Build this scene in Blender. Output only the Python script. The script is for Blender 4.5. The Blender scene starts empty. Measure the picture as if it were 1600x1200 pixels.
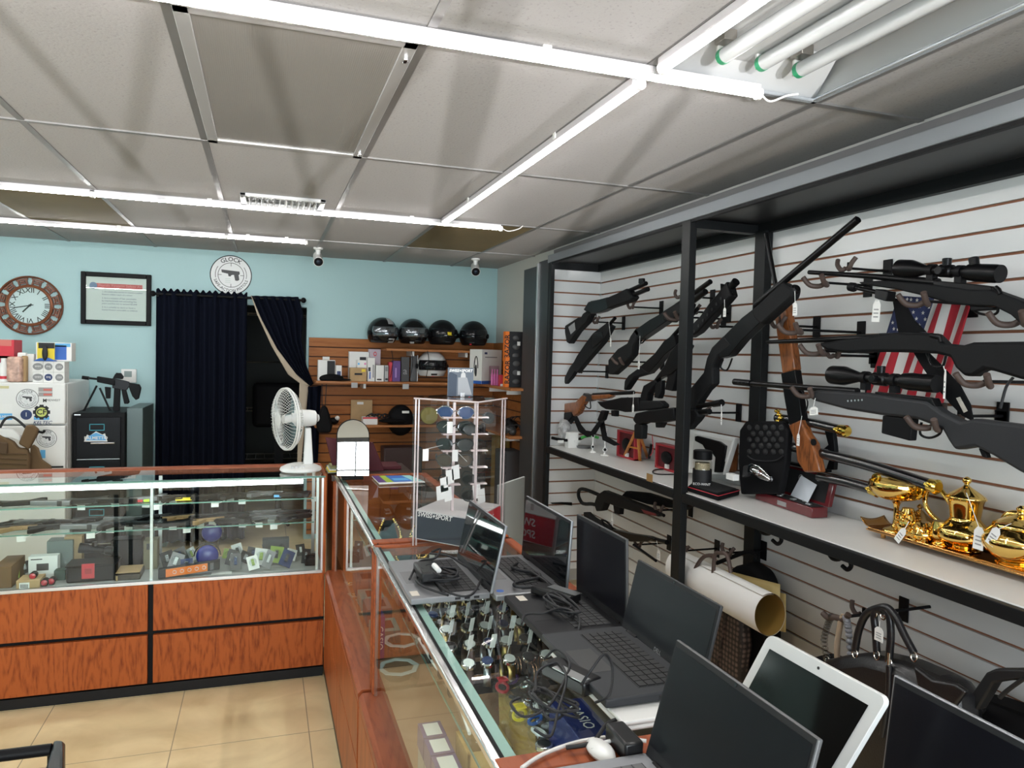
import bpy, bmesh, math, random
from mathutils import Vector, Matrix
random.seed(7)
S = bpy.context.scene
C = S.collection
R_ = math.radians
V = Vector

# ---------------------------------------------------------------- camera
FPX = 1147.9
YAW, PITCH, ROLL = 0.3257, -0.038, 0.0255
CAM = V((0, 0, 1.63))
_f = V((math.sin(YAW) * math.cos(PITCH), math.cos(YAW) * math.cos(PITCH), math.sin(PITCH)))
_r0 = V((math.cos(YAW), -math.sin(YAW), 0)); _u0 = _r0.cross(_f)
_r = _r0 * math.cos(ROLL) + _u0 * math.sin(ROLL)
_u = _u0 * math.cos(ROLL) - _r0 * math.sin(ROLL)
cd = bpy.data.cameras.new('camera'); cam = bpy.data.objects.new('camera', cd); C.objects.link(cam)
cam.matrix_world = Matrix(((_r.x, _u.x, -_f.x, 0), (_r.y, _u.y, -_f.y, 0), (_r.z, _u.z, -_f.z, CAM.z), (0, 0, 0, 1)))
cd.sensor_width = 36; cd.lens = 36 * FPX / 1600; cd.clip_start = 0.05
S.camera = cam

def at(px, py, **k):
    """the point of the room seen at a pixel of the photograph on the plane X=, Y= or Z="""
    d = _f + _r * ((px - 800) / FPX) - _u * ((py - 600) / FPX)
    (n, v), = k.items(); i = 'XYZ'.index(n)
    return CAM + d * ((v - CAM[i]) / d[i])

# ---------------------------------------------------------------- world, light, exposure
w = bpy.data.worlds.new('daylight'); S.world = w; S.cycles.transparent_max_bounces = 40; w.use_nodes = True
wn = w.node_tree.nodes; wl = w.node_tree.links
bg = wn['Background']; bg.inputs[0].default_value = (0.82, 0.91, 1.0, 1); bg.inputs[1].default_value = 3.2
S.view_settings.view_transform = 'Standard'; S.view_settings.look = 'None'
S.view_settings.exposure = 0.55; S.view_settings.gamma = 1.0; S.view_settings.use_curve_mapping = False

def light(name, kind, loc, target, energy, color, **k):
    l = bpy.data.lights.new(name, kind); o = bpy.data.objects.new(name, l); C.objects.link(o)
    o.location = loc; o.rotation_euler = (V(target) - V(loc)).to_track_quat('-Z', 'Y').to_euler()
    l.energy = energy; l.color = color
    for a, b in k.items(): setattr(l, a, b)
    return o
# daylight entering the shop windows behind the camera
light('window_daylight', 'AREA', (-0.4, -3.0, 1.35), (-0.2, 2.0, 1.4), 150, (0.90, 0.96, 1.0), shape='RECTANGLE', size=4.2, size_y=1.5)
# sun thrown back up through the window bars by the windscreens of the cars outside
light('windscreen_glint', 'SPOT', (-1.0, -6.0, -.1), (-.9, 2.2, 2.43), 2200, (1.0, 0.95, 0.92), spot_size=R_(34), spot_blend=0.3, shadow_soft_size=0.012)
light('bonnet_glint', 'SPOT', (1.2, -5.6, 0.0), (-.4, 3.2, 2.5), 1700, (1.0, 0.96, 0.95), spot_size=R_(30), spot_blend=0.3, shadow_soft_size=0.012)

# ---------------------------------------------------------------- materials
MT = {}
def mat(name, col, rough=0.5, metal=0.0, spec=None, emit=None, estr=0, coat=0, noise=None, bump=None, alpha=None):
    if name in MT: return MT[name]
    m = bpy.data.materials.new(name); m.use_nodes = True; MT[name] = m
    n = m.node_tree.nodes; l = m.node_tree.links; b = n['Principled BSDF']
    b.inputs['Base Color'].default_value = (*col, 1); b.inputs['Roughness'].default_value = rough
    b.inputs['Metallic'].default_value = metal
    if spec is not None: b.inputs['Specular IOR Level'].default_value = spec
    if emit: b.inputs['Emission Color'].default_value = (*emit, 1); b.inputs['Emission Strength'].default_value = estr
    if coat: b.inputs['Coat Weight'].default_value = coat; b.inputs['Coat Roughness'].default_value = 0.05
    if noise:
        sc, amt = noise
        tc = n.new('ShaderNodeTexCoord'); t = n.new('ShaderNodeTexNoise'); t.inputs['Scale'].default_value = sc; t.inputs['Detail'].default_value = 6
        cr = n.new('ShaderNodeValToRGB'); e = cr.color_ramp.elements
        e[0].position = 0.3; e[1].position = 0.7
        e[0].color = (*[max(0, c * (1 - amt)) for c in col], 1); e[1].color = (*[min(1, c * (1 + amt)) for c in col], 1)
        l.new(tc.outputs['Object'], t.inputs['Vector']); l.new(t.outputs['Fac'], cr.inputs[0]); l.new(cr.outputs[0], b.inputs['Base Color'])
    if bump:
        sc, st = bump
        tc = n.new('ShaderNodeTexCoord'); t = n.new('ShaderNodeTexNoise'); t.inputs['Scale'].default_value = sc; t.inputs['Detail'].default_value = 4
        bp = n.new('ShaderNodeBump'); bp.inputs['Strength'].default_value = st; bp.inputs['Distance'].default_value = 0.004
        l.new(tc.outputs['Object'], t.inputs['Vector']); l.new(t.outputs['Fac'], bp.inputs['Height']); l.new(bp.outputs[0], b.inputs['Normal'])
    return m

def glass(name, tint=(0.93, 0.97, 0.95), refl=1.0, rough=0.0):
    if name in MT: return MT[name]
    m = bpy.data.materials.new(name); m.use_nodes = True; MT[name] = m
    n = m.node_tree.nodes; l = m.node_tree.links; n.remove(n['Principled BSDF'])
    t = n.new('ShaderNodeBsdfTransparent'); t.inputs[0].default_value = (*tint, 1)
    g = n.new('ShaderNodeBsdfGlossy'); g.inputs['Roughness'].default_value = rough; g.inputs[0].default_value = (refl, refl, refl, 1)
    f = n.new('ShaderNodeFresnel'); f.inputs[0].default_value = 1.5
    ge = n.new('ShaderNodeNewGeometry'); iv = n.new('ShaderNodeMath'); iv.operation = 'SUBTRACT'; iv.inputs[0].default_value = 1.0; l.new(ge.outputs['Backfacing'], iv.inputs[1])
    mu = n.new('ShaderNodeMath'); mu.operation = 'MULTIPLY'; l.new(f.outputs[0], mu.inputs[0]); l.new(iv.outputs[0], mu.inputs[1])
    mx = n.new('ShaderNodeMixShader'); l.new(mu.outputs[0], mx.inputs[0]); l.new(t.outputs[0], mx.inputs[1]); l.new(g.outputs[0], mx.inputs[2])
    l.new(mx.outputs[0], n['Material Output'].inputs[0])
    return m

def wood(name, a, b, axis='X', scale=3.0, rough=0.42, coat=0.03, ring=9.0, st=.16, spec=.22):
    """laminate with cathedral grain running along one axis"""
    if name in MT: return MT[name]
    m = bpy.data.materials.new(name); m.use_nodes = True; MT[name] = m
    n = m.node_tree.nodes; l = m.node_tree.links; p = n['Principled BSDF']
    p.inputs['Roughness'].default_value = rough; p.inputs['Specular IOR Level'].default_value = spec; p.inputs['Coat Weight'].default_value = coat; p.inputs['Coat Roughness'].default_value = .15
    tc = n.new('ShaderNodeTexCoord'); mp = n.new('ShaderNodeMapping')
    s = {'X': (st, 1, 1), 'Y': (1, st, 1), 'Z': (1, 1, st)}[axis]
    mp.inputs['Scale'].default_value = [c * scale for c in s]
    nz = n.new('ShaderNodeTexNoise'); nz.inputs['Scale'].default_value = 1.6; nz.inputs['Detail'].default_value = 1.5
    mu = n.new('ShaderNodeMath'); mu.operation = 'MULTIPLY'; mu.inputs[1].default_value = ring
    fr = n.new('ShaderNodeMath'); fr.operation = 'PINGPONG'; fr.inputs[1].default_value = 0.5
    fine = n.new('ShaderNodeTexNoise'); fine.inputs['Scale'].default_value = 22; fine.inputs['Detail'].default_value = 5
    ad = n.new('ShaderNodeMath'); ad.operation = 'MULTIPLY_ADD'; ad.inputs[1].default_value = 0.8
    cr = n.new('ShaderNodeValToRGB'); e = cr.color_ramp.elements
    e[0].position = 0.15; e[0].color = (*b, 1); e[1].position = 0.62; e[1].color = (*a, 1)
    l.new(tc.outputs['Object'], mp.inputs[0]); l.new(mp.outputs[0], nz.inputs['Vector']); l.new(mp.outputs[0], fine.inputs['Vector'])
    l.new(nz.outputs['Fac'], mu.inputs[0]); l.new(mu.outputs[0], fr.inputs[0]); l.new(fr.outputs[0], ad.inputs[0]); l.new(fine.outputs['Fac'], ad.inputs[2])
    sb = n.new('ShaderNodeMath'); sb.operation = 'SUBTRACT'; sb.inputs[1].default_value = 0.15
    l.new(ad.outputs[0], sb.inputs[0]); l.new(sb.outputs[0], cr.inputs[0]); l.new(cr.outputs[0], p.inputs['Base Color'])
    return m

CH = ((0.40, 0.095, 0.020), (0.19, 0.034, 0.008))
M_cherryX = wood('cherry_laminate_h', *CH, axis='Z', scale=6.5, ring=11, coat=.05, st=.17)
M_cherryY = wood('cherry_laminate_side', (0.38, 0.095, 0.024), (0.24, 0.05, 0.012), axis='Z', scale=3.0, ring=6)
M_cherrytop = wood('cherry_edge', (0.34, 0.085, 0.03), (0.2, 0.042, 0.014), axis='Y', scale=5)
M_cherryX2 = wood('cherry_rail', (0.30, 0.085, 0.04), (0.19, 0.048, 0.02), axis='X', scale=5)
M_walnut = wood('walnut_stock', (0.26, 0.085, 0.025), (0.07, 0.022, 0.008), axis='Z', scale=9, ring=9, rough=.3, coat=.4)
M_black = mat('black_plastic', (0.005, 0.005, 0.006), 0.5, spec=.16)
M_matte = mat('matte_black', (0.005, 0.005, 0.006), 0.75, spec=.15)
M_steel = mat('gunmetal', (0.008, 0.008, 0.009), 0.3, 0.5, spec=.3)
M_poly = mat('polymer_stock', (0.007, 0.0075, 0.0085), 0.6, spec=.18, bump=(900, 0.25))
M_greypoly = mat('grey_polymer', (0.024, 0.025, 0.028), 0.55, spec=.25, bump=(900, 0.2))
M_white = mat('white_laminate', (0.72, 0.72, 0.70), 0.35)
M_wplast = mat('white_plastic', (0.78, 0.78, 0.76), 0.3)
M_paper = mat('white_paper', (0.8, 0.8, 0.78), 0.7)
M_alu = mat('aluminium', (0.62, 0.63, 0.64), 0.28, 1.0)
M_chrome = mat('chrome', (0.8, 0.8, 0.82), 0.08, 1.0)
M_gold = mat('gold_plate', (0.93, 0.62, 0.18), 0.08, 1.0)
M_brass = mat('yellow_brass', (0.85, 0.6, 0.12), 0.16, 1.0)
M_kraft = mat('kraft_card', (0.45, 0.30, 0.15), 0.75, noise=(14, .08))
M_frame = mat('black_powder_steel', (0.011, 0.012, 0.013), 0.45, 0.2, spec=.25)
M_glass = glass('counter_glass')
M_acry = glass('acrylic', (0.96, 0.955, 0.955), 1.0)
M_gedge = mat('glass_edge_green', (0.10, 0.24, 0.20), 0.12, spec=.8)
M_red = mat('red_plastic', (0.55, 0.02, 0.035), 0.35)
M_coat = mat('hook_brown_coat', (0.075, 0.05, 0.042), 0.6)
M_led = mat('led_strip', (1, 1, 1), 0.4, emit=(1.0, 0.985, 0.96), estr=42)

# ---------------------------------------------------------------- mesh builder
class MB:
    def __init__(s): s.bm = bmesh.new(); s.mi = 0
    def _f(s, vs):
        try: f = s.bm.faces.new(vs); f.material_index = s.mi; return f
        except ValueError: return None
    def hexa(s, p):  # 8 points: bottom loop then top loop
        v = [s.bm.verts.new(q) for q in p]
        for a in ((3, 2, 1, 0), (4, 5, 6, 7), (0, 1, 5, 4), (1, 2, 6, 5), (2, 3, 7, 6), (3, 0, 4, 7)): s._f([v[i] for i in a])
        return s
    def box(s, a, b):
        x0, x1 = sorted((a[0], b[0])); y0, y1 = sorted((a[1], b[1])); z0, z1 = sorted((a[2], b[2]))
        return s.hexa([(x0, y0, z0), (x1, y0, z0), (x1, y1, z0), (x0, y1, z0), (x0, y0, z1), (x1, y0, z1), (x1, y1, z1), (x0, y1, z1)])
    def obb(s, c, ax, ay, az):  # centre and three half axes
        c = V(c); ax, ay, az = V(ax), V(ay), V(az)
        return s.hexa([c - ax - ay - az, c + ax - ay - az, c + ax + ay - az, c - ax + ay - az, c - ax - ay + az, c + ax - ay + az, c + ax + ay + az, c - ax + ay + az])
    def poly(s, pts, off):  # extrude an outline by a vector
        off = V(off); a = [s.bm.verts.new(p) for p in pts]; b = [s.bm.verts.new(V(p) + off) for p in pts]
        s._f(list(reversed(a))); s._f(b); n = len(a)
        for i in range(n): s._f([a[i], a[(i + 1) % n], b[(i + 1) % n], b[i]])
        return s
    def tube(s, pts, r, n=10, cap=True, closed=False):
        pts = [V(p) for p in pts]; rs = r if isinstance(r, (list, tuple)) else [r] * len(pts)
        m = len(pts); rings = []; up = None
        for i, p in enumerate(pts):
            if closed: d = pts[(i + 1) % m] - pts[i - 1]
            else: d = pts[min(i + 1, m - 1)] - pts[max(i - 1, 0)]
            if d.length < 1e-9: d = V((0, 0, 1))
            d.normalize()
            if up is None:
                up = V((0, 0, 1)) if abs(d.z) < .9 else V((1, 0, 0))
            sd = d.cross(up)
            if sd.length < 1e-6: sd = d.cross(V((0, 1, 0)))
            sd.normalize(); up = sd.cross(d).normalized()
            rings.append([s.bm.verts.new(p + (sd * math.cos(2 * math.pi * k / n) + up * math.sin(2 * math.pi * k / n)) * rs[i]) for k in range(n)])
        for i in range(m if closed else m - 1):
            A, B = rings[i], rings[(i + 1) % m]
            for k in range(n): s._f([A[k], A[(k + 1) % n], B[(k + 1) % n], B[k]])
        if cap and not closed: s._f(list(reversed(rings[0]))); s._f(rings[-1])
        return s
    def lathe(s, p, axis, prof, n=24, sx=1.0, cap=True):
        """prof: (distance along axis, radius)"""
        p = V(p); d = V(axis).normalized(); up = V((0, 0, 1)) if abs(d.z) < .9 else V((1, 0, 0))
        a = d.cross(up).normalized(); b = a.cross(d).normalized(); rings = []
        for t, r in prof:
            rings.append([s.bm.verts.new(p + d * t + (a * math.cos(2 * math.pi * k / n) * sx + b * math.sin(2 * math.pi * k / n)) * max(r, 1e-5)) for k in range(n)])
        for i in range(len(rings) - 1):
            A, B = rings[i], rings[i + 1]
            for k in range(n): s._f([A[k], A[(k + 1) % n], B[(k + 1) % n], B[k]])
        if cap: s._f(list(reversed(rings[0]))); s._f(rings[-1])
        return s
    def ball(s, c, r, n=16, m=10, R=None):
        c = V(c); r = (r, r, r) if not isinstance(r, (tuple, list)) else r
        rows = []
        for i in range(m + 1):
            t = math.pi * i / m
            if i in (0, m):
                q = V((0, 0, r[2] * math.cos(t))); q = R @ q if R else q
                rows.append([s.bm.verts.new(c + q)])
            else:
                row = []
                for k in range(n):
                    a = 2 * math.pi * k / n
                    q = V((r[0] * math.sin(t) * math.cos(a), r[1] * math.sin(t) * math.sin(a), r[2] * math.cos(t)))
                    row.append(s.bm.verts.new(c + (R @ q if R else q)))
                rows.append(row)
        for k in range(n):
            s._f([rows[0][0], rows[1][k], rows[1][(k + 1) % n]]); s._f([rows[m][0], rows[m - 1][(k + 1) % n], rows[m - 1][k]])
            for i in range(1, m - 1): s._f([rows[i][k], rows[i + 1][k], rows[i + 1][(k + 1) % n], rows[i][(k + 1) % n]])
        return s
    def grid(s, fn, nu, nv, off=None):
        """a sheet fn(u,v) with an optional thickness"""
        g = [[s.bm.verts.new(fn(i / nu, j / nv)) for j in range(nv + 1)] for i in range(nu + 1)]
        for i in range(nu):
            for j in range(nv): s._f([g[i][j], g[i + 1][j], g[i + 1][j + 1], g[i][j + 1]])
        return s
    def build(s, name, mats, parent=None, bevel=0, smooth=None, solid=0, subsurf=0, seg=2, recalc=True):
        me = bpy.data.meshes.new(name)
        if recalc: bmesh.ops.recalc_face_normals(s.bm, faces=s.bm.faces)
        org = root_loc(parent)
        if org is not None: bmesh.ops.translate(s.bm, verts=s.bm.verts, vec=-org)
        s.bm.to_mesh(me); s.bm.free()
        for m in (mats if isinstance(mats, (list, tuple)) else [mats]): me.materials.append(m)
        o = bpy.data.objects.new(name, me); C.objects.link(o)
        if parent: o.parent = parent
        if smooth is None: smooth = True
        if smooth:
            for p in me.polygons: p.use_smooth = True
            try: me.set_sharp_from_angle(angle=R_(38))
            except Exception: pass
        if solid:
            md = o.modifiers.new('solid', 'SOLIDIFY'); md.thickness = solid; md.offset = 0
        if bevel:
            md = o.modifiers.new('bevel', 'BEVEL'); md.width = bevel; md.segments = seg; md.limit_method = 'ANGLE'; md.angle_limit = R_(35)
        if subsurf:
            md = o.modifiers.new('sub', 'SUBSURF'); md.levels = subsurf; md.render_levels = subsurf
        return o

def root_loc(p):
    while p is not None and p.parent is not None: p = p.parent
    return None if p is None else V(p.location)

def tag(o, label=None, cat=None, group=None, kind=None):
    if label: o['label'] = label
    if cat: o['category'] = cat
    if group: o['group'] = group
    if kind: o['kind'] = kind
    return o
def thing(name, label, cat, loc, group=None):
    o = bpy.data.objects.new(name, None); C.objects.link(o); o.location = V(loc); o.empty_display_size = .05
    return tag(o, label, cat, group)
def struct(o): o['kind'] = 'structure'; return o
def copy_tree(o, parent=None):
    c = o.copy(); C.objects.link(c)
    if parent: c.parent = parent
    for ch in [x for x in bpy.data.objects if x.parent is o]: copy_tree(ch, c)
    return c
def clone(src, loc, rz=None, label=None, group=None, scale=None, rot=None):
    c = copy_tree(src); c.location = V(loc)
    if rz is not None: c.rotation_euler = (0, 0, rz)
    if rot is not None: c.rotation_euler = rot
    if label: c['label'] = label
    if group: c['group'] = group
    if scale: c.scale = (scale,) * 3 if not isinstance(scale, tuple) else scale
    return c
def smoothpath(pts, k=6, closed=False):
    pts = [V(p) for p in pts]; out = []; n = len(pts)
    rng = range(n) if closed else range(n - 1)
    for i in rng:
        if closed: p0, p1, p2, p3 = pts[i - 1], pts[i], pts[(i + 1) % n], pts[(i + 2) % n]
        else: p0, p1, p2, p3 = pts[max(i - 1, 0)], pts[i], pts[i + 1], pts[min(i + 2, n - 1)]
        for j in range(k):
            t = j / k
            out.append(0.5 * ((2 * p1) + (p2 - p0) * t + (2 * p0 - 5 * p1 + 4 * p2 - p3) * t * t + (3 * p1 - p0 - 3 * p2 + p3) * t ** 3))
    if not closed: out.append(pts[-1])
    return out

_tc = {}
def text(s, size, origin, right, up, material, parent=None, name='lettering', align='CENTER', depth=0.0004, shear=0.0, circle=None, bold=0.0):
    """lettering lying on a surface; circle=(radius, start angle, direction) bends it round a centre"""
    right = V(right).normalized(); up = V(up).normalized(); nrm = right.cross(up); origin = V(origin)
    key = (s, align, shear, bold)
    cu = bpy.data.curves.new('t', 'FONT'); cu.body = s; cu.size = 1; cu.align_x = align; cu.align_y = 'CENTER'; cu.shear = shear; cu.offset = bold
    cu.resolution_u = 2
    to = bpy.data.objects.new('t', cu); C.objects.link(to)
    me = bpy.data.meshes.new_from_object(to)
    bpy.data.objects.remove(to); bpy.data.curves.remove(cu)
    org = root_loc(parent) or V((0, 0, 0))
    for v in me.vertices:
        x, y = v.co.x * size, v.co.y * size
        if circle:
            r, a0, dr = circle
            a = a0 - dr * x / r; rr = r + dr * y
            x, y = rr * math.cos(a), rr * math.sin(a)
        v.co = origin + right * x + up * y + nrm * depth - org
    me.name = name; me.materials.clear(); me.materials.append(material)
    o = bpy.data.objects.new(name, me); C.objects.link(o)
    if parent: o.parent = parent
    return o
# ================================================================= THE ROOM
CZ = 2.4355; XW = 2.04; YB = 6.54; GX = 0.6096; GX0 = -0.8386; GY0 = 3.11; GY = 1.222
XR = 2.26; YA = 4.782; ZG = 1.63 + 0.5347; GS = 0.0831
XL = -3.3; YF = -2.6

def floor_mat():
    m = bpy.data.materials.new('floor_tile'); m.use_nodes = True; n = m.node_tree.nodes; l = m.node_tree.links; p = n['Principled BSDF']
    tc = n.new('ShaderNodeTexCoord'); mp = n.new('ShaderNodeMapping'); mp.inputs['Location'].default_value = (0.34, -3.19 + .54 * 6, 0)
    br = n.new('ShaderNodeTexBrick'); br.offset = 0; br.squash = 1; br.inputs['Scale'].default_value = 1
    br.inputs['Brick Width'].default_value = .54; br.inputs['Row Height'].default_value = .54; br.inputs['Mortar Size'].default_value = .0022
    br.inputs['Mortar Smooth'].default_value = .3
    nz = n.new('ShaderNodeTexNoise'); nz.inputs['Scale'].default_value = 2.4; nz.inputs['Detail'].default_value = 9; nz.inputs['Distortion'].default_value = 1.6
    cr = n.new('ShaderNodeValToRGB'); e = cr.color_ramp.elements; e[0].position = .3; e[1].position = .72
    e[0].color = (0.66, 0.50, 0.27, 1); e[1].color = (0.88, 0.71, 0.43, 1)
    mx = n.new('ShaderNodeMixRGB'); mx.inputs[2].default_value = (0.30, 0.23, 0.14, 1)
    l.new(tc.outputs['Object'], mp.inputs[0]); l.new(mp.outputs[0], br.inputs['Vector']); l.new(tc.outputs['Object'], nz.inputs['Vector'])
    l.new(nz.outputs['Fac'], cr.inputs[0]); l.new(br.outputs['Fac'], mx.inputs[0]); l.new(cr.outputs[0], mx.inputs[1]); l.new(mx.outputs[0], p.inputs['Base Color'])
    p.inputs['Roughness'].default_value = .38
    return m
def ceil_mat():
    m = bpy.data.materials.new('ceiling_tile'); m.use_nodes = True; n = m.node_tree.nodes; l = m.node_tree.links; p = n['Principled BSDF']
    tc = n.new('ShaderNodeTexCoord')
    a = n.new('ShaderNodeTexNoise'); a.inputs['Scale'].default_value = 110; a.inputs['Detail'].default_value = 5
    vo = n.new('ShaderNodeTexVoronoi'); vo.inputs['Scale'].default_value = 65
    cr = n.new('ShaderNodeValToRGB'); e = cr.color_ramp.elements; e[0].position = .30; e[0].color = (0.29, 0.283, 0.28, 1); e[1].position = .42; e[1].color = (0.37, 0.362, 0.362, 1)
    bp = n.new('ShaderNodeBump'); bp.inputs['Strength'].default_value = .35; bp.inputs['Distance'].default_value = .003
    l.new(tc.outputs['Object'], a.inputs['Vector']); l.new(tc.outputs['Object'], vo.inputs['Vector']); l.new(a.outputs['Fac'], cr.inputs[0]); l.new(a.outputs['Fac'], bp.inputs['Height'])
    l.new(cr.outputs[0], p.inputs['Base Color']); l.new(bp.outputs[0], p.inputs['Normal']); p.inputs['Roughness'].default_value = .85
    return m
M_teal = mat('teal_paint', (0.37, 0.56, 0.575), 0.5, bump=(60, .12))
M_cream = mat('cream_paint', (0.62, 0.61, 0.57), 0.6, bump=(60, .12))
M_ceil = ceil_mat()
M_grid = mat('t_bar', (0.24, 0.235, 0.23), 0.4, 0.5)
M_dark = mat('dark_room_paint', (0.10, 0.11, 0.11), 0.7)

struct(MB().box((XL - .1, YF - .1, -.08), (2.5, 9.0, 0)).build('floor', floor_mat(), smooth=False))
# ceiling: open where the bare fitting is set into it
cx0, cx1, cy1 = GX0 + 4 * GX - GX, GX0 + 4 * GX, GY0 - GY      # lamp bay
b = MB(); zt = CZ + .14
b.box((XL - .1, cy1, CZ), (2.5, 9.0, zt)); b.box((XL - .1, cy1 - GY, CZ), (cx0, cy1, zt)); b.box((cx1, cy1 - GY, CZ), (2.5, cy1, zt)); b.box((XL - .1, YF - .1, CZ), (2.5, cy1 - GY, zt))
b.box((cx0, cy1 - GY, zt - .03), (cx1, cy1, zt))
struct(b.build('ceiling', M_ceil, smooth=False))
b = MB()
for i in range(-4, 6):
    x = GX0 + GX * i
    if x < XW + .1: b.box((x - .012, YF, CZ - .005), (x + .012, YB, CZ + .0005))
for j in range(-4, 3):
    y = GY0 + GY * j
    xx = XW
    b.box((XL, y - .012, CZ - .006), (xx, y + .012, CZ + .0005))
struct(b.build('trim_1', M_grid, smooth=False))

# back wall with the curtained doorway
D0, D1, DZ = -.74, .34, 2.0
b = MB(); b.box((XL, YB, 0), (D0, YB + .12, CZ)); b.box((D1, YB, 0), (XW, YB + .12, CZ)); b.box((D0, YB, DZ), (D1, YB + .12, CZ))
struct(b.build('wall_back', M_teal, smooth=False))
# the dim back room seen past the curtain
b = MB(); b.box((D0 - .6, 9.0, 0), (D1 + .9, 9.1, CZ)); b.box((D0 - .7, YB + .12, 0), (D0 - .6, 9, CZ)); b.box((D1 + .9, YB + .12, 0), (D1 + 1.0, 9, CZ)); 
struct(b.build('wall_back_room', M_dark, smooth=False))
# right wall: plain beyond the display, set back behind it
b = MB(); b.box((XW, YA + .12, 0), (XW + .3, YB, CZ)); b.box((XW, YF, 2.30), (XW + .46, YA + .12, CZ)); b.box((XR + .03, YF, 0), (2.5, YA + .12, 2.30))
struct(b.build('wall_right', M_cream, smooth=False))
struct(MB().box((XL - .1, YF, 0), (XL, YB, CZ)).build('wall_left', M_teal, smooth=False))
# front wall with the shop window behind the camera
WX0, WX1, WZ0, WZ1 = -2.6, 1.9, .55, 2.12
b = MB(); b.box((XL, YF - .1, 0), (2.5, YF, WZ0)); b.box((XL, YF - .1, WZ1), (2.5, YF, CZ)); b.box((XL, YF - .1, WZ0), (WX0, YF, WZ1)); b.box((WX1, YF - .1, WZ0), (2.5, YF, WZ1))
struct(b.build('wall_front', M_cream, smooth=False))
b = MB(); n = 6
for i in range(n + 1):
    x = WX0 + (WX1 - WX0) * i / n; b.box((x - .022, YF - .09, WZ0), (x + .022, YF - .02, WZ1))
for z in (WZ0 + .03, WZ1 - .03): b.box((WX0, YF - .09, z - .03), (WX1, YF - .02, z + .03))
for i in range(3 * n + 1):
    x = WX0 + (WX1 - WX0) * i / (3 * n); b.box((x - .009, YF - .15, WZ0), (x + .009, YF - .12, WZ1))
for z in (1.1, 1.7): b.box((WX0, YF - .155, z - .012), (WX1, YF - .135, z + .012))
wf = struct(b.build('window_1', mat('window_frame', (.05, .05, .05), .5), smooth=False))
MB().box((WX0, YF - .06, WZ0), (WX1, YF - .055, WZ1)).build('pane', glass('window_glass', (.97, .98, .98)), wf, smooth=False)
# strip where the ceiling meets the right wall
struct(MB().box((XW - .012, YF, CZ - .03), (XW, YA + .3, CZ - .002)).build('trim_2', mat('wall_angle', (.55, .54, .51), .5), smooth=False))

# ---- slatwall panels
def slatwall(fn, z0, z1, zg, m_board, m_groove, name, length, kind=True, gh=.0052):
    """fn(s, depth, z) -> point ; boards between grooves, groove back set in"""
    b = MB(); zs = []
    z = zg
    while z < z1: z += GS
    edges = [z1]; z -= GS
    while z > z0 + .01:
        edges += [z + gh, z - gh]; z -= GS
    edges.append(z0)
    for i in range(0, len(edges), 2):
        hi, lo = edges[i], edges[i + 1]
        if hi - lo < .004: continue
        b.hexa([fn(0, 0, lo), fn(length, 0, lo), fn(length, .018, lo), fn(0, .018, lo), fn(0, 0, hi), fn(length, 0, hi), fn(length, .018, hi), fn(0, .018, hi)])
    b.mi = 1
    b.hexa([fn(0, .012, z0), fn(length, .012, z0), fn(length, .026, z0), fn(0, .026, z0), fn(0, .012, z1), fn(length, .012, z1), fn(length, .026, z1), fn(0, .026, z1)])
    return struct(b.build(name, [m_board, m_groove], smooth=False))
M_slatw = mat('white_slat', (0.66, 0.67, 0.67), 0.28)
M_groove = mat('mdf_groove', (0.26, 0.105, 0.055), 0.8)
slatwall(lambda s, d, z: (XR + d, -1.5 + s, z), .12, 2.25, ZG, M_slatw, M_groove, 'wall_slat_right', YA + 1.5)
slatwall(lambda s, d, z: (1.885 + s, YA + d, z), .12, 2.25, ZG + .001, M_slatw, M_groove, 'wall_slat_end', XR - 1.885)
M_slatb = wood('brown_slat', (0.36, 0.135, 0.042), (0.27, 0.095, 0.028), axis='X', scale=3, rough=.55, spec=.12)
M_grb = mat('brown_groove', (0.06, 0.022, 0.01), 0.8)
slatwall(lambda s, d, z: (.36 + s, YB - .03 + d, z), .05, 1.745, 1.745 - GS * .95, M_slatb, M_grb, 'wall_slat_back', XW - .38)
slatwall(lambda s, d, z: (XW - .03 + d, YA + .35 + s, z), .05, 1.745, 1.745 - GS * .95, M_slatb, M_grb, 'wall_slat_side', YB - YA - .38)

# ================================================================= CEILING FITTINGS
def led(p0, p1, label, so=.006, rr=.0105, group='slim strip lights on the ceiling', cut=None):
    p0, p1 = V(p0), V(p1); d = (p1 - p0).normalized(); sd = V((-d.y, d.x, 0))
    t = thing('strip_light', label, 'light', (p0 + p1) / 2 + V((0, 0, .022)), group)
    L = (p1 - p0).length
    b = MB(); c = (p0 + p1) / 2
    b.obb(c + V((0, 0, .010)), d * (L / 2), sd * .021, V((0, 0, .011))); b.build('housing', mat('strip_housing', (.62, .60, .62), .35, .2), t, bevel=.002)
    b = MB(); n = 10; prof = [(sd * math.cos(a) * rr + V((0, 0, -abs(math.sin(a)) * rr + .001)) + sd * so) for a in [math.pi * k / n for k in range(n + 1)]]
    b.poly([p0 + q for q in prof], p1 - p0); b.build('diffuser', M_led, t)
    for e, s in ((p0, -1), (p1, 1)):
        MB().lathe(e, d * s, [(0, .017), (.012, .017), (.016, .012)], 14).build('end_cap', M_wplast, t)
    k = max(2, int(L / 1.1))
    for i in range(k):
        q = p0 + (p1 - p0) * ((i + .5) / k)
        b = MB(); b.obb(q + V((0, 0, .016)), d * .012, sd * .024, V((0, 0, .011))); b.build('clip', M_wplast, t, bevel=.001)
    return t
zl = CZ - .026
yA = 1.83
led((-1.3, yA, zl), (1.345, yA, zl), 'long strip light across the ceiling nearest the camera, running left to right')
led((1.0, yA - 1.95, zl), (1.0, yA - .07, zl), 'strip light beside the open tube fitting at the top right', so=-.006)
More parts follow.
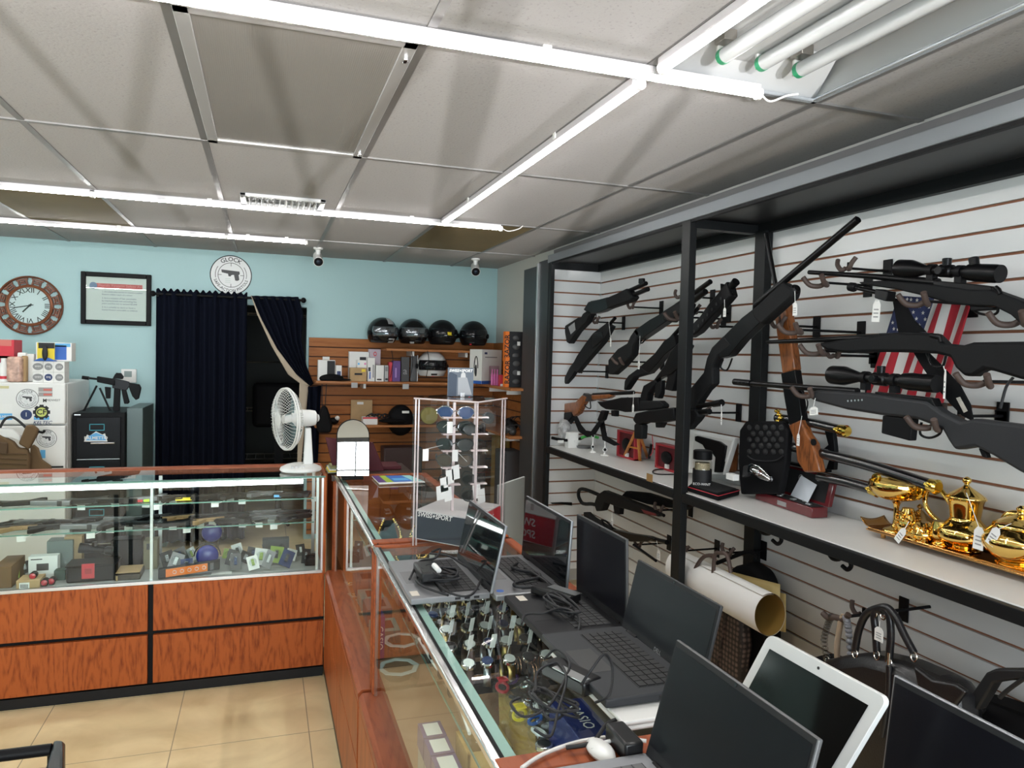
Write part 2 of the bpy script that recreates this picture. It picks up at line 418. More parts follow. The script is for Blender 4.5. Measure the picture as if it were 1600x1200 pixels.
led((1.0, yA + .07, zl), (1.0, 4.27, zl), 'strip light running away from the camera toward the back wall, over the right counter', so=-.006)
led((-2.9, 4.33, zl), (-.86, 4.33, zl), 'left section of the strip light across the ceiling in front of the vent')
led((-.84, 4.33, zl), (1.36, 4.33, zl), 'strip light across the ceiling just behind the air vent')
led((-2.9, 5.53, zl), (-.27, 5.53, zl), 'left section of the strip light nearest the teal wall')
led((-.25, 5.53, zl), (.27, 5.53, zl), 'short right section of the strip light nearest the teal wall')
led((-2.9, yA, zl), (-1.32, yA, zl), 'added unseen strip light left of the nearest one, brightening the floor')  # out of view, added to throw more light on the floor
led((-2.2, 2.2, zl), (-2.2, 4.0, zl), 'added unseen strip light on the far left, brightening the floor and ceiling')  # second unseen strip, added to lift the floor and the left ceiling
# loose cord ends
def cord(name, pts, r, label, cat='cord', m=None, parent=None, group=None, k=6):
    o = MB().tube(smoothpath(pts, k), r, 8).build(name, m or M_black, parent)
    return tag(o, label, cat, group) if not parent else o
cord('lamp_lead', [(1.36, yA, zl), (1.40, yA + .01, zl - .012), (1.45, yA + .0, zl + .008), (1.49, yA, zl + .018)], .003, 'short white cord at the end of the nearest strip light', m=M_wplast)
cord('lamp_lead', [(1.375, 4.33, zl), (1.42, 4.34, zl - .01), (1.47, 4.30, zl + .002), (1.49, 4.28, zl + .02)], .003, 'short white cord at the end of the strip light behind the vent', m=M_wplast)

# covered troffer
tx0, tx1, ty0, ty1 = GX0 + GX, GX0 + 2 * GX, GY0 - GY, GY0
t = thing('ceiling_light', 'unlit ceiling light panel with a ribbed grey diffuser, left of centre', 'light', ((tx0 + tx1) / 2, (ty0 + ty1) / 2, CZ))
b = MB()
for a, c in (((tx0 + .013, ty0 + .013), (tx0 + .05, ty1 - .013)), ((tx1 - .05, ty0 + .013), (tx1 - .013, ty1 - .013)), ((tx0 + .013, ty0 + .013), (tx1 - .013, ty0 + .05)), ((tx0 + .013, ty1 - .05), (tx1 - .013, ty1 - .013))):
    b.box((*a, CZ - .012), (*c, CZ - .0005))
b.build('frame', mat('troffer_frame', (.5, .5, .5), .4, .5), t, bevel=.002)
m = mat('prismatic_grey', (.235, .225, .21), .35); n = m.node_tree.nodes; l = m.node_tree.links
tc = n.new('ShaderNodeTexCoord'); wv = n.new('ShaderNodeTexWave'); wv.inputs['Scale'].default_value = 55; bp = n.new('ShaderNodeBump'); bp.inputs['Strength'].default_value = .3
l.new(tc.outputs['Object'], wv.inputs['Vector']); l.new(wv.outputs['Fac'], bp.inputs['Height']); l.new(bp.outputs[0], n['Principled BSDF'].inputs['Normal'])
MB().box((tx0 + .05, ty0 + .05, CZ - .006), (tx1 - .05, ty1 - .05, CZ - .001)).build('diffuser', m, t, smooth=False)
for x, y in ((tx1 - .03, ty0 + .12), (tx1 - .03, ty1 - .09)): MB().box((x - .006, y - .012, CZ - .02), (x + .006, y + .012, CZ - .011)).build('latch', M_chrome, t, bevel=.002)
# bare fitting with tubes
t = thing('ceiling_light', 'open ceiling light fitting with bare unlit tubes at the top right', 'light', ((cx0 + cx1) / 2, cy1 - GY / 2, CZ))
y0, y1 = cy1 - GY + .014, cy1 - .014; x0, x1 = cx0 + .014, cx1 - .014
mw = mat('enamel_white', (.5, .51, .515), .3)
b = MB(); b.box((x0, y0, CZ + .085), (x1, y1, CZ + .09)); b.box((x0, y0, CZ), (x0 + .004, y1, CZ + .09)); b.box((x1 - .004, y0, CZ), (x1, y1, CZ + .09)); b.box((x0, y1 - .004, CZ), (x1, y1, CZ + .09)); b.box((x0, y0, CZ), (x1, y0 + .004, CZ + .09))
for s in (.165, .33, .5):
    q = x0 + (x1 - x0) * s
b.poly([(x0 + .2, y0 + .03, CZ + .085), (x0 + .24, y0 + .03, CZ + .045), (x0 + .34, y0 + .03, CZ + .045), (x0 + .38, y0 + .03, CZ + .085)], (0, y1 - y0 - .06, 0))
b.build('tray', mw, t)
b = MB()
for a, c in (((x0, y0), (x0 + .022, y1)), ((x1 - .022, y0), (x1, y1)), ((x0, y0), (x1, y0 + .022)), ((x0, y1 - .022), (x1, y1))): b.box((*a, CZ - .012), (*c, CZ - .001))
b.build('rim', mat('rim_alu', (.62, .66, .7), .25, .7), t, bevel=.004)
b = MB(); b.hexa([(x0 + .005, y1 - .006, CZ), (x1 - .005, y1 - .006, CZ), (x1 - .005, y1 - .001, CZ), (x0 + .005, y1 - .001, CZ), (x0 + .03, y1 - .13, CZ + .082), (x1 - .03, y1 - .13, CZ + .082), (x1 - .03, y1 - .12, CZ + .084), (x0 + .03, y1 - .12, CZ + .084)]); b.build('end_plate', mw, t)
for q in (1.165, 1.29, 1.415):
    tb = MB().tube([(q, y0 + .05, CZ + .018), (q, y1 - .135, CZ + .018)], .021, 18).build('tube', mat('frosted_tube', (.52, .54, .55), .15), t)
    MB().lathe((q, y1 - .148, CZ + .018), (0, 1, 0), [(0, .0215), (.016, .0215)], 18).build('end_ring', mat('green_ring', (.03, .3, .14), .4), tb)
    b = MB().box((q - .012, y1 - .131, CZ + .004), (q + .012, y1 - .12, CZ + .05)); b.build('socket', M_wplast, t, bevel=.003)
    MB().box((q - .02, y1 - .17, CZ + .05), (q + .02, y1 - .122, CZ + .08)).build('bracket', mat('socket_metal', (.35, .33, .3), .4, .8), t, bevel=.002)
# air vent
vx0, vx1, vy0, vy1 = -.13, .30, 4.05, 4.31
t = thing('air_vent', 'white louvred ceiling air vent in front of the middle strip light', 'vent', ((vx0 + vx1) / 2, (vy0 + vy1) / 2, CZ))
MB().box((vx0 + .02, vy0 + .02, CZ - .004), (vx1 - .02, vy1 - .02, CZ - .001)).build('backing', mat('vent_dark', (.06, .07, .07), .6), t)
b = MB()
for a, c in (((vx0, vy0), (vx0 + .03, vy1)), ((vx1 - .03, vy0), (vx1, vy1)), ((vx0, vy0), (vx1, vy0 + .03)), ((vx0, vy1 - .03), (vx1, vy1))): b.box((*a, CZ - .018), (*c, CZ - .001))
b.build('frame', mw, t, bevel=.003)
for i in range(12):
    x = vx0 + .05 + i * (vx1 - vx0 - .1) / 11; tl = .5 if i < 6 else -.5
    MB().obb((x, (vy0 + vy1) / 2, CZ - .016), (.001, 0, 0), (0, (vy1 - vy0) / 2 - .035, 0), (.01 * tl, 0, .011)).build('slat', mw, t)
# stained brown tiles
for i0, nm in ((3, 'brown stained ceiling tile near the right strip lights'), (-1, 'brown stained ceiling tile at the left behind the strip light')):
    o = MB().box((GX0 + GX * i0 + .012, GY0 + GY + .012, CZ - .003), (GX0 + GX * (i0 + 1) - .012, GY0 + 2 * GY - .012, CZ - .0005)).build('ceiling_tile', mat('brown_tile', (.155, .12, .055), .7, noise=(3, .1)), smooth=False)
    tag(o, nm, 'ceiling tile')
# security cameras
def seccam(px, py, label):
    p = at(px, py, Y=5.95); t = thing('security_camera', label, 'camera', (p.x, p.y, CZ), 'bullet cameras under the ceiling')
    MB().lathe((p.x, p.y, CZ), (0, 0, -1), [(0, .036), (.012, .036), (.018, .02), (.05, .016), (.07, .016)], 20).build('mount', M_wplast, t)
    d = V((-.18 if px > 600 else .0, -.86, -.42)).normalized(); q = V((p.x, p.y, CZ - .085))
    MB().lathe(q - d * .07, d, [(0, .026), (.005, .034), (.13, .036), (.145, .038)], 22).build('housing', M_wplast, t)
    f = MB().lathe(q + d * .0755, d, [(0, .034), (.003, .033)], 22).build('front', M_black, t)
    MB().lathe(q + d * .079, d, [(0, .016), (.004, .012), (.006, .004)], 16).build('lens', mat('lens', (.02, .03, .05), .05), f)
seccam(497, 395, 'white bullet security camera over the round sign and curtain side')
seccam(743, 405, 'white bullet security camera near the back right corner')
# ================================================================= DISPLAY COUNTERS
CT = 1.01; GB = .535
def strut(b, x, y, z0, z1, w=.01): b.box((x - w, y - w, z0), (x + w, y + w, z1))
# ---- the left counter
y0, y1 = 3.742, 4.12
t = thing('display_counter', 'long glass display counter with orange wood drawers in front of the curtain', 'counter', (-.8, 3.93, 0))
XE = -2.0
MB().box((XE, y0 + .02, 0), (.30, y1, GB - .012)).build('carcass', mat('counter_black', (.006, .006, .007), .6, spec=.2), t)
MB().box((XE, y0 - .001, 0), (.296, y0 + .03, .047)).build('kickboard', mat('kick_black', (.005, .0055, .007), .45, spec=.3), t)
for xa, xb in ((XE, -1.302), (-1.278, -.502), (-.478, .296)):
    for za, zb in ((.055, .283), (.303, .523)):
        MB().box((xa, y0 - .004, za), (xb, y0 + .018, zb)).build('drawer', M_cherryX, t, bevel=.0015)
MB().box((XE, y0 - .002, GB - .012), (.30, y1, GB)).build('deck', mat('deck_grey', (.36, .37, .36), .5), t)
MB().box((XE, y0 - .006, GB - .012), (.285, y0 + .012, GB + .004)).build('sill', M_alu, t, bevel=.002)
MB().box((XE, y0, GB), (.275, y0 + .006, CT - .006)).build('front_glass', M_glass, t, smooth=False)
g = MB().box((XE, y0 - .004, CT - .006), (.295, y1 - .02, CT)); g.build('top_glass', M_glass, t, smooth=False)
MB().box((XE, y0 - .006, CT - .007), (.295, y0 - .003, CT + .001)).build('glass_edge', M_gedge, t)
MB().box((.278, y0 - .003, GB), (.288, y0 + .012, CT - .01)).build('corner_strip', M_alu, t)
MB().box((.288, y0 - .004, GB - .02), (.302, y1, CT + .004)).build('end_panel', M_cherryY, t, bevel=.002)
MB().box((XE, y1 - .03, CT - .03), (.30, y1 + .03, CT + .006)).build('rear_rail', M_cherryX2, t, bevel=.006)
for x in (-1.28, -.49, .26):
    b = MB(); strut(b, x, y0 + .02, GB, CT - .01, .006); b.build('shelf_standard', M_alu, t)
    b = MB(); strut(b, x, y1 - .05, GB, CT - .03, .008); b.build('shelf_standard', M_alu, t)
for za, yf in ((.755, y0 + .1), (.865, y0 + .16)):
    MB().box((-1.9, yf, za), (.25, y1 - .06, za + .006)).build('glass_shelf', [M_glass], t, smooth=False)
    MB().box((-1.9, yf - .002, za), (.25, yf, za + .006)).build('shelf_edge', M_gedge, t)
b = MB(); b.tube([(-1.9, y0 + .035, CT - .03), (.19, y0 + .035, CT - .03)], .011, 14)
b.build('lamp', mat('case_lamp', (1, 1, 1), .4, emit=(.95, .98, 1), estr=9), t)
MB().box((-1.95, y0 + .01, CT - .012), (.24, y0 + .06, CT - .008)).build('lamp_holder', M_alu, t)

# ---- the two right-hand counters
def sidecase(ya, yb, label, post=True, x1=.80, mid=None, farwood=True):
    xg = .345; xb_ = .30
    t = thing('display_counter', label, 'counter', (.55, (ya + yb) / 2, 0))
    MB().box((xb_ + .02, ya + .002, 0), (x1, yb - .002, GB - .02)).build('carcass', M_cherryY, t)
    n = max(1, round((yb - ya) / .7)); L = (yb - ya) / n
    MB().box((xb_ + .004, ya, .0), (xb_ + .03, yb, .047)).build('kickboard', MT['kick_black'], t)
    for k in range(n):
        a, c = ya + k * L + .002, ya + (k + 1) * L - .002
        for za, zb in ((.05, .291), (.297, GB - .045)):
            MB().box((xb_, a, za), (xb_ + .022, c, zb)).build('drawer', M_cherryY, t, bevel=.0015)
    b = MB(); b.poly([(xb_, ya, GB - .04), (xb_, ya, GB - .012), (xb_ + .012, ya, GB), (xg + .03, ya, GB), (xg + .03, ya, GB - .04)], (0, yb - ya, 0))
    b.build('ledge', M_cherrytop, t)
    MB().box((xg + .03, ya, GB - .02), (x1, yb, GB - .002)).build('deck', mat('deck_brown', (.36, .17, .085), .45), t)
    MB().box((xg, ya + .02, GB), (xg + .006, yb - .012, CT - .012)).build('front_glass', M_glass, t, smooth=False)
    MB().box((xg, ya + .01, CT - .006), (x1 - .02, yb - .02, CT)).build('top_glass', M_glass, t, smooth=False)
    MB().box((xg - .009, ya, CT - .014), (xg + .008, yb, CT + .003)).build('front_rail', mat('satin_rail', (.75, .75, .74), .22, .9), t, bevel=.004)
    MB().box((xg + .008, ya, CT - .002), (xg + .013, yb, CT + .002)).build('gasket', M_black, t)
    if farwood:
        b = MB(); b.box((xg - .006, yb - .022, CT - .03), (x1, yb, CT + .005)); b.box((xg - .006, yb - .024, GB), (xg + .018, yb, CT - .014)); b.build('far_frame', M_cherrytop, t, bevel=.004)
        MB().box((xg + .0, yb - .031, GB), (xg + .009, yb - .022, CT - .012)).build('corner_strip', M_alu, t)
    b = MB(); b.box((x1 - .03, ya, CT - .03), (x1 + .005, yb, CT + .005)); b.box((x1 - .02, yb - .03, GB), (x1, yb, CT - .02)); b.box((x1 - .02, ya, GB), (x1, ya + .03, CT - .02))
    b.build('rear_rail', M_cherrytop, t, bevel=.006)
    MB().box((x1 - .022, ya + .03, GB), (x1 - .012, yb - .03, CT - .03)).build('rear_door', mat('rear_door_dark', (.02, .018, .02), .3), t)
    MB().box((xg + .018, ya + .06, CT - .03), (xg + .040, yb - .03, CT - .010)).build('lamp_housing', mat('mint_housing', (.42, .60, .57), .35), t, bevel=.002)
    MB().tube([(xg + .034, ya + .08, CT - .037), (xg + .034, yb - .05, CT - .037)], .006, 10).build('lamp', mat('side_lamp', (1, 1, 1), .4, emit=(.95, .98, 1), estr=5), t)
    b = MB(); b.box((xg - .006, ya, CT - .03), (x1, ya + .05, CT + .004)); b.box((xg - .006, ya, GB), (xg + .02, ya + .02, CT - .014)); b.build('near_frame', M_cherrytop, t, bevel=.004)
    return t
c2 = sidecase(2.37, 3.735, 'glass display counter with wood base between the mirror and the sunglasses stand')
c3 = sidecase(1.00, 2.345, 'glass display counter with wood base holding the row of open laptops')
c4 = sidecase(-.5, .985, 'glass display counter nearest the camera, under the white tablet computer')
# corner unit that carries the red laptop
t = thing('corner_cabinet', 'wood corner cabinet behind the mirror carrying the red laptop', 'cabinet', (.6, 3.98, 0))
MB().box((.335, 3.75, 0), (.74, 4.12, CT - .03)).build('body', M_cherryY, t)
MB().box((.325, 3.745, CT - .03), (.745, 4.125, CT)).build('top', mat('dark_walnut_top', (.035, .018, .012), .4), t, bevel=.004)
# glass shelves inside the right-hand counters
for c, ya, yb in ((c3, 1.08, 2.25), (c2, 2.45, 3.65)):
    MB().box((.42, ya, .80), (.76, yb, .806)).build('glass_shelf', M_glass, c, smooth=False)
    MB().box((.418, ya, .80), (.42, yb, .806)).build('shelf_edge', M_gedge, c)

# ================================================================= STEEL DISPLAY FRAME
t = thing('wall_shelving', 'black steel wall display frame holding the white shelf along the gun wall', 'shelving', (2.0, 2.4, 0))
zb, zt2 = 2.283, 2.335
b = MB(); b.box((1.86, -1.4, zb), (1.90, 4.80, zt2)); b.build('header_beam', mat('steel_grey_beam', (.20, .215, .235), .42, .4), t, bevel=.003)
MB().box((1.865, -1.4, zt2), (2.035, 4.70, zt2 + .025)).build('upper_channel', mat('channel_grey', (.10, .10, .105), .5, .3), t)
MB().box((1.865, -1.4, zb - .012), (1.885, 4.78, zb)).build('beam_lip', M_black, t)
MB().box((1.90, -1.4, 2.29), (XR, YA, 2.30)).build('top_panel', mat('top_panel', (.02, .02, .022), .4), t)
MB().box((XR - .03, -1.4, 2.24), (XR - .002, YA, 2.295)).build('wall_rail', M_frame, t)
MB().box((1.885, YA - .02, 2.24), (XR, YA - .002, 2.295)).build('end_rail', M_frame, t)
b = MB(); b.box((1.862, 2.99, 0), (1.898, 3.062, zb)); b.build('post', M_frame, t, bevel=.002)
MB().box((XR - .045, 2.905, 0), (XR - .004, 2.985, 2.25)).build('post', M_frame, t, bevel=.002)
MB().box((1.89, 2.985, 2.245), (XR - .02, 3.035, 2.285)).build('cross_brace', M_frame, t)
MB().box((1.862, 4.735, 0), (1.89, 4.775, zb)).build('post', M_frame, t, bevel=.002)
MB().box((1.865, 4.79, 0), (1.90, 4.98, 2.31)).build('end_panel', mat('panel_black', (.022, .022, .024), .4), t)
MB().box((1.855, 4.985, 0), (1.87, 5.0, 2.30)).build('panel_trim', M_alu, t)
MB().box((1.865, 5.0, 0), (1.90, 5.30, 2.285)).build('end_panel', mat('panel_grey', (.04, .043, .046), .4), t)
# shelf
zs = 1.01
def shelf(ya, yb, zt_, name='shelf_board'):
    MB().box((1.885, ya, zt_ - .02), (XR - .003, yb, zt_)).build(name, M_white, t, bevel=.002)
    MB().box((1.862, ya, zt_ - .045), (1.886, yb, zt_ - .004)).build('shelf_rail', M_frame, t, bevel=.002)
shelf(3.065, 4.735, zs + .003); shelf(-1.3, 2.985, zs)
for y in (2.2, 1.75): MB().box((2.1, y, zs - .055), (XR, y + .03, zs - .02)).build('shelf_bracket', M_black, t)
# pale board standing at the far end of the counters
o = MB().hexa([at(792, 752, Y=3.3), at(812, 754, Y=3.3), at(812, 754, Y=3.3) + V((.01, .03, 0)), at(792, 752, Y=3.3) + V((0, .03, 0))] and
    [(.98, 3.05, .0), (1.30, 3.6, .0), (1.30, 3.62, .0), (.98, 3.07, .0), (.98, 3.05, 1.06), (1.30, 3.6, 1.0), (1.30, 3.62, 1.0), (.98, 3.07, 1.06)]).build('panel_board', mat('pale_board', (.5, .53, .52), .6))
tag(o, 'pale grey board standing behind the sunglasses stand', 'board')
# ================================================================= BUILDING BLOCKS FOR STOCK
TH = 0.0008
def pbox(name, px0, py0, px1, py1, Y, dep, m, parent=None, zb=None, bevel=.0015):
    a, c = at(px0, py1, Y=Y), at(px1, py0, Y=Y)
    return MB().box((a.x, Y, a.z if zb is None else zb), (c.x, Y + dep, c.z)).build(name, m, parent, bevel=bevel)
def patch(name, px0, py0, px1, py1, Y, m, parent, t=TH):
    a, c = at(px0, py1, Y=Y), at(px1, py0, Y=Y)
    return MB().box((a.x, Y - t, a.z), (c.x, Y - .0002, c.z)).build(name, m, parent, smooth=False)
def carton(label, px0, py0, px1, py1, Y, dep, m, zb, cat='box', group=None, prints=(), name='box', bevel=.0015):
    a, c = at(px0, py1, Y=Y), at(px1, py0, Y=Y)
    t = thing(name, label, cat, ((a.x + c.x) / 2, Y + dep / 2, zb), group)
    MB().box((a.x, Y, zb), (c.x, Y + dep, c.z)).build('carton', m, t, bevel=bevel)
    for q in prints:
        patch(q[5] if len(q) > 5 else 'print', q[0], q[1], q[2], q[3], Y, q[4], t)
    return t
def ppoly(name, pts, thick, m, parent, X=None, Y=None, bevel=.003, tr=None, off=0):
    """outline traced on a real plane of the room, given real thickness"""
    if tr: pts = [(tr[0] + tr[2] * u, tr[1] + tr[2] * v) for u, v in pts]
    if X is not None: P = [at(u, v, X=X) + V((off - thick / 2, 0, 0)) for u, v in pts]; o = (thick, 0, 0)
    else: P = [at(u, v, Y=Y) + V((0, off - thick / 2, 0)) for u, v in pts]; o = (0, thick, 0)
    return MB().poly(P, o).build(name, m, parent, bevel=bevel)
def ptube(name, pts, r, m, parent, X=None, Y=None, tr=None, sm=0, n=12, Z=None, off=(0, 0, 0), closed=False):
    if tr: pts = [(tr[0] + tr[2] * u, tr[1] + tr[2] * v) for u, v in pts]
    k = {'X': X} if X is not None else ({'Y': Y} if Y is not None else {'Z': Z})
    P = [at(u, v, **k) + V(off) for u, v in pts]
    if sm: P = smoothpath(P, sm, closed)
    return MB().tube(P, r, n, closed=closed).build(name, m, parent)
def plathe(name, a, c, prof, m, parent, X=None, Y=None, n=20, tr=None):
    """turned body between two pixels on a plane; prof = (fraction, radius)"""
    if tr: a, c = [(tr[0] + tr[2] * q[0], tr[1] + tr[2] * q[1]) for q in (a, c)]
    k = {'X': X} if X is not None else {'Y': Y}
    A, B = at(*a, **k), at(*c, **k); L = (B - A).length
    return MB().lathe(A, B - A, [(f * L, r) for f, r in prof], n).build(name, m, parent)
def grey(v, r=.5): return mat('grey_%d' % int(v * 1000), (v, v, v * 1.02), r)
M_navy = mat('navy_print', (0.02, 0.04, 0.13), .5)
M_blue = mat('blue_print', (0.03, 0.13, 0.5), .45)
M_sky = mat('sky_print', (0.12, 0.42, 0.75), .5)
M_yel = mat('yellow_print', (0.8, 0.62, 0.03), .5)
M_org = mat('orange_print', (0.85, 0.2, 0.02), .5)
M_pur = mat('purple_print', (0.1, 0.035, 0.2), .45)
M_redp = mat('red_print', (0.6, 0.03, 0.05), .5)
M_pink = mat('pink_print', (0.7, 0.22, 0.45), .5)
M_ink = mat('ink_black', (0.01, 0.01, 0.012), .6)
M_tan = mat('coyote_nylon', (0.14, 0.085, 0.04), .9, bump=(300, .4))
M_teal2 = mat('label_teal', (0.05, 0.36, 0.45), .5)

# ================================================================= LEFT PART OF THE BACK WALL
# wall clock
c = at(45, 477, Y=6.5); t = thing('wall_clock', 'round wall clock with a pierced brown wooden ring and Roman numerals', 'clock', (c.x, YB - .02, c.z))
RO, RI = .225, .15
M_clw = mat('carved_brown', (.17, .055, .025), .5, noise=(20, .25))
b = MB(); b.lathe((c.x, YB - .002, c.z), (0, -1, 0), [(0, RO), (.02, RO), (.026, RO - .006), (.02, RO - .012), (0, RO - .014), (0, RO)], 48, cap=False); b.build('outer_ring', M_clw, t)
MB().lathe((c.x, YB - .002, c.z), (0, -1, 0), [(0, RI + .01), (.03, RI + .008), (.036, RI - .002), (.03, RI - .012), (0, RI - .012), (0, RI + .01)], 48, cap=False).build('inner_ring', mat('copper_rim', (.28, .1, .05), .35, .5), t)
b = MB()
for k in range(12):
    a = 2 * math.pi * (k + .5) / 12; rd = V((math.sin(a), 0, math.cos(a))); tg = V((math.cos(a), 0, -math.sin(a))); o = V((c.x, YB - .012, c.z))
    for s in (-1, 1): b.obb(o + rd * (RI + .028) + tg * s * .026, rd * .022, tg * .006, V((0, .009, 0)))
    b.obb(o + rd * (RI + .022), rd * .005, tg * .026, V((0, .009, 0))); b.obb(o + rd * (RI + .035), rd * .005, tg * .014, V((0, .009, 0))); b.obb(o + rd * (RI + .05), rd * .006, tg * .04, V((0, .008, 0)))
b.build('pierced_pattern', M_clw, t)
face = MB().lathe((c.x, YB - .006, c.z), (0, -1, 0), [(0, RI - .005), (.006, RI - .006)], 48).build('dial', mat('dial_white', (.72, .76, .82), .35), t)
for k, s in enumerate(['XII', 'I', 'II', 'III', 'IIII', 'V', 'VI', 'VII', 'VIII', 'IX', 'X', 'XI']):
    a = 2 * math.pi * k / 12; rd = V((math.sin(a), 0, math.cos(a))); tg = V((math.cos(a), 0, -math.sin(a)))
    text(s, .052, V((c.x, YB - .0125, c.z)) + rd * (RI - .036), tg, rd, M_ink, face, 'numeral', bold=.01)
for ang, L, wd in ((R_(222), .07, .005), (R_(258), .105, .0035)):
    rd = V((math.sin(ang), 0, math.cos(ang))); tg = V((math.cos(ang), 0, -math.sin(ang)))
    MB().obb(V((c.x, YB - .018, c.z)) + rd * L * .38, rd * L * .62, tg * wd, V((0, .001, 0))).build('hand', M_ink, t)
MB().lathe((c.x, YB - .014, c.z), (0, -1, 0), [(0, .009), (.006, .009)], 14).build('hub', M_ink, t)
MB().lathe((c.x, YB - .026, c.z), (0, -1, 0), [(0, RI - .012), (.002, RI - .013)], 40).build('crystal', M_glass, t)

# framed notice
p0, p1 = at(127, 506, Y=YB), at(237, 430, Y=YB)
t = thing('framed_notice', 'black framed safety notice with a red heading on the teal wall', 'picture', ((p0.x + p1.x) / 2, YB - .015, (p0.z + p1.z) / 2))
x0, x1, z0, z1 = p0.x, p1.x, p0.z, p1.z; fw = .035
b = MB(); b.box((x0, YB - .03, z0), (x0 + fw, YB, z1)); b.box((x1 - fw, YB - .03, z0), (x1, YB, z1)); b.box((x0 + fw, YB - .03, z0), (x1 - fw, YB, z0 + fw)); b.box((x0 + fw, YB - .03, z1 - fw), (x1 - fw, YB, z1)); b.build('frame', M_black, t, bevel=.005)
MB().box((x0 + fw, YB - .012, z0 + fw), (x1 - fw, YB - .002, z1 - fw)).build('sheet', mat('notice_paper', (.68, .68, .69), .6), t)
xm = (x0 + x1) / 2; zt_ = z1 - fw; W = x1 - x0 - 2 * fw
MB().box((x0 + fw + .035, YB - .0135, zt_ - .085), (x1 - fw - .03, YB - .0122, zt_ - .05)).build('heading_band', mat('notice_red', (.62, .12, .13), .6), t)
text('Florida Firearm Safety Act', .03, (xm + .03, YB - .0136, zt_ - .067), (1, 0, 0), (0, 0, 1), mat('faded_red_ink', (.8, .3, .3), .6), t)
MB().lathe((x0 + fw + .05, YB - .0125, zt_ - .07), (0, -1, 0), [(0, .027), (.0015, .027)], 24).build('seal', mat('seal_blue', (.2, .25, .4), .6), t)
lines = ['1. An adult who stores or leaves a loaded', 'firearm within reach of a minor', '2. It is a violation of law, punishable', 'by imprisonment not exceeding five', 'years and fine not to exceed $5,000', '3. It is unlawful to store or leave a', 'loaded firearm accessible to children']
for i, s in enumerate(lines):
    text(s, .017, (x0 + fw + .11, YB - .0126, zt_ - .115 - i * .021 - (.008 if i > 1 else 0) - (.008 if i > 4 else 0)), (1, 0, 0), (0, 0, 1), mat('notice_ink', (.1, .12, .22), .6), t, align='LEFT')
MB().box((x0 + fw, YB - .018, z0 + fw), (x1 - fw, YB - .016, z1 - fw)).build('pane', M_glass, t, smooth=False)

# round metal sign
c = at(361, 430, Y=YB); RS = .163
def roundsign(cx, cz, y, R, label, name='round_sign', nrm=-1, parent=None, cat='sign'):
    if parent is None: t = thing(name, label, cat, (cx, y, cz))
    else: t = parent
    disc = MB().lathe((cx, y, cz), (0, -1, 0), [(0, R), (.004 if R > .1 else .0008, R)], 48).build('disc' if parent is None else 'sticker', mat('sign_white', (.74, .75, .75), .35), t)
    yy = y - (.0045 if R > .1 else .0012)
    b = MB()
    for r0, r1 in ((R * .955, R * 1.0), (R * .60, R * .625)):
        b.lathe((cx, yy + .0002, cz), (0, -1, 0), [(0, r0), (0, r1), (.0004, r1), (.0004, r0), (0, r0)], 48, cap=False)
    for k in range(4):
        a = math.pi / 2 * k; d = V((math.cos(a), 0, math.sin(a))); s = V((-math.sin(a), 0, math.cos(a)))
        b.obb(V((cx, yy, cz)) + d * R * .52, d * R * .08, s * R * .012, V((0, .0003, 0)))
    for a0, a1 in ((R_(150), R_(188)), (R_(-8), R_(30))):
        for k in range(8):
            a = a0 + (a1 - a0) * k / 7; d = V((math.cos(a), 0, math.sin(a))); s = V((-math.sin(a), 0, math.cos(a)))
            b.obb(V((cx, yy, cz)) + d * R * .74, d * R * .012, s * R * .055, V((0, .0003, 0)))
    b.build('rings', M_ink, disc if parent is None else t)
    par = disc if parent is None else t
    text('GLOCK', R * .30, (cx, yy, cz), (1, 0, 0), (0, 0, 1), M_ink, par, circle=(R * .79, math.pi / 2, 1), bold=.01)
    text('SAFE ACTION PISTOLS', R * .185, (cx, yy, cz), (1, 0, 0), (0, 0, 1), M_ink, par, circle=(R * .79, -math.pi / 2, -1), bold=.01) if False else None
    # lower lettering reads along the bottom of the ring
    cu = text('SAFE-ACTION PISTOLS', R * .2, (cx, yy, cz), (1, 0, 0), (0, 0, 1), M_ink, par, bold=.008, circle=(-R * .79, math.pi / 2, 1))
    # pistol emblem
    q = lambda u, v: V((cx + u * R, yy, cz + v * R))
    MB().poly([q(-.46, .26), (q(.40, .20)), q(.42, .08), q(.36, .02), q(.40, -.22), q(.30, -.28), q(.20, -.26), q(.14, .02), q(.02, -.0), q(-.02, -.07), q(-.12, -.06), q(-.14, .06), q(-.44, .12)], (0, -.0006, 0)).build('emblem', mat('emblem_grey', (.05, .05, .055), .5), par)
    for k in range(3): MB().box(q(-.28, -.18 - k * .09), q(-.02, -.2 - k * .09) + V((0, -.0006, 0))).build('small_print', mat('faint_green', (.45, .55, .5), .5), par, smooth=False)
    return t
roundsign(c.x, c.z, YB - .002, RS, 'round white metal sign with a pistol emblem above the curtain')

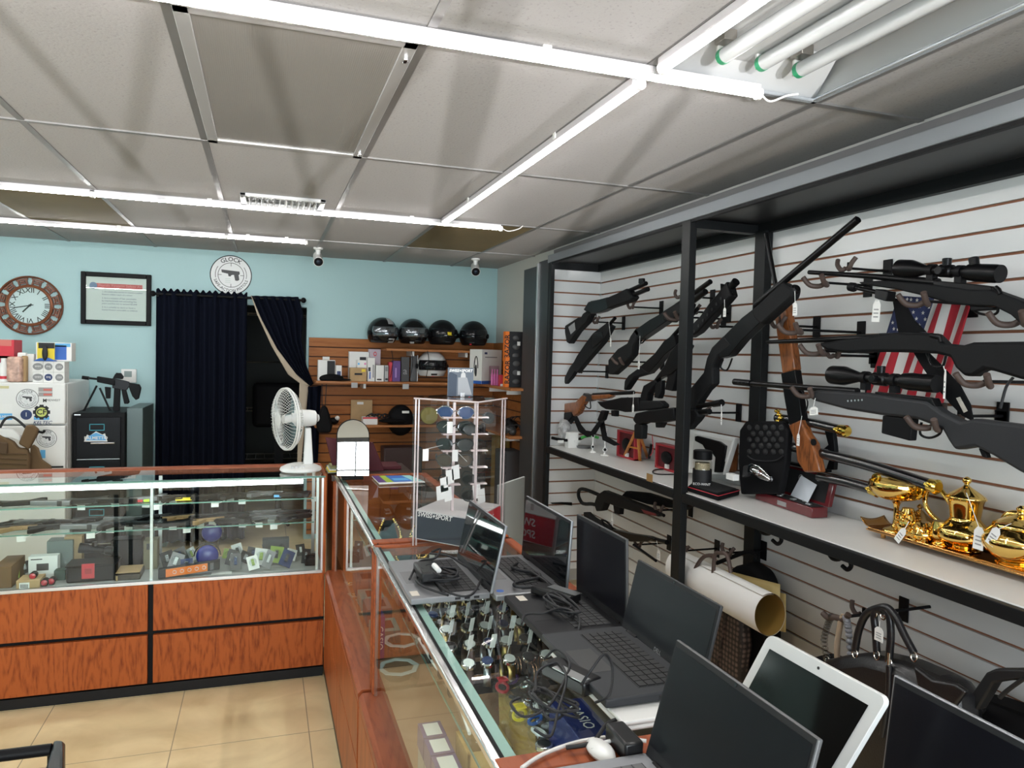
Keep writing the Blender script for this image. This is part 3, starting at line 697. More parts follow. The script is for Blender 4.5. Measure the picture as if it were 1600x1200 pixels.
# curtain rod, curtains, tie-back
t = thing('curtain_rod', 'black curtain rod with ball ends over the doorway', 'curtain rod', (-.27, YB - .09, 2.05))
a, c = at(246, 459, Y=YB - .09), at(468, 469, Y=YB - .09)
MB().tube([a, c], .011, 12).build('rod', M_black, t)
for q, s in ((a, -1), (c, 1)): MB().lathe(q, (s, 0, 0), [(0, .012), (.012, .010), (.02, .02), (.034, .024), (.048, .018), (.055, .004)], 16).build('finial', M_black, t)
for q in (a, c):
    MB().box((q.x - .008, YB - .09, q.z - .02), (q.x + .008, YB, q.z - .005)).build('bracket', M_black, t)
M_curt = mat('navy_curtain', (.0035, .005, .012), .9, spec=.1); M_lin = mat('curtain_lining', (.42, .35, .27), .9)
zc = (a.z + c.z) / 2
def cur(u, v):
    x0, x1 = -.82, -.14
    x = x0 + (x1 - x0) * u; z = zc + .035 - v * (zc - .02)
    y = YB - .085 + math.sin(u * 2 * math.pi * 9) * (.018 + .014 * v) + math.sin(u * 2 * math.pi * 4 + 1) * .012
    z += (.012 * math.sin(u * 90)) if v < .01 else 0
    return V((x, y, z))
o = MB().grid(cur, 120, 14).build('curtain', M_curt, solid=.003); tag(o, 'dark navy curtain hanging straight over the left of the doorway', 'curtain')
# pulled-aside curtain: top from x -0.14 to 0.30, gathered at the slat shelf
def cur2(u, v):
    top = at(392 + (466 - 392) * u, 462, Y=YB - .09)
    # edge curves (left edge sweeps right and down to the gathering)
    le = [(392, 462), (408, 500), (432, 545), (462, 585), (480, 606)]
    re = [(466, 464), (474, 490), (471, 530), (478, 570), (490, 600)]
    def ev(e, v):
        s = v * (len(e) - 1); i = min(int(s), len(e) - 2); f = s - i
        return (e[i][0] * (1 - f) + e[i + 1][0] * f, e[i][1] * (1 - f) + e[i + 1][1] * f)
    A, B = ev(le, v), ev(re, v)
    p = at(A[0] * (1 - u) + B[0] * u, A[1] * (1 - u) + B[1] * u, Y=YB - .10)
    p.y += math.sin(u * 2 * math.pi * 6) * .02 * (1 - .5 * v)
    return p
o = MB().grid(cur2, 60, 30).build('curtain', M_curt, solid=.003); tag(o, 'dark navy curtain with pale lining pulled aside to the right of the doorway', 'curtain')
def lin(u, v):
    le = [(392, 462), (402, 492), (424, 540), (450, 585), (470, 600)]
    re = [(393, 462), (409, 500), (433, 545), (463, 585), (484, 603)]
    s = v * 4; i = min(int(s), 3); f = s - i
    A = [le[i][k] * (1 - f) + le[i + 1][k] * f for k in (0, 1)]; B = [re[i][k] * (1 - f) + re[i + 1][k] * f for k in (0, 1)]
    return at(A[0] * (1 - u) + B[0] * u, A[1] * (1 - u) + B[1] * u, Y=YB - .115)
MB().grid(lin, 4, 24).build('lining', M_lin, o, solid=.003)
def low(u, v):
    A = (474 + 4 * math.sin(v * 3), 605 + v * 130); B = (502 - 6 * v, 603 + v * 132)
    p = at(A[0] * (1 - u) + B[0] * u, A[1] * (1 - u) + B[1] * u, Y=YB - .11); p.y += math.sin(u * 15) * .015; return p
MB().grid(low, 24, 8).build('lower_drop', M_curt, o, solid=.003)
def low2(u, v):
    A = (468 - 4 * v, 598 + v * 137); B = (482 - 12 * v, 603 + v * 132)
    return at(A[0] * (1 - u) + B[0] * u, A[1] * (1 - u) + B[1] * u, Y=YB - .118)
MB().grid(low2, 4, 8).build('lining', M_lin, o, solid=.003)
# things in the dim back room
for nm, lb, q, col in (('wire_rack', '', None, None),):
    t = thing('storage_rack', 'grey wire rack in the dim room behind the curtain', 'rack', (.1, 8.2, 0))
    for x in (-.25, .45):
        for y in (8.0, 8.4): MB().tube([(x, y, 0), (x, y, 2.1)], .012, 8).build('post', M_alu, t)
    for z in (.5, 1.0, 1.5, 2.0):
        b = MB()
        b.tube([(-.25, 8, z), (.45, 8, z), (.45, 8.4, z), (-.25, 8.4, z), (-.25, 8, z)], .006, 6)
        for k in range(9): b.tube([(-.25 + k * .0875, 8, z), (-.25 + k * .0875, 8.4, z)], .003, 5)
        b.build('wire_shelf', M_alu, t)
t = thing('office_chair', 'black high backed chair in the dim room behind the curtain', 'chair', (.12, 7.3, 0))
MB().box((-.1, 7.25, .9), (.38, 7.35, 1.32)).build('backrest', M_matte, t, bevel=.04); MB().box((-.1, 7.0, .44), (.38, 7.5, .54)).build('seat', M_matte, t, bevel=.03)
MB().tube([(.14, 7.25, .1), (.14, 7.25, .45)], .03, 10).build('stem', M_black, t); MB().box((.1, 7.33, .5), (.18, 7.37, 1.0)).build('back_bar', M_black, t)
for k in range(5):
    a = 2 * math.pi * k / 5; MB().tube([(.14, 7.25, .1), (.14 + .28 * math.cos(a), 7.25 + .28 * math.sin(a), .03)], [.025, .015], 8).build('foot', M_black, t)

# refrigerator with stickers
YFR = 5.75
p1 = at(102, 600, Y=YFR); xr = p1.x; zf = at(50, 598, Y=YFR).z; xl = -2.02
t = thing('refrigerator', 'white two door refrigerator covered with stickers on the left', 'refrigerator', ((xl + xr) / 2, YFR + .35, 0))
MB().box((xl, YFR + .06, .02), (xr, YB - .06, zf)).build('cabinet', M_wplast, t, bevel=.008)
zs1 = at(50, 664, Y=YFR).z
MB().box((xl, YFR, zs1 + .004), (xr, YFR + .055, zf)).build('freezer_door', M_wplast, t, bevel=.008)
MB().box((xl, YFR, .05), (xr, YFR + .055, zs1 - .006)).build('lower_door', M_wplast, t, bevel=.008)
def stick_c(px, py, r, m, nm='sticker'):
    c = at(px, py, Y=YFR); return MB().lathe((c.x, YFR, c.z), (0, -1, 0), [(0, r), (.0008, r)], 28).build(nm, m, t)
for px, py, s in ((43, 623, 13), (73, 685, 12)):
    c = at(px, py, Y=YFR); R = s * 5.85 / 1148
    roundsign(c.x, c.z, YFR, R, '', parent=t)
stick_c(41, 648, .034, M_navy); c = at(41, 648, Y=YFR); text('1', .04, (c.x, YFR - .001, c.z), (1, 0, 0), (0, 0, 1), M_paper, t)
# gear badge
c = at(65, 644, Y=YFR); b = MB()
for k in range(8):
    a = math.pi / 4 * k; d = V((math.cos(a), 0, math.sin(a))); b.obb(V((c.x, YFR - .0005, c.z)) + d * .042, d * .009, V((-d.z, 0, d.x)) * .012, V((0, .0004, 0)))
b.lathe((c.x, YFR, c.z), (0, -1, 0), [(0, .043), (.001, .043)], 24); b.build('gear_sticker', M_ink, t)
MB().lathe((c.x, YFR - .001, c.z), (0, -1, 0), [(0, .032), (.0006, .032)], 24).build('gear_centre', mat('gear_yellow', (.55, .6, .15), .5), t)
text('CF', .05, (c.x, YFR - .002, c.z), (1, 0, 0), (0, 0, 1), M_ink, t, bold=.02)
patch('sticker', 53, 650, 77, 656, YFR, M_sky, t)
text('KELTEC', .032, at(66, 660.5, Y=YFR - .001), (1, 0, 0), (0, 0, 1), M_navy, t, shear=.3, bold=.01)
for yy in (605.5, 613): patch('sticker', 60, yy, 82, yy + 6.5, YFR, mat('sticker_grey', (.35, .33, .32), .5), t); patch('sticker_stripe', 68, yy + 2, 81, yy + 5, YFR - .0008, mat('sticker_red', (.6, .15, .12), .5), t)
text('M', .03, at(70, 626, Y=YFR - .001), (1, 0, 0), (0, 0, 1), M_ink, t, bold=.04); text('MIDWEST', .02, at(83, 625.5, Y=YFR - .001), (1, 0, 0), (0, 0, 1), M_ink, t)
patch('sticker', 0, 631, 19, 657, YFR, M_paper, t); patch('sticker', 0, 646, 19, 656, YFR - .0008, M_sky, t); text('PALMETTO', .022, at(8, 651, Y=YFR - .0018), (1, 0, 0), (0, 0, 1), M_paper, t, bold=.01)
patch('sticker', 0, 603, 14, 607, YFR, mat('masking_tape', (.6, .55, .3), .6), t)
patch('sticker', 63, 703, 71, 716, YFR, M_sky, t)
MB().box((xr - .10, YFR - .002, at(50, 729, Y=YFR).z - .012), (xr - .01, YFR - .0002, at(50, 729, Y=YFR).z)).build('badge', M_ink, t)

# boxes and bags on the refrigerator
zt3 = zf + .0015
ys = YFR + .02
for i, (u0, u1) in enumerate(((51, 67.5), (67.5, 84), (84, 101))):
    for k in range(2):
        v0, v1 = ((584.5, 598.5), (570.5, 584.5))[k]
        a, c = at(u0, v1, Y=ys), at(u1, v0, Y=ys); h = .0715
        tt = thing('ammunition_box', 'small white labelled ammunition box on the refrigerator, %s of the %s pair' % (('bottom', 'top')[k], ('left', 'middle', 'right')[i]), 'box', ((a.x + c.x) / 2, ys + .06, zt3 + k * (h + .001)), 'white ammunition boxes on the refrigerator')
        MB().box((a.x, ys, zt3 + k * (h + .001)), (c.x - .001, ys + .13, zt3 + k * (h + .001) + h)).build('carton', M_paper, tt, bevel=.001)
        q = ((a.x + c.x) / 2, ys, zt3 + k * (h + .001) + h / 2)
        MB().lathe((q[0], ys, q[2] + (.0)), (0, -1, 0), [(0, .024), (.0008, .024)], 20, sx=1.3 if i == 0 else 1).build('print', (M_navy if (i, k) == (1, 0) else grey(.25)), tt)
        text(('9MM', 'FMJ', '.223')[i], .018, (q[0], ys - .001, q[2]), (1, 0, 0), (0, 0, 1), M_paper, tt)
carton('white and blue carton standing behind the small ammunition boxes', 56, 536, 112, 572, ys + .1, .12, M_paper, zt3 + .146, prints=[(86, 540, 104, 562, M_blue), (58, 537, 110, 541, M_sky)])
t = carton('yellow blister pack of pliers standing on the ammunition boxes', 58, 536, 85, 566, ys + .01, .012, M_yel, zt3 + .146, name='blister_pack', cat='package', prints=[(60, 536, 85, 544, M_ink)])
a = at(71, 552, Y=ys); MB().ball((a.x, ys - .012, a.z), (.018, .012, .05)).build('pliers', M_ink, t)
o = MB().poly([(at(52, 570, Y=ys).x, ys - .01, zt3 + .146), (at(62, 563, Y=ys).x, ys - .02, zt3 + .165), (at(76, 562, Y=ys).x, ys - .01, zt3 + .17), (at(88, 570, Y=ys).x, ys - .01, zt3 + .146)], (0, .06, 0)).build('blue_pouch', M_blue, bevel=.006); tag(o, 'crumpled blue pouch on top of the ammunition boxes', 'pouch')
t = carton('red and pink gift box on the far left of the refrigerator', -15, 531, 22, 555, ys + .15, .18, M_redp, zt3 + .155, prints=[(-15, 531, 18, 540, mat('salmon', (.6, .16, .13), .5))])
carton('red carton under the gift box on the refrigerator', -15, 556, 16, 598, ys + .15, .18, mat('magenta_red', (.4, .02, .06), .5), zt3)
o = MB().box((at(9, 598, Y=ys).x, ys, zt3), (at(33, 560, Y=ys).x, ys + .08, at(9, 557, Y=ys).z)).build('snack_bag', mat('clear_bag_pink', (.55, .36, .29), .25, noise=(30, .35)), bevel=.018, seg=3); tag(o, 'clear bag of pinkish pellets on the refrigerator', 'bag')
o = pbox('brown_bag', 33, 556, 41, 598, ys + .05, .05, M_kraft, zb=zt3, bevel=.008); tag(o, 'narrow brown paper bag beside the clear pellet bag', 'bag')
for i, (u0, u1, v) in enumerate(((27, 40, 551), (41, 53, 553))):
    o = pbox('paper_packet', u0, v, u1, 598, ys + .11, .05, M_paper, zb=zt3, bevel=.006); tag(o, 'white paper packet on the refrigerator, %s one' % ('left', 'right')[i], 'packet', 'white packets on the refrigerator')
t = thing('spray_bottle', 'white bottle with a red band at the left edge of the refrigerator', 'bottle', (at(2, 598, Y=ys).x, ys + .0, zt3))
a = at(3, 598, Y=ys); MB().lathe((a.x, ys - .0 + .04, zt3), (0, 0, 1), [(0, .03), (.11, .03), (.135, .016), (.16, .016)], 20).build('bottle_body', M_wplast, t); MB().lathe((a.x, ys + .04, zt3 + .02), (0, 0, 1), [(0, .031), (.02, .031)], 20).build('band', M_redp, t)

# plate carrier vest on a hanger
t = thing('plate_carrier', 'coyote brown plate carrier vest hanging in front of the refrigerator', 'vest', (at(25, 700, Y=5.5).x, 5.5, .8))
Y = 5.5
ppoly('front_panel', [(-25, 740), (-25, 672), (0, 678), (22, 690), (30, 700), (44, 700), (48, 715), (46, 740)], .05, M_tan, t, Y=Y, bevel=.012)
ppoly('side_panel', [(46, 738), (48, 700), (52, 694), (60, 700), (66, 718), (80, 728), (82, 738)], .03, M_tan, t, Y=Y + .06, bevel=.008)
ppoly('shoulder_strap', [(30, 693), (42, 664), (52, 664), (61, 671), (58, 680), (46, 702)], .05, M_tan, t, Y=Y - .02, bevel=.01)
ppoly('pouch', [(-20, 706), (12, 710), (12, 692), (-20, 688)], .03, mat('brown_nylon', (.09, .055, .03), .9), t, Y=Y - .03, bevel=.006)
for v in (708, 716, 724, 732): ptube('webbing', [(-20, v), (42, v + 2)], .004, mat('webbing_tan', (.1, .06, .03), .9), t, Y=Y - .03)
ptube('hanger', [(0, 668), (8, 655), (20, 652), (32, 660), (40, 668)], .008, M_ink, t, Y=Y - .01, sm=4)
ppoly('white_lining', [(-5, 668), (20, 670), (33, 680), (33, 690), (20, 685), (-5, 682)], .03, M_wplast, t, Y=Y, bevel=.008)
ptube('buckle', [(56, 672), (66, 676), (70, 672)], .008, M_black, t, Y=Y - .01, sm=3)

# filing cabinet
YC = 5.9; a = at(104, 650, Y=YC); c = at(195, 655, Y=YC); zc_ = at(150, 645, Y=YC).z
t = thing('filing_cabinet', 'black four drawer filing cabinet under the rifle on its bipod', 'cabinet', ((a.x + c.x) / 2, YC + .3, 0))
a.x = max(a.x, xr + .012); MB().box((a.x, YC, 0), (c.x, YB - .05, zc_)).build('shell', M_black, t, bevel=.004)
zd = [at(150, 652, Y=YC).z, at(150, 716, Y=YC).z]; dh = zd[0] - zd[1]
for k in range(3):
    z1_ = zd[0] - k * (dh + .012); z0_ = z1_ - dh
    if z0_ < .03: z0_ = .03
    d = MB().box((a.x + .025, YC - .012, z0_), (c.x - .025, YC, z1_)).build('drawer', mat('satin_black', (.004, .004, .006), .3, spec=.2), t, bevel=.003)
    MB().tube([(a.x + .12, YC - .03, z0_ + dh * .38), (a.x + .27, YC - .03, z0_ + dh * .38)], .006, 8).build('handle', M_alu, d)
    hx = (a.x + c.x) / 2 - .01; hz = z0_ + dh * .76
    b = MB(); b.box((hx - .048, YC - .014, hz - .024), (hx + .048, YC - .012, hz - .019)); b.box((hx - .048, YC - .014, hz + .019), (hx + .048, YC - .012, hz + .024)); b.box((hx - .048, YC - .014, hz - .024), (hx - .043, YC - .012, hz + .024)); b.box((hx + .043, YC - .014, hz - .024), (hx + .048, YC - .012, hz + .024)); b.build('label_holder', M_teal2, d)
    MB().box((a.x + .03, YC - .015, z0_ - .008), (c.x - .03, YC - .002, z0_ - .003)).build('drawer_lip', M_alu, d)
MB().box((-1.27, YC - .002, zc_ - .018), (-1.23, YC - .001, zc_ - .01)).build('badge', M_alu, t)
YS = YC - .013
pp = [(131, 690), (136, 679), (140, 681), (150, 674), (160, 679), (164, 677), (168, 690)]
ppoly('sticker', pp, .001, M_paper, t, Y=YS, bevel=0); ppoly('sticker_art', [(134, 688), (137, 682), (150, 676), (163, 681), (166, 688)], .001, M_sky, t, Y=YS - .001, bevel=0)
text('PALMETTO', .03, at(150, 684.5, Y=YS - .0022), (1, 0, 0), (0, 0, 1), M_paper, t, bold=.02)
# second greenish cabinet body behind
c2_ = at(218, 640, Y=6.2)
o = MB().box((c.x + .004, YC + .05, 0), (c.x + .11, YB - .04, zc_ + .03)).build('steel_locker', mat('grey_green_steel', (.1, .14, .14), .4, .2), bevel=.004); tag(o, 'narrow grey green steel cabinet beside the black filing cabinet', 'cabinet')
# thermostat
t = thing('thermostat', 'white wall thermostat with a grey screen behind the rifle', 'thermostat', (at(203, 587, Y=YB).x, YB, at(203, 587, Y=YB).z))
pbox('case', 189, 577, 213, 598, YB - .025, .024, M_wplast, t, bevel=.004); patch('screen', 194, 580, 206, 589, YB - .025, mat('lcd', (.2, .26, .25), .3), t)

# carbine on its bipod
Y = 6.1
t = thing('carbine_rifle', 'black carbine with optic standing on its bipod on the filing cabinet', 'rifle', (at(170, 640, Y=Y).x, Y, zc_))
T = (0, 520, .1833)
ptube('barrel', [(705, 380), (880, 400)], .008, M_steel, t, Y=Y, tr=T); plathe('muzzle', (700, 380), (760, 388), [(0, .013), (1, .013)], M_steel, t, Y=Y, tr=T)
ppoly('handguard', [(830, 370), (985, 395), (985, 450), (830, 420)], .045, M_black, t, Y=Y, tr=T, bevel=.006)
ppoly('receiver', [(960, 385), (1100, 415), (1110, 450), (1080, 490), (960, 470)], .035, M_steel, t, Y=Y, tr=T)
ppoly('magazine', [(975, 460), (1028, 470), (1020, 670), (965, 665)], .025, M_black, t, Y=Y, tr=T)
ppoly('grip', [(1035, 480), (1075, 485), (1105, 590), (1095, 605), (1060, 605)], .03, M_black, t, Y=Y, tr=T, bevel=.005)
ppoly('stock', [(1090, 425), (1190, 440), (1205, 470), (1185, 560), (1160, 573), (1130, 540), (1110, 490)], .035, M_black, t, Y=Y, tr=T, bevel=.005)
op = ppoly('optic', [(965, 385), (985, 350), (1030, 342), (1055, 375), (1045, 395)], .035, M_black, t, Y=Y, tr=T)
plathe('objective', (990, 360), (1030, 362), [(0, .017), (1, .017)], M_steel, op, Y=Y, tr=T)
ppoly('tactical_light', [(895, 460), (945, 465), (940, 560), (905, 560)], .03, M_black, t, Y=Y, tr=T)
for q in ([(825, 450), (715, 665)], [(850, 470), (940, 665)]):
    lg = ptube('bipod_leg', q, .007, M_steel, t, Y=Y, tr=T); e = at(T[0] + T[2] * q[1][0], T[1] + T[2] * q[1][1], Y=Y); MB().ball(e, .012, 10, 6).build('foot', M_black, lg)

# ================================================================= BACK SLAT WALL SHELVES
M_shelfb = wood('orange_shelf', (0.38, 0.15, 0.05), (0.3, 0.11, 0.035), axis='X', scale=3)
Z1, Z2, Z3 = 1.668, 1.386, 1.02
def wshelf(x0, x1, y0, y1, z, label, nb=2):
    t = thing('wall_shelf', label, 'shelf', ((x0 + x1) / 2, (y0 + y1) / 2, z - .02))
    MB().box((x0, y0, z - .02), (x1, y1, z)).build('board', M_shelfb, t, bevel=.002)
    for k in range(nb):
        if y1 > YB - .05: x = x0 + (x1 - x0) * (k + .5) / nb; MB().box((x - .01, y0 + .05, z - .06), (x + .01, y1, z - .02)).build('bracket', M_wplast, t)
        else: y = y0 + (y1 - y0) * (k + .5) / nb; MB().box((x0 + .05, y - .01, z - .06), (x1, y + .01, z - .02)).build('bracket', M_wplast, t)
    return t
wshelf(.97, 1.92, 6.2, YB - .032, Z1, 'top wooden shelf carrying the four dark helmets')
wshelf(.40, XW - .03, 6.2, YB - .032, Z2, 'long wooden shelf of boxed goods under the helmets')
wshelf(.40, XW - .03, 6.2, YB - .032, Z3, 'lower wooden shelf behind the standing mirror')
wshelf(1.76, XW - .032, 5.25, 6.19, Z2, 'wooden side shelf with the headset carton and orange and black packs')
wshelf(1.76, XW - .032, 5.25, 6.19, Z3, 'lower wooden side shelf with tools behind the sunglasses stand')

# full face helmets
def helmet(px, zs_, label, shell, visor, yaw=0, R=.125, decals=(), Y=6.34, group=None, big=1.02):
    p = at(px, 520, Y=Y)
    t = thing('motorcycle_helmet', label, 'helmet', (p.x, Y, zs_), group)
    Rz = Matrix.Rotation(yaw, 3, 'Z'); c = V((p.x, Y, zs_ + .128 * big))
    def w(v):
        x, y, z = v
        if z < -.085: z = -.085 - (z + .085) * .15
        if y < 0 and z < 0: y *= 1.13; x *= 1 - .25 * min(1, -z / .13) * min(1, -y / .1)
        return V((x, y, z))
    b = MB(); b.ball((0, 0, 0), (.125 * big, .15 * big, .132 * big), 32, 20)
    for v in b.bm.verts: v.co = c + Rz @ w(v.co)
    b.build('shell', shell, t)
    def vis(u, v):
        a = R_(-90) + R_(-66 + 132 * u); e = R_(-12 + 34 * v)
        q = V((.131 * big * math.cos(e) * math.cos(a), .160 * big * math.cos(e) * math.sin(a), .137 * big * math.sin(e)))
        if q.y < 0 and q.z < 0: q = V((q.x * .97, q.y * 1.13, q.z))
        return c + Rz @ q
    MB().grid(vis, 24, 10).build('visor', visor, t, solid=.003)
    for s in (-1, 1): MB().lathe(c + Rz @ V((s * .118 * big, -.03, .0)), Rz @ V((s, -.3, 0)), [(0, .022), (.014, .02), (.018, .008)], 16).build('hinge', M_black, t)
    def vent(u, v, a0=-14, a1=14, e0=-30, e1=-24, k=1.0):
        a = R_(-90) + R_(a0 + (a1 - a0) * u); e = R_(e0 + (e1 - e0) * v)
        q = V((.131 * big * math.cos(e) * math.cos(a), .162 * big * math.cos(e) * math.sin(a), .137 * big * math.sin(e)))
        q = w(q); q.y -= .005
        return c + Rz @ q
    MB().grid(vent, 8, 2).build('chin_vent', M_ink, t, solid=.002)
    for (a0, a1, e0, e1, m) in decals:
        MB().grid(lambda u, v: vent(u, v, a0, a1, e0, e1), 10, 5).build('decal', m, t, solid=.0015)
    return t
Mgl = mat('gloss_black_shell', (.007, .007, .008), .16, spec=.4); Mmt = mat('satin_black_shell', (.006, .006, .007), .45, spec=.3); Mvi = mat('smoke_visor', (.008, .009, .011), .1, spec=.4); Mvs = mat('mirror_visor', (.22, .24, .26), .15, .8)
Msil = mat('silver_decal', (.5, .5, .51), .35, .4)
helmet(597.5, Z1, 'black and silver full face helmet, leftmost on the top shelf', Mgl, Mvs, .25, decals=[(-8, 22, -48, -20, Msil), (-4, 24, 32, 62, Msil)])
helmet(645, Z1, 'glossy black helmet with a mirror visor, second from the left on the top shelf', Mgl, Mvs, .1, decals=[(-40, -20, -44, -30, Msil)])
helmet(691, Z1, 'plain black helmet with a small yellow sticker on the visor, third on the top shelf', Mmt, Mvi, .1, decals=[(-4, 12, -2, 10, M_yel)])
helmet(740, Z1, 'black helmet with a red chin mark, rightmost on the top shelf', Mmt, Mvi, -.35, decals=[(-12, -2, -36, -28, M_redp)])
h = helmet(676, Z2, 'white full face helmet with a dark visor under the black ones', mat('gloss_white_shell', (.66, .67, .67), .18, coat=.4), Mvi, -.1, decals=[(-12, 0, -44, -34, M_redp)], big=1.06)
# chin straps hanging from the top shelf
for px in (612, 643, 668):
    o = MB().tube(smoothpath([at(px, 548, Y=6.19), at(px + 2, 565, Y=6.17), at(px - 2, 590, Y=6.18)], 4), .003, 6).build('helmet_strap', M_black); tag(o, 'black helmet strap hanging below the top shelf, ' + {612: 'leftmost', 643: 'middle', 668: 'rightmost'}[px], 'strap', 'helmet straps')

yb_ = 6.3
carton('white and black gadget box at the left end of the boxed goods shelf', 497, 563, 524, 586, yb_, .1, M_paper, Z2, prints=[(511, 564, 523.5, 588, M_ink)])
carton('very small white box on the shelf beside the black cap', 525, 571, 534, 588, yb_ - .03, .05, M_paper, Z2, prints=[(526.5, 580, 532.5, 587, M_navy)])
o = MB().box(tuple(at(504, 562, Y=YB - .036)), tuple(at(515, 557.5, Y=YB - .034))).build('price_card', M_paper, smooth=False); tag(o, 'small white price card on the brown slats above the gadget box', 'card')
t = thing('cap', 'flat black cap lying at the left end of the boxed goods shelf', 'cap', (at(518, 595, Y=6.25).x, 6.25, Z2))
p = at(518, 595, Y=6.25); MB().ball((p.x, 6.25, Z2 + .02), (.1, .05, .038), 20, 10).build('crown', M_matte, t); MB().ball((p.x + .07, 6.24, Z2 + .012), (.09, .06, .01), 20, 8).build('brim', M_matte, t)
carton('large flat white carton behind the kraft box on the shelf', 545, 550, 578, 596, yb_ + .12, .08, M_paper, Z2, prints=[(562, 558, 572, 565, M_ink)])
carton('white carton with small pictures standing behind the kraft box', 558, 563, 573, 596, yb_ + .03, .06, M_paper, Z2, prints=[(559, 567, 562, 570, M_sky), (569, 567, 572, 570, M_pink)])
t = carton('small kraft cardboard box with a sticker on the shelf', 547, 575, 573, 596, yb_ - .06, .09, M_kraft, Z2, prints=[(565, 577, 571, 581, M_yel), (554, 583, 566, 586, M_ink)])
carton('tall narrow white carton with a dark picture on the shelf', 574, 559, 586, 596, yb_ - .04, .06, M_paper, Z2, prints=[(575.5, 574, 579, 580, M_ink), (582, 570, 584.5, 590, grey(.3)), (577, 581, 579, 592, M_blue)])
t = carton('pale pink carton with a red figure behind the tall white one', 576, 546, 595, 572, yb_ + .12, .06, mat('lilac_card', (.5, .42, .48), .6), Z2)
p = at(586, 553, Y=yb_ + .12); MB().lathe((p.x, yb_ + .119, p.z), (0, -1, 0), [(0, .012), (0, .02), (.001, .02), (.001, .012), (0, .012)], 20, sx=.7, cap=False).build('print', M_redp, t)
carton('squat white carton beside the red box on the shelf', 587, 571, 600, 597, yb_ - .05, .1, M_paper, Z2, prints=[(589, 592, 596, 594, M_ink)])
carton('grey white carton just right of the squat white one', 600.5, 571, 607, 597, yb_ - .04, .08, grey(.42), Z2, prints=[(602, 573, 606, 580, grey(.2)), (602, 591, 606, 594, M_ink)])
carton('red box behind the white cartons on the shelf', 607.5, 566, 613, 597, yb_, .07, M_redp, Z2)
t = carton('purple box with a rounded cap on the shelf', 613, 564, 626, 597, yb_ - .02, .07, M_pur, Z2, prints=[(617, 575, 620, 590, mat('lilac', (.35, .2, .5), .5))])
t = carton('dark grey box with a single letter logo on the shelf', 626.5, 558, 640, 597, yb_, .05, grey(.05), Z2); text('a', .09, at(633, 580, Y=yb_ - .001), (1, 0, 0), (0, 0, 1), grey(.3), t)
t = thing('picture_frame', 'grey glass panel with a pale frame leaning beside the white helmet', 'frame', (at(647, 597, Y=yb_).x, yb_ + .05, Z2))
pbox('panel', 641, 556, 651.5, 597, yb_ + .06, .01, grey(.08, .1), t, zb=Z2); pbox('edge', 651.5, 555, 653.5, 597, yb_ + .055, .02, M_wplast, t, zb=Z2)
# cameras below the shelf
for px, py in ((554, 600), (634, 602)):
    o = pbox('price_holder', px - 5, py - 2, px + 5, py + 6, 6.185, .01, grey(.4), bevel=.002); tag(o, 'small price holder clipped under the boxed goods shelf, %s one' % ('left' if px < 600 else 'right'), 'price holder', 'price holders under the shelf')

# headset carton on the side shelf: corner toward the camera
a, c, d = at(752, 609, Z=Z2), at(733, 600, Z=Z2), at(788, 606, Z=Z2)
a = V((1.705, 6.0, Z2 + .001)); 
pA, pB, pC = at(752, 605, Y=5.95), at(733, 600, Y=6.13), at(790, 600, Y=6.16)
zt4 = at(752, 546, Y=5.95).z
t = thing('headset_carton', 'large white and blue carton picturing a black headset', 'box', (pA.x, pA.y, Z2))
A, B, D = V((pA.x, pA.y, Z2 + .001)), V((pB.x, pB.y, Z2 + .001)), V((min(pC.x, 1.98), pC.y, Z2 + .001)); E_ = B + (D - A); up = V((0, 0, zt4 - Z2))
MB().hexa([A, D, E_, B, A + up, D + up, E_ + up, B + up]).build('carton', M_paper, t, bevel=.002)
def facepatch(A, B, u0, u1, v0, v1, m, t, nm='print', off=.001):
    n = (B - A).cross(V((0, 0, 1))).normalized()
    if n.dot(A - CAM) > 0: n = -n
    q = lambda u, v: A + (B - A) * u + up * v + n * off
    return MB().poly([q(u0, v0), q(u1, v0), q(u1, v1), q(u0, v1)], n * .0006).build(nm, m, t, smooth=False)
facepatch(A, D, 0, 1, 0, .09, M_blue, t); facepatch(A, B, 0, 1, 0, .09, M_blue, t); facepatch(A, D, .12, .25, .86, .92, M_navy, t); facepatch(A, D, .15, .75, .76, .79, grey(.3), t)
n = (B - A).cross(V((0, 0, 1))).normalized(); n = -n if n.dot(A - CAM) > 0 else n
cc = A + (B - A) * .45 + up * .45 + n * .002
MB().tube([cc + (B - A).normalized() * .028 * math.cos(th) + V((0, 0, .10 * math.sin(th))) for th in [math.pi * k / 16 for k in range(17)]], .004, 8).build('headset_picture', M_ink, t)
MB().ball(cc + V((0, 0, -.02)), (.012, .012, .05)).build('headset_picture', M_ink, t)
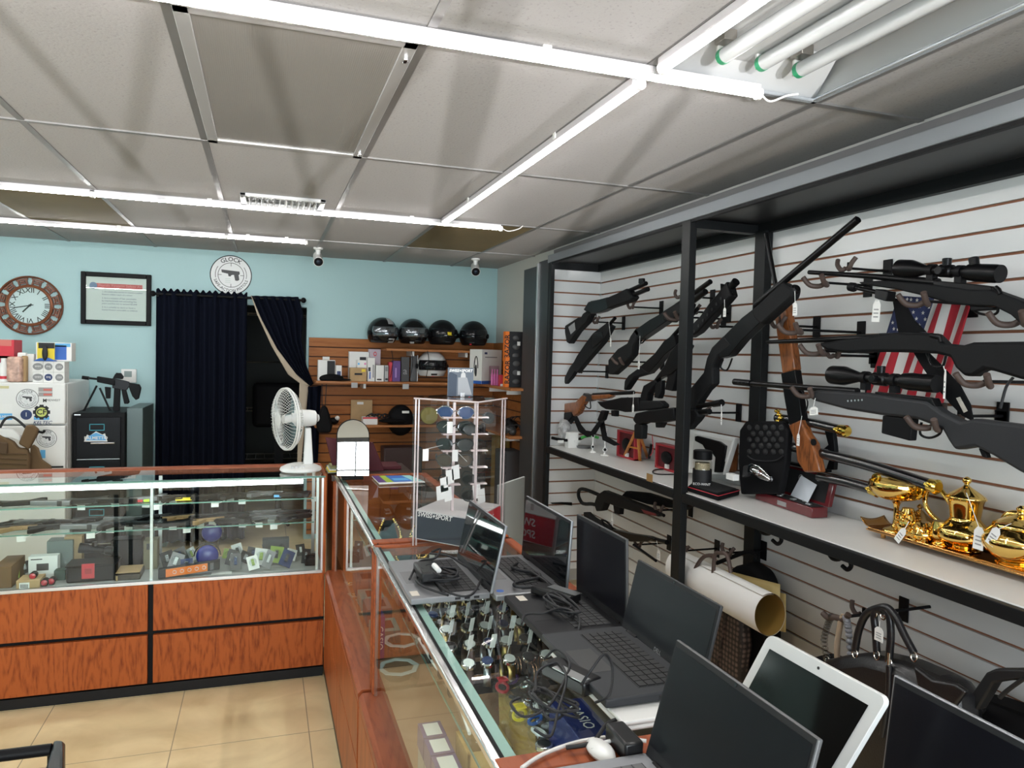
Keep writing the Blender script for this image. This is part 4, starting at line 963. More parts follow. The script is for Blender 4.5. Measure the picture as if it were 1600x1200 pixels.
# pink bottles pack, small red box
t = carton('clear pack of three pink bottles in front of the headset carton', 766, 572, 780, 606, 5.72, .05, glass('clear_pack', (.9, .8, .88)), Z2)
for u in (769, 773, 777): 
    p = at(u, 600, Y=5.74); MB().lathe((p.x, 5.745, Z2 + .002), (0, 0, 1), [(0, .011), (.08, .011), (.1, .005), (.13, .005)], 12).build('bottle', M_pink, t)
carton('small red and white box beside the pink bottles', 781, 586, 788, 607, 5.6, .05, M_redp, Z2, prints=[(781.5, 600, 787.5, 606, M_paper)])
for i, (v0, v1, Y) in enumerate(((520, 566, 5.45), (566, 612, 5.43))):
    zb = Z2 if i else Z2 + .005 + (at(800, 566, Y=Y).z - Z2)
    t = thing('razor_pack', ('upper' if i == 0 else 'lower') + ' black pack with an orange lettered edge on the side shelf', 'package', (at(803, 566, Y=Y).x, Y + .03, zb), 'black and orange packs on the side shelf')
    a, c = at(795, v1, Y=Y), at(817, v0, Y=Y)
    MB().box((a.x, Y, zb), (c.x, Y + .06, zb + .235)).build('carton', M_ink, t, bevel=.002)
    q = at(789, v1, Y=Y); MB().box((q.x, Y, zb), (a.x, Y + .06, zb + .235)).build('orange_edge', M_org, t, bevel=.001)
    text('RAZOR', .055, ((q.x + a.x) / 2, Y - .001, zb + .118), (0, 0, 1), (-1, 0, 0), M_ink, t, bold=.02)
    for k in range(3): MB().ball(((a.x + c.x) / 2, Y - .004, zb + .045 + .07 * k), (.03, .01, .022)).build('tool', grey(.06), t)
    patch('price_label', 808, v0 + 14, 813, v0 + 20, Y - .014, M_paper, t)
# lower shelf goods
t = thing('drawstring_bag', 'black drawstring bag hanging from the boxed goods shelf', 'bag', (at(507, 640, Y=6.17).x, 6.15, 1.1))
ppoly('pouch', [(497, 676), (494, 664), (499, 645), (503, 634), (510, 634), (515, 648), (519, 665), (516, 676)], .09, M_matte, t, Y=6.15, bevel=.03)
for u in (503, 510): ptube('cord', [(u, 600), (u - 1 + (507 - u) * .3, 634)], .003, M_ink, t, Y=6.15)
t = thing('hair_clipper', 'small dark gadget on the lower shelf beside the hanging bag', 'gadget', (at(522, 660, Y=6.3).x, 6.3, Z3))
p = at(521, 660, Y=6.28); MB().ball((p.x, 6.28, Z3 + .03), (.045, .04, .03)).build('body', M_black, t); MB().ball((p.x + .03, 6.26, Z3 + .055), (.02, .02, .02)).build('head', M_wplast, t)
carton('flattened kraft carton leaning on the slats behind the cables', 548, 625, 582, 655, 6.45, .02, M_kraft, Z3 + .0, prints=[(558, 628, 568, 632, M_paper)])
carton('low white and red box on the lower shelf', 567, 652, 590, 664, 6.25, .1, M_paper, Z3, prints=[(567, 652, 590, 654.5, M_redp)])
t = thing('heap_of_cables', 'black adapters and cables on top of the white and red box', 'cables', (at(585, 650, Y=6.3).x, 6.3, Z3 + .08))
b = MB()
for k in range(4):
    c0 = at(578 + 9 * k, 650, Y=6.3); b.tube(smoothpath([c0 + V((.04 * math.cos(a * 1.3 + k), .03 * math.sin(a), .02 * math.sin(2 * a + k))) for a in [i * .8 for i in range(9)]], 4), .005, 6)
b.build('cable', M_ink, t)
t = thing('baseball_cap', 'black baseball cap with a white label on the lower shelf', 'cap', (at(625, 650, Y=6.35).x, 6.3, Z3))
p = at(626, 650, Y=6.33); MB().ball((p.x, 6.33, Z3 + .03), (.115, .12, .135), 24, 12).build('crown', M_matte, t); MB().ball((p.x - .09, 6.22, Z3 + .035), (.12, .07, .02), 20, 8).build('brim', M_matte, t)
MB().box((p.x - .01, 6.205, Z3 + .10), (p.x + .05, 6.208, Z3 + .12)).build('label', M_paper, t)
# tools and cases glimpsed behind the stand
for i, (u, v, w_, h_, col, lb) in enumerate(((668, 640, 22, 26, (.35, .3, .06), 'yellow green round case on the lower shelf behind the stand'), (760, 640, 26, 18, (.08, .09, .09), 'dark tool case on the lower shelf behind the stand'))):
    p = at(u, v + h_ / 2, Y=6.33); o = MB().lathe((p.x, 6.3, Z3 + h_ / 2 / 1148 * 6.6), (0, -1, 0), [(0, h_ / 2 / 1148 * 6.6), (.05, h_ / 2 / 1148 * 6.6)], 24).build('case', mat('case%d' % i, col, .5), bevel=.005); tag(o, lb, 'case')
def lump(name, label, cat, px, py, Z, Y, r, m, n=3):
    p = at(px, py, Y=Y); t = thing(name, label, cat, (p.x, Y, Z))
    for k in range(n):
        MB().ball((p.x + random.uniform(-.6, .6) * r[0], Y + random.uniform(-.3, .3) * r[1], Z + r[2] * (.6 + .3 * k * .5)), (r[0] * random.uniform(.5, .9), r[1] * .7, r[2] * .6), 12, 8).build('body', m, t)
    for k in range(2):
        MB().tube(smoothpath([V((p.x + r[0] * math.cos(a + k), Y - .02, Z + r[2] * (1 + .7 * math.sin(a * 1.7 + k)))) for a in [i * .7 for i in range(8)]], 4), .004, 6).build('cable', M_ink, t)
lump('power_tool', 'black power tool with a looped cable on the lower side shelf', 'tool', 802, 660, Z3, 5.7, (.07, .06, .07), M_black)
lump('power_drill', 'dark corded drill on the side shelf beyond the stand', 'tool', 800, 690, Z3, 5.35, (.06, .06, .05), grey(.03))
# storage crates and goods standing on the floor below
for i, (u0, v0, u1, v1, Y, col, lb) in enumerate(((700, 690, 760, 735, 6.2, (.06, .03, .02), 'dark brown storage box on the floor under the lower shelf'), (780, 640, 815, 700, 5.9, (.25, .16, .03), 'yellow and brown crate under the side shelf'), (785, 705, 818, 745, 5.6, (.05, .05, .055), 'dark grey equipment case under the side shelf'), (600, 700, 660, 740, 6.25, (.04, .02, .02), 'dark red brown trunk under the lower shelf'))):
    a = at(u0, v0, Y=Y); c = at(u1, v0, Y=Y)
    o = MB().box((a.x, Y, 0), (min(c.x, 1.99), Y + .2, min(a.z, .97))).build('storage_box', mat('crate%d' % i, col, .6), bevel=.01); tag(o, lb, 'box')
# ================================================================= GUN WALL
def ptag(par, px, py, X, string=None, w=.022, h=.045, rot=0, m=None):
    """paper price tag on a string, part of the thing it is tied to"""
    p = at(px, py, X=X)
    c, s = math.cos(rot), math.sin(rot)
    q = lambda u, v: p + V((0, -(u * c - v * s), u * s + v * c))
    o = MB().poly([q(-w / 2, -h / 2), q(w / 2, -h / 2), q(w / 2, h * .3), q(w * .22, h / 2), q(-w * .22, h / 2), q(-w / 2, h * .3)], (.0012, 0, 0)).build('price_tag', M_paper, par, smooth=False)
    b = MB()
    for k in range(3): b.poly([q(-w * .3, -h * .3 + k * h * .17), q(w * .3, -h * .3 + k * h * .17), q(w * .3, -h * .24 + k * h * .17), q(-w * .3, -h * .24 + k * h * .17)], (-.0008, 0, 0))
    b.build('tag_print', grey(.3), par if par.parent else par, smooth=False)
    if string: MB().tube([at(*string, X=X), q(0, h * .42)], .0011, 5).build('tag_string', M_paper, par)
    return o
K = (820, 400, .25); KA = (840, 400, .15); KB = (840, 560, .15); KC = (1180, 260, .2625); KD = (1180, 540, .2625); KE = (1120, 360, .3); KL = (840, 600, .25)
def gun(label, px, py, X, cat='rifle', name='rifle', group='long guns on the wall hooks'):
    return thing(name, label, cat, at(px, py, X=X), group)

# 1 short tactical shotgun
X = 2.02; t = gun('short black shotgun with a label on its stock, top left of the gun wall', 950, 480, X, 'shotgun', 'shotgun')
ppoly('stock', [(300, 735), (450, 640), (480, 640), (500, 600), (560, 560), (600, 590), (560, 640), (540, 690), (440, 790), (355, 915), (330, 900)], .045, M_poly, t, X=X, tr=KA, bevel=.008)
ppoly('receiver', [(510, 560), (560, 480), (690, 450), (760, 430), (770, 545), (700, 580), (620, 600), (560, 600)], .045, M_steel, t, X=X, tr=KA)
ppoly('forend', [(740, 440), (860, 390), (960, 340), (1030, 430), (1000, 470), (850, 520), (760, 550)], .05, M_poly, t, X=X, tr=KA, bevel=.008)
ptube('barrel', [(900, 385), (1130, 285)], .0125, M_steel, t, X=X, tr=KA); ptube('magazine_tube', [(940, 430), (1150, 345)], .0135, M_steel, t, X=X, tr=KA)
ppoly('front_sight', [(1060, 290), (1062, 235), (1108, 232), (1112, 285)], .015, M_steel, t, X=X, tr=KA); ppoly('rear_sight', [(550, 500), (565, 468), (685, 448), (690, 470)], .02, M_steel, t, X=X, tr=KA)
ptube('trigger_guard', [(560, 610), (575, 665), (605, 650), (610, 605)], .003, M_steel, t, X=X, tr=KA, sm=4)
ppoly('stock_label', [(320, 740), (385, 690), (395, 770), (345, 815)], .001, mat('label_grey', (.3, .31, .32), .6), t, X=X - .024, tr=KA, bevel=0)
ptag(t, 954, 535, X - .03, (951, 500), w=.018, h=.05)
# 2 slim firearm below
X = 2.02; t = gun('slim black long gun hanging below the short shotgun near the corner', 925, 550, X)
ppoly('stock', [(951, 505), (959, 510), (945, 535), (925, 558), (905, 582), (895, 575), (905, 556), (918, 537), (930, 521)], .035, M_poly, t, X=X)
ptube('barrel', [(948, 512), (961, 497)], .011, M_steel, t, X=X)
ppoly('butt', [(905, 574), (895, 590), (886, 600), (883, 594), (893, 574), (899, 566)], .03, M_black, t, X=X)
ppoly('receiver', [(930, 522), (945, 518), (948, 530), (930, 545)], .045, M_steel, t, X=X)
# 3 pump shotgun
X = 2.0; t = gun('black pump shotgun angled up toward the front post', 1030, 520, X, 'shotgun', 'shotgun')
ppoly('stock', [(540, 650), (600, 580), (660, 545), (680, 500), (715, 450), (740, 480), (700, 560), (690, 620), (630, 690), (570, 742), (540, 740)], .045, M_poly, t, X=X, tr=K, bevel=.008)
ppoly('receiver', [(700, 470), (800, 400), (900, 345), (920, 400), (740, 525)], .045, M_steel, t, X=X, tr=K)
ppoly('forend', [(880, 350), (1010, 270), (1050, 300), (1040, 330), (930, 415), (885, 400)], .05, M_poly, t, X=X, tr=K, bevel=.008)
ptube('barrel', [(900, 345), (1160, 160)], .0125, M_steel, t, X=X, tr=K); ptube('magazine_tube', [(960, 350), (1130, 222)], .015, M_steel, t, X=X, tr=K)
ptube('trigger_guard', [(710, 520), (730, 545), (755, 520)], .004, M_steel, t, X=X, tr=K, sm=4)
ptag(t, 998, 570, X - .03, (1000, 525), w=.018, h=.05)
# 4 dark rifle with skeleton butt, 5 tactical rifle
X = 2.04; t = gun('dark rifle with a pointed butt behind the tactical rifle', 1010, 570, X)
ppoly('stock', [(635, 840), (640, 780), (665, 745), (740, 690), (790, 735), (700, 760), (650, 835)], .04, M_poly, t, X=X, tr=K, bevel=.008)
ppoly('receiver', [(735, 695), (830, 610), (890, 530), (950, 490), (965, 560), (890, 620), (850, 670), (790, 735)], .04, M_steel, t, X=X, tr=K)
ptube('barrel', [(900, 530), (1080, 330)], .011, M_steel, t, X=X, tr=K)
X = 1.99; t = gun('black tactical rifle with a tall magazine, passing behind the front post', 1060, 540, X)
ppoly('stock', [(735, 950), (742, 870), (760, 810), (830, 770), (845, 790), (790, 860), (775, 940)], .04, M_black, t, X=X, tr=K, bevel=.006)
ppoly('receiver', [(815, 790), (890, 690), (930, 600), (1000, 520), (1040, 560), (980, 700), (930, 740), (860, 760)], .04, M_steel, t, X=X, tr=K)
ppoly('magazine', [(890, 720), (965, 680), (950, 790), (935, 845), (888, 835), (905, 760)], .028, M_black, t, X=X, tr=K)
ppoly('grip', [(830, 800), (866, 775), (862, 860), (850, 892), (822, 885)], .03, M_black, t, X=X, tr=K, bevel=.005)
b = ppoly('handguard', [(1000, 500), (1120, 375), (1180, 290), (1230, 235), (1285, 160), (1310, 250), (1250, 320), (1200, 370), (1100, 480), (1050, 510)], .045, M_greypoly if False else M_black, t, X=X, tr=K, bevel=.006)
for k in range(7):
    u, v = 1060 + 28 * k, 470 - 34 * k
    MB().lathe(at(K[0] + K[2] * u, K[1] + K[2] * v, X=X - .024), (-1, 0, 0), [(0, .006), (.003, .008)], 8).build('vent_slot', M_ink, b)
plathe('muzzle', (1250, 235), (1320, 160), [(0, .016), (.6, .017), (1, .019)], M_steel, t, X=X, tr=K); ppoly('front_sight', [(1230, 215), (1228, 172), (1258, 180), (1262, 205)], .014, M_steel, t, X=X, tr=K)
ptube('gas_tube', [(1260, 270), (1310, 235)], .010, M_steel, t, X=X, tr=K)
ptag(t, 1132, 488, X - .04, (1132, 468), w=.02, h=.04)
# 6 long semi-automatic shotgun crossing
X = 1.96; t = gun('long black shotgun crossing diagonally to the upper right', 1220, 470, X, 'shotgun', 'shotgun')
ppoly('stock', [(1073, 640), (1080, 612), (1100, 588), (1105, 582), (1110, 560), (1118, 543), (1137, 524), (1150, 540), (1128, 556), (1119, 575), (1119, 600), (1108, 610), (1098, 625), (1092, 640)], .045, M_poly, t, X=X, bevel=.008)
ppoly('receiver', [(1130, 532), (1165, 497), (1182, 484), (1198, 500), (1165, 532), (1145, 556), (1130, 560)], .042, M_steel, t, X=X)
ppoly('forend', [(1180, 485), (1228, 441), (1246, 452), (1243, 466), (1196, 508), (1186, 500)], .046, M_poly, t, X=X, bevel=.01)
ptube('barrel', [(1180, 478), (1341, 343)], .0125, M_steel, t, X=X); ptube('rib', [(1182, 471), (1338, 339)], .004, M_steel, t, X=X)
plathe('magazine_cap', (1236, 458), (1246, 450), [(0, .021), (.8, .021), (1, .014)], M_steel, t, X=X)
ptube('trigger_guard', [(1130, 562), (1126, 574), (1136, 578), (1144, 560)], .004, M_steel, t, X=X, sm=4)
ptag(t, 1242, 483, X - .03, (1242, 455), w=.024, h=.05)
# 7 wooden break action
X = 2.03; t = gun('short wooden stocked break action gun with a black recoil pad, above the shelf', 945, 640, X, 'shotgun', 'shotgun')
ppoly('stock', [(258, 520), (300, 470), (420, 452), (490, 380), (540, 400), (520, 440), (480, 500), (450, 570), (400, 605), (380, 560), (290, 580)], .04, M_walnut, t, X=X, tr=KB, bevel=.008)
ppoly('recoil_pad', [(240, 600), (262, 570), (380, 560), (385, 610), (330, 685), (270, 682)], .045, M_black, t, X=X, tr=KB, bevel=.006)
ppoly('forend', [(580, 380), (760, 372), (802, 390), (760, 418), (590, 437)], .036, M_walnut, t, X=X, tr=KB, bevel=.008)
ppoly('receiver', [(490, 385), (505, 360), (530, 372), (590, 372), (590, 440), (540, 450), (500, 440)], .035, mat('case_steel', (.1, .09, .085), .35, .8), t, X=X, tr=KB)
ptube('barrel', [(580, 378), (1000, 355)], .0115, M_steel, t, X=X, tr=KB); ptube('trigger_guard', [(490, 450), (500, 500), (550, 520), (548, 450)], .004, M_steel, t, X=X, tr=KB, sm=4)
# 8 tactical pistol with sling
X = 1.98; t = gun('stubby black carbine with a black sling hanging over the shelf', 1010, 640, X)
ppoly('receiver', [(650, 450), (700, 455), (900, 408), (1080, 405), (1090, 545), (940, 560), (880, 545), (740, 530), (690, 500)], .045, M_black, t, X=X, tr=KB, bevel=.005)
ppoly('stock', [(1090, 440), (1300, 440), (1345, 480), (1340, 520), (1200, 540), (1090, 545)], .04, M_poly, t, X=X, tr=KB, bevel=.008)
ppoly('grip', [(680, 540), (730, 545), (700, 640), (660, 670), (640, 640)], .03, M_black, t, X=X, tr=KB, bevel=.006)
ppoly('foregrip', [(785, 540), (830, 545), (828, 605), (788, 600)], .028, M_black, t, X=X, tr=KB)
ptube('barrel', [(660, 470), (940, 425)], .012, M_steel, t, X=X, tr=KB)
ppoly('sling', [(370, 610), (410, 600), (450, 690), (500, 750), (560, 760), (640, 650), (690, 640), (600, 790), (520, 820), (430, 760)], .006, M_matte, t, X=X + .03, tr=KB, bevel=0)
ppoly('sling', [(640, 640), (690, 650), (720, 810), (860, 900), (800, 910), (680, 850)], .006, M_matte, t, X=X + .05, tr=KB, bevel=0)
ptag(t, 989, 638, X - .03, (990, 612), w=.02, h=.045)
# 9 bullpup-like shotgun passing post
X = 1.95; t = gun('black pump gun with twin tubes low behind the front post', 1070, 650, X, 'shotgun', 'shotgun')
ppoly('receiver', [(1030, 640), (1060, 570), (1200, 540), (1460, 510), (1470, 640), (1300, 670), (1250, 670), (1150, 668), (1100, 690), (1060, 680)], .05, M_black, t, X=X, tr=KB, bevel=.006)
ppoly('grip', [(1035, 690), (1060, 670), (1120, 690), (1112, 840), (1035, 838)], .04, M_poly, t, X=X, tr=KB, bevel=.008)
ppoly('lower_rail', [(1250, 665), (1330, 668), (1300, 722), (1255, 720)], .03, M_black, t, X=X, tr=KB)
ptube('barrel', [(1040, 945), (1225, 918)], .0115, M_steel, t, X=X, tr=K); plathe('muzzle_device', (1180, 925), (1232, 917), [(0, .015), (1, .016)], M_steel, t, X=X, tr=K)
ptube('magazine_tube', [(1010, 985), (1155, 972)], .014, M_steel, t, X=X, tr=K)
ppoly('forend', [(1000, 965), (1085, 955), (1110, 1000), (1085, 1035), (1060, 1060), (1040, 1085), (1000, 1080)], .045, M_poly, t, X=X, tr=K, bevel=.008)
ptag(t, 1127, 653, X - .03, (1127, 632), w=.008, h=.06)

# bolt action rifles
def scope(par, a, c, X, R0, R1, tr, tur):
    s = plathe('scope', a, c, [(0, R0 * .96), (.01, R0), (.14, R0), (.26, R0 * .62), (.3, R0 * .5), (.44, R0 * .5), (.45, R0 * .66), (.56, R0 * .66), (.57, R0 * .5), (.70, R0 * .5), (.72, R1 * .9), (.80, R1), (.82, R1 * .96), (.96, R1), (1, R1 * .95)], M_steel, par, X=X, tr=tr, n=28)
    A = at(tr[0] + tr[2] * a[0], tr[1] + tr[2] * a[1], X=X); B = at(tr[0] + tr[2] * c[0], tr[1] + tr[2] * c[1], X=X); d = B - A
    m = A + d * .505; MB().lathe(m, (0, 0, 1), [(0, .012), (R0 * 1.25, .014), (R0 * 1.3, .012)], 16).build('turret', M_steel, s); MB().lathe(m, (-1, 0, 0), [(0, .012), (R0 * 1.15, .014), (R0 * 1.2, .012)], 16).build('turret', M_steel, s)
    if tur: MB().lathe(A + d * .78, (0, .2, 1), [(0, .013), (R1 * 1.6, .015), (R1 * 1.7, .012)], 16).build('turret', M_steel, s)
    MB().lathe(B - d * .01, d, [(0, R1 * .82), (.003, R1 * .7)], 24).build('eyepiece_lens', mat('lens_coated', (.02, .01, .05), .03, spec=1, coat=1), s)
    for f in (.36, .64):
        q = A + d * f; MB().lathe(q - d.normalized() * .01, d, [(0, R0 * .66), (.02, R0 * .66)], 20).build('ring', M_black, s); MB().box(q + V((-.012, -.012, -R0 * 1.25)), q + V((.012, .012, -R0 * .4))).build('ring_base', M_black, s)
X = 2.04; t = gun('black bolt action rifle with a scope and folded bipod, uppermost at the right', 1450, 450, X)
ptube('barrel', [(320, 630), (700, 655), (1090, 692)], [.0085, .010, .014], M_steel, t, X=X, tr=KC)
ppoly('stock', [(640, 690), (800, 680), (1090, 705), (1310, 735), (1430, 735), (1600, 795), (1760, 870), (1760, 1050), (1600, 930), (1550, 885), (1450, 835), (1300, 830), (1180, 815), (1000, 765), (870, 735), (760, 718), (660, 705)], .045, M_poly, t, X=X, tr=KC, bevel=.01)
ppoly('receiver', [(1080, 680), (1300, 700), (1430, 715), (1440, 760), (1300, 750), (1085, 720)], .036, M_steel, t, X=X, tr=KC)
ptube('bolt_handle', [(1430, 720), (1450, 735), (1460, 760)], .007, M_steel, t, X=X - .02, tr=KC)
ptube('trigger_guard', [(1300, 835), (1320, 870), (1400, 885), (1440, 870), (1445, 840)], .004, M_steel, t, X=X, tr=KC, sm=4); ppoly('floorplate', [(1290, 828), (1440, 838), (1430, 855), (1300, 862)], .025, M_black, t, X=X, tr=KC)
scope(t, (855, 608), (1462, 640), X, .031, .028, KC, True)
bp = ppoly('bipod', [(740, 730), (815, 745), (805, 805), (735, 785)], .04, M_steel, t, X=X - .01, tr=KC)
for o_ in (-.02, .02): ptube('bipod_leg', [(750, 755), (600, 722)], .008, M_steel, bp, X=X + o_, tr=KC); plathe('foot', (600, 722), (565, 716), [(0, .012), (.3, .017), (1, .016)], M_black, bp, X=X + o_, tr=KC)
ptag(t, 1369, 486, X - .03, (1369, 468), w=.034, h=.075, rot=-.06)
X = 2.0; t = gun('black bolt action rifle without a scope, middle of the right group', 1420, 545, X)
ptube('barrel', [(1199, 534.5), (1378, 527)], [.008, .0125], M_steel, t, X=X)
ppoly('stock', [(1280, 537), (1370, 524), (1398, 521), (1466, 521), (1482, 537), (1510, 540), (1527, 535), (1600, 534), (1650, 534), (1650, 603), (1600, 592), (1560, 580), (1545, 577), (1528, 588), (1514, 588), (1500, 575), (1492, 558), (1470, 553), (1430, 551), (1380, 550), (1330, 552), (1300, 548)], .045, M_poly, t, X=X, bevel=.01)
ppoly('receiver', [(1378, 521), (1440, 519), (1462, 522), (1470, 532), (1430, 534), (1378, 532)], .034, M_steel, t, X=X); ptube('bolt_handle', [(1455, 524), (1470, 527), (1470, 534)], .008, M_steel, t, X=X - .02)
ptube('trigger_guard', [(1448, 552), (1455, 570), (1472, 573), (1478, 556)], .004, M_steel, t, X=X, sm=4)
ppoly('sling', [(1395, 465), (1412, 470), (1428, 500), (1448, 520), (1425, 545), (1405, 520)], .007, M_matte, t, X=X + .08, bevel=0)
ppoly('sling', [(1425, 545), (1448, 548), (1470, 570), (1500, 602), (1516, 632), (1521, 658), (1505, 650), (1485, 630), (1460, 600), (1440, 570)], .007, M_matte, t, X=X + .03, bevel=0)
ppoly('sling_patch', [(1494, 622), (1500, 620), (1512, 642), (1506, 645)], .001, mat('beige_patch', (.5, .46, .4), .8), t, X=X + .024, bevel=0)
ptube('sling_cord', [(1583, 590), (1572, 605), (1563, 638)], .004, M_ink, t, X=X, sm=4)
ptag(t, 1476, 600, X - .03, (1474, 572), w=.007, h=.09)
X = 1.97; t = gun('dark grey bolt action rifle with a long scope and box magazine, lowest at the right', 1420, 640, X)
ptube('barrel', [(1160, 598), (1276, 607), (1340, 612)], [.0105, .012, .0135], M_steel, t, X=X)
mz = plathe('muzzle_brake', (1148, 596.5), (1174, 599), [(0, .0145), (1, .0145)], M_steel, t, X=X)
for k in range(3): MB().lathe(at(1153 + 6 * k, 597.5, X=X - .0145), (-1, 0, 0), [(0, .004), (.001, .005)], 8).build('port', M_ink, mz)
ppoly('stock', [(1276, 614), (1282, 609), (1360, 614), (1420, 622), (1456, 627), (1480, 644), (1510, 659), (1530, 654), (1600, 663), (1660, 672), (1660, 765), (1600, 736), (1560, 712), (1532, 698), (1500, 703), (1490, 688), (1480, 670), (1440, 655), (1380, 648), (1330, 640), (1277, 626)], .048, M_greypoly, t, X=X, bevel=.01)
ppoly('receiver', [(1378, 616), (1462, 622), (1468, 636), (1378, 628)], .034, M_steel, t, X=X); ppoly('rail', [(1370, 612), (1456, 621), (1458, 626), (1370, 617)], .02, M_steel, t, X=X)
ppoly('magazine', [(1384, 649), (1382, 677), (1427, 689), (1431, 654)], .03, M_black, t, X=X, bevel=.004)
ptube('trigger_guard', [(1440, 660), (1438, 678), (1452, 684), (1468, 678), (1472, 664)], .004, M_steel, t, X=X, sm=4); ptube('trigger', [(1458, 664), (1456, 674)], .003, M_alu, t, X=X)
for k in range(5): MB().lathe(at(1325 + 5.5 * k, 626.5 - .4 * k, X=X - .0245), (-1, 0, 0), [(0, .003), (.0006, .004)], 6).build('texture_dot', M_alu, t)
scope(t, (600, 752), (1148, 800), X, .034, .029, KE, False)
ptag(t, 1271, 642, X - .03, (1274, 622), w=.045, h=.03, rot=.15)
ppoly('swivel', [(1532, 700), (1542, 703), (1546, 716), (1538, 714)], .02, M_black, t, X=X)

# over-under shotgun standing on the shelf
X = 2.16; t = gun('wooden stocked double barrel shotgun standing upright on the shelf', 1240, 600, X, 'shotgun', 'shotgun')
X = 2.10
for o_ in (-.011, .011): ptube('barrel', [(1197, 365), (1222, 500)], .010, M_steel, t, X=X + o_)
ppoly('forend', [(1213, 468), (1232, 468), (1240, 520), (1247, 578), (1228, 584), (1219, 520)], .04, M_walnut, t, X=X, bevel=.006)
ppoly('receiver', [(1225, 583), (1247, 578), (1253, 620), (1258, 656), (1238, 664), (1230, 620)], .034, M_steel, t, X=X)
ptube('trigger_guard', [(1252, 610), (1262, 628), (1258, 646)], .003, M_steel, t, X=X, sm=4)
ppoly('stock', [(1237, 664), (1257, 655), (1266, 678), (1276, 692), (1286, 738), (1262, 738), (1250, 720), (1248, 695)], .038, M_walnut, t, X=X, bevel=.008)
MB().lathe(at(1272, 691, X=X - .02), (-1, 0, 0), [(0, .014), (.006, .013)], 16).build('sling_stud', M_black, t)
ptag(t, 1247, 687, X - .03, (1253, 650), w=.016, h=.05)

# slat wall hooks: one built, the rest copied
def make_hook():
    t = thing('gun_hook', '', 'hook', (0, 0, 0))
    MB().box((-.006, -.022, -.045), (-.001, .022, .045)).build('backplate', M_black, t, bevel=.002)
    MB().tube([(-.004, 0, .0), (-.20, 0, .0)], .005, 8).build('arm', M_black, t)
    pr = MB()
    for s in (-1, 1):
        pr.tube(smoothpath([(-.20, s * .004, 0), (-.205, s * .02, -.006), (-.21, s * .035, .014), (-.20, s * .045, .035)], 5), .0085, 10)
    pr.build('prongs', M_coat, t)
    MB().tube([(-.19, 0, 0), (-.19, 0, .022)], .006, 8).build('stud', M_black, t)
    return t
hook0 = make_hook()
hk = [((1034, 482), 'gun hook beside the front post below the top panel', 0), ((975, 505), 'gun hook nearest the inner corner, under the short shotgun', 0), ((949, 581), 'gun hook low in the inner corner behind the slim long gun', 0), ((1139, 490), 'gun hook just right of the front post holding the tactical rifle', 0), ((1114, 466), 'gun hook behind the front post near the top', 0), ((1173, 512), 'gun hook behind the diagonal long shotgun', 0),
      ((1277, 511), 'gun hook right of the rear post holding the long shotgun', 0), ((1388, 424), 'gun hook behind the uppermost scoped rifle', 0), ((1369, 557), 'gun hook behind the rifle without a scope', 0), ((1568, 650), 'gun hook at the far right above the grey rifle butt', 0), ((1155, 645), 'gun hook between the posts above the quilted case', 0),
      ((1080, 795), 'gun hook under the shelf just right of the front post', 0), ((1046, 848), 'lower gun hook left of the front post under the shelf', 0), ((1121, 857), 'gun hook carrying the brown bag handles under the shelf', 0), ((1194, 860), 'gun hook right of the rear post under the shelf', 0), ((1413, 952), 'gun hook holding the black handbag handles', 0)]
for i, ((px, py), lb, g) in enumerate(hk):
    p = at(px, py, X=XR); p.x = XR
    if i == 0: hook0.location = p; hook0['label'] = lb; hook0['group'] = 'gun hooks on the slat wall'; h = hook0
    else: h = clone(hook0, p, label=lb, group='gun hooks on the slat wall')
# loose brown prongs that carry the rifles
def prong(px, py, X, label, w=1.0):
    p = at(px, py, X=X); t = thing('rifle_cradle', label, 'hook', p, 'brown coated rifle cradles')
    MB().tube([(XR, p.y, p.z + .0), (X + .02, p.y, p.z)], .005, 8).build('arm', M_black, t)
    for s in (-1, 1): MB().tube(smoothpath([(X + .03, p.y, p.z), (X + .02, p.y + s * .02 * w, p.z - .012), (X - .01, p.y + s * .04 * w, p.z - .008), (X - .035, p.y + s * .05 * w, p.z + .022)], 5), .0095, 10).build('prong', M_coat, t)
    MB().box((XR - .006, p.y - .022, p.z - .045), (XR - .001, p.y + .022, p.z + .045)).build('backplate', M_black, t, bevel=.002)
for a in ((1280, 441, 2.02, 'brown cradle under the muzzle of the uppermost rifle'), (1435, 470, 2.02, 'brown cradle under the forend of the uppermost rifle'), (1583, 500, 2.02, 'brown cradle under the butt of the uppermost rifle'), (1275, 548, 1.98, 'brown cradle under the barrel of the rifle without a scope'), (1530, 596, 1.98, 'brown cradle under the grip of the rifle without a scope'), (1262, 615, 1.96, 'brown cradle under the barrel of the grey rifle'), (1450, 664, 1.95, 'brown cradle behind the trigger of the grey rifle'),
          (1240, 515, 1.93, 'brown cradle under the forend of the long diagonal shotgun'), (1055, 495, 1.97, 'brown cradle under the pump shotgun beside the post'), (970, 565, 1.98, 'brown cradle under the butt of the pump shotgun')): prong(*a)
# unused prongs below the shelf edge
for px, py, lb in ((1207, 830, 'empty brown hook below the shelf left of the sword stand'), (1316, 870, 'empty dark hook below the middle of the shelf')):
    p = at(px, py, X=1.98); t = thing('spare_hook', lb, 'hook', p, 'empty hooks under the shelf')
    MB().tube(smoothpath([at(px - 22 + a, py + b, X=1.98) for a, b in ((0, -8), (6, 2), (16, 4), (24, -2), (32, 4), (36, 14), (30, 20), (22, 14))], 4), .008, 10).build('prong', M_black, t)
    q = at(px - 22, py - 8, X=1.98); MB().tube([q, (XR, q.y, q.z)], .005, 8).build('arm', M_black, t)

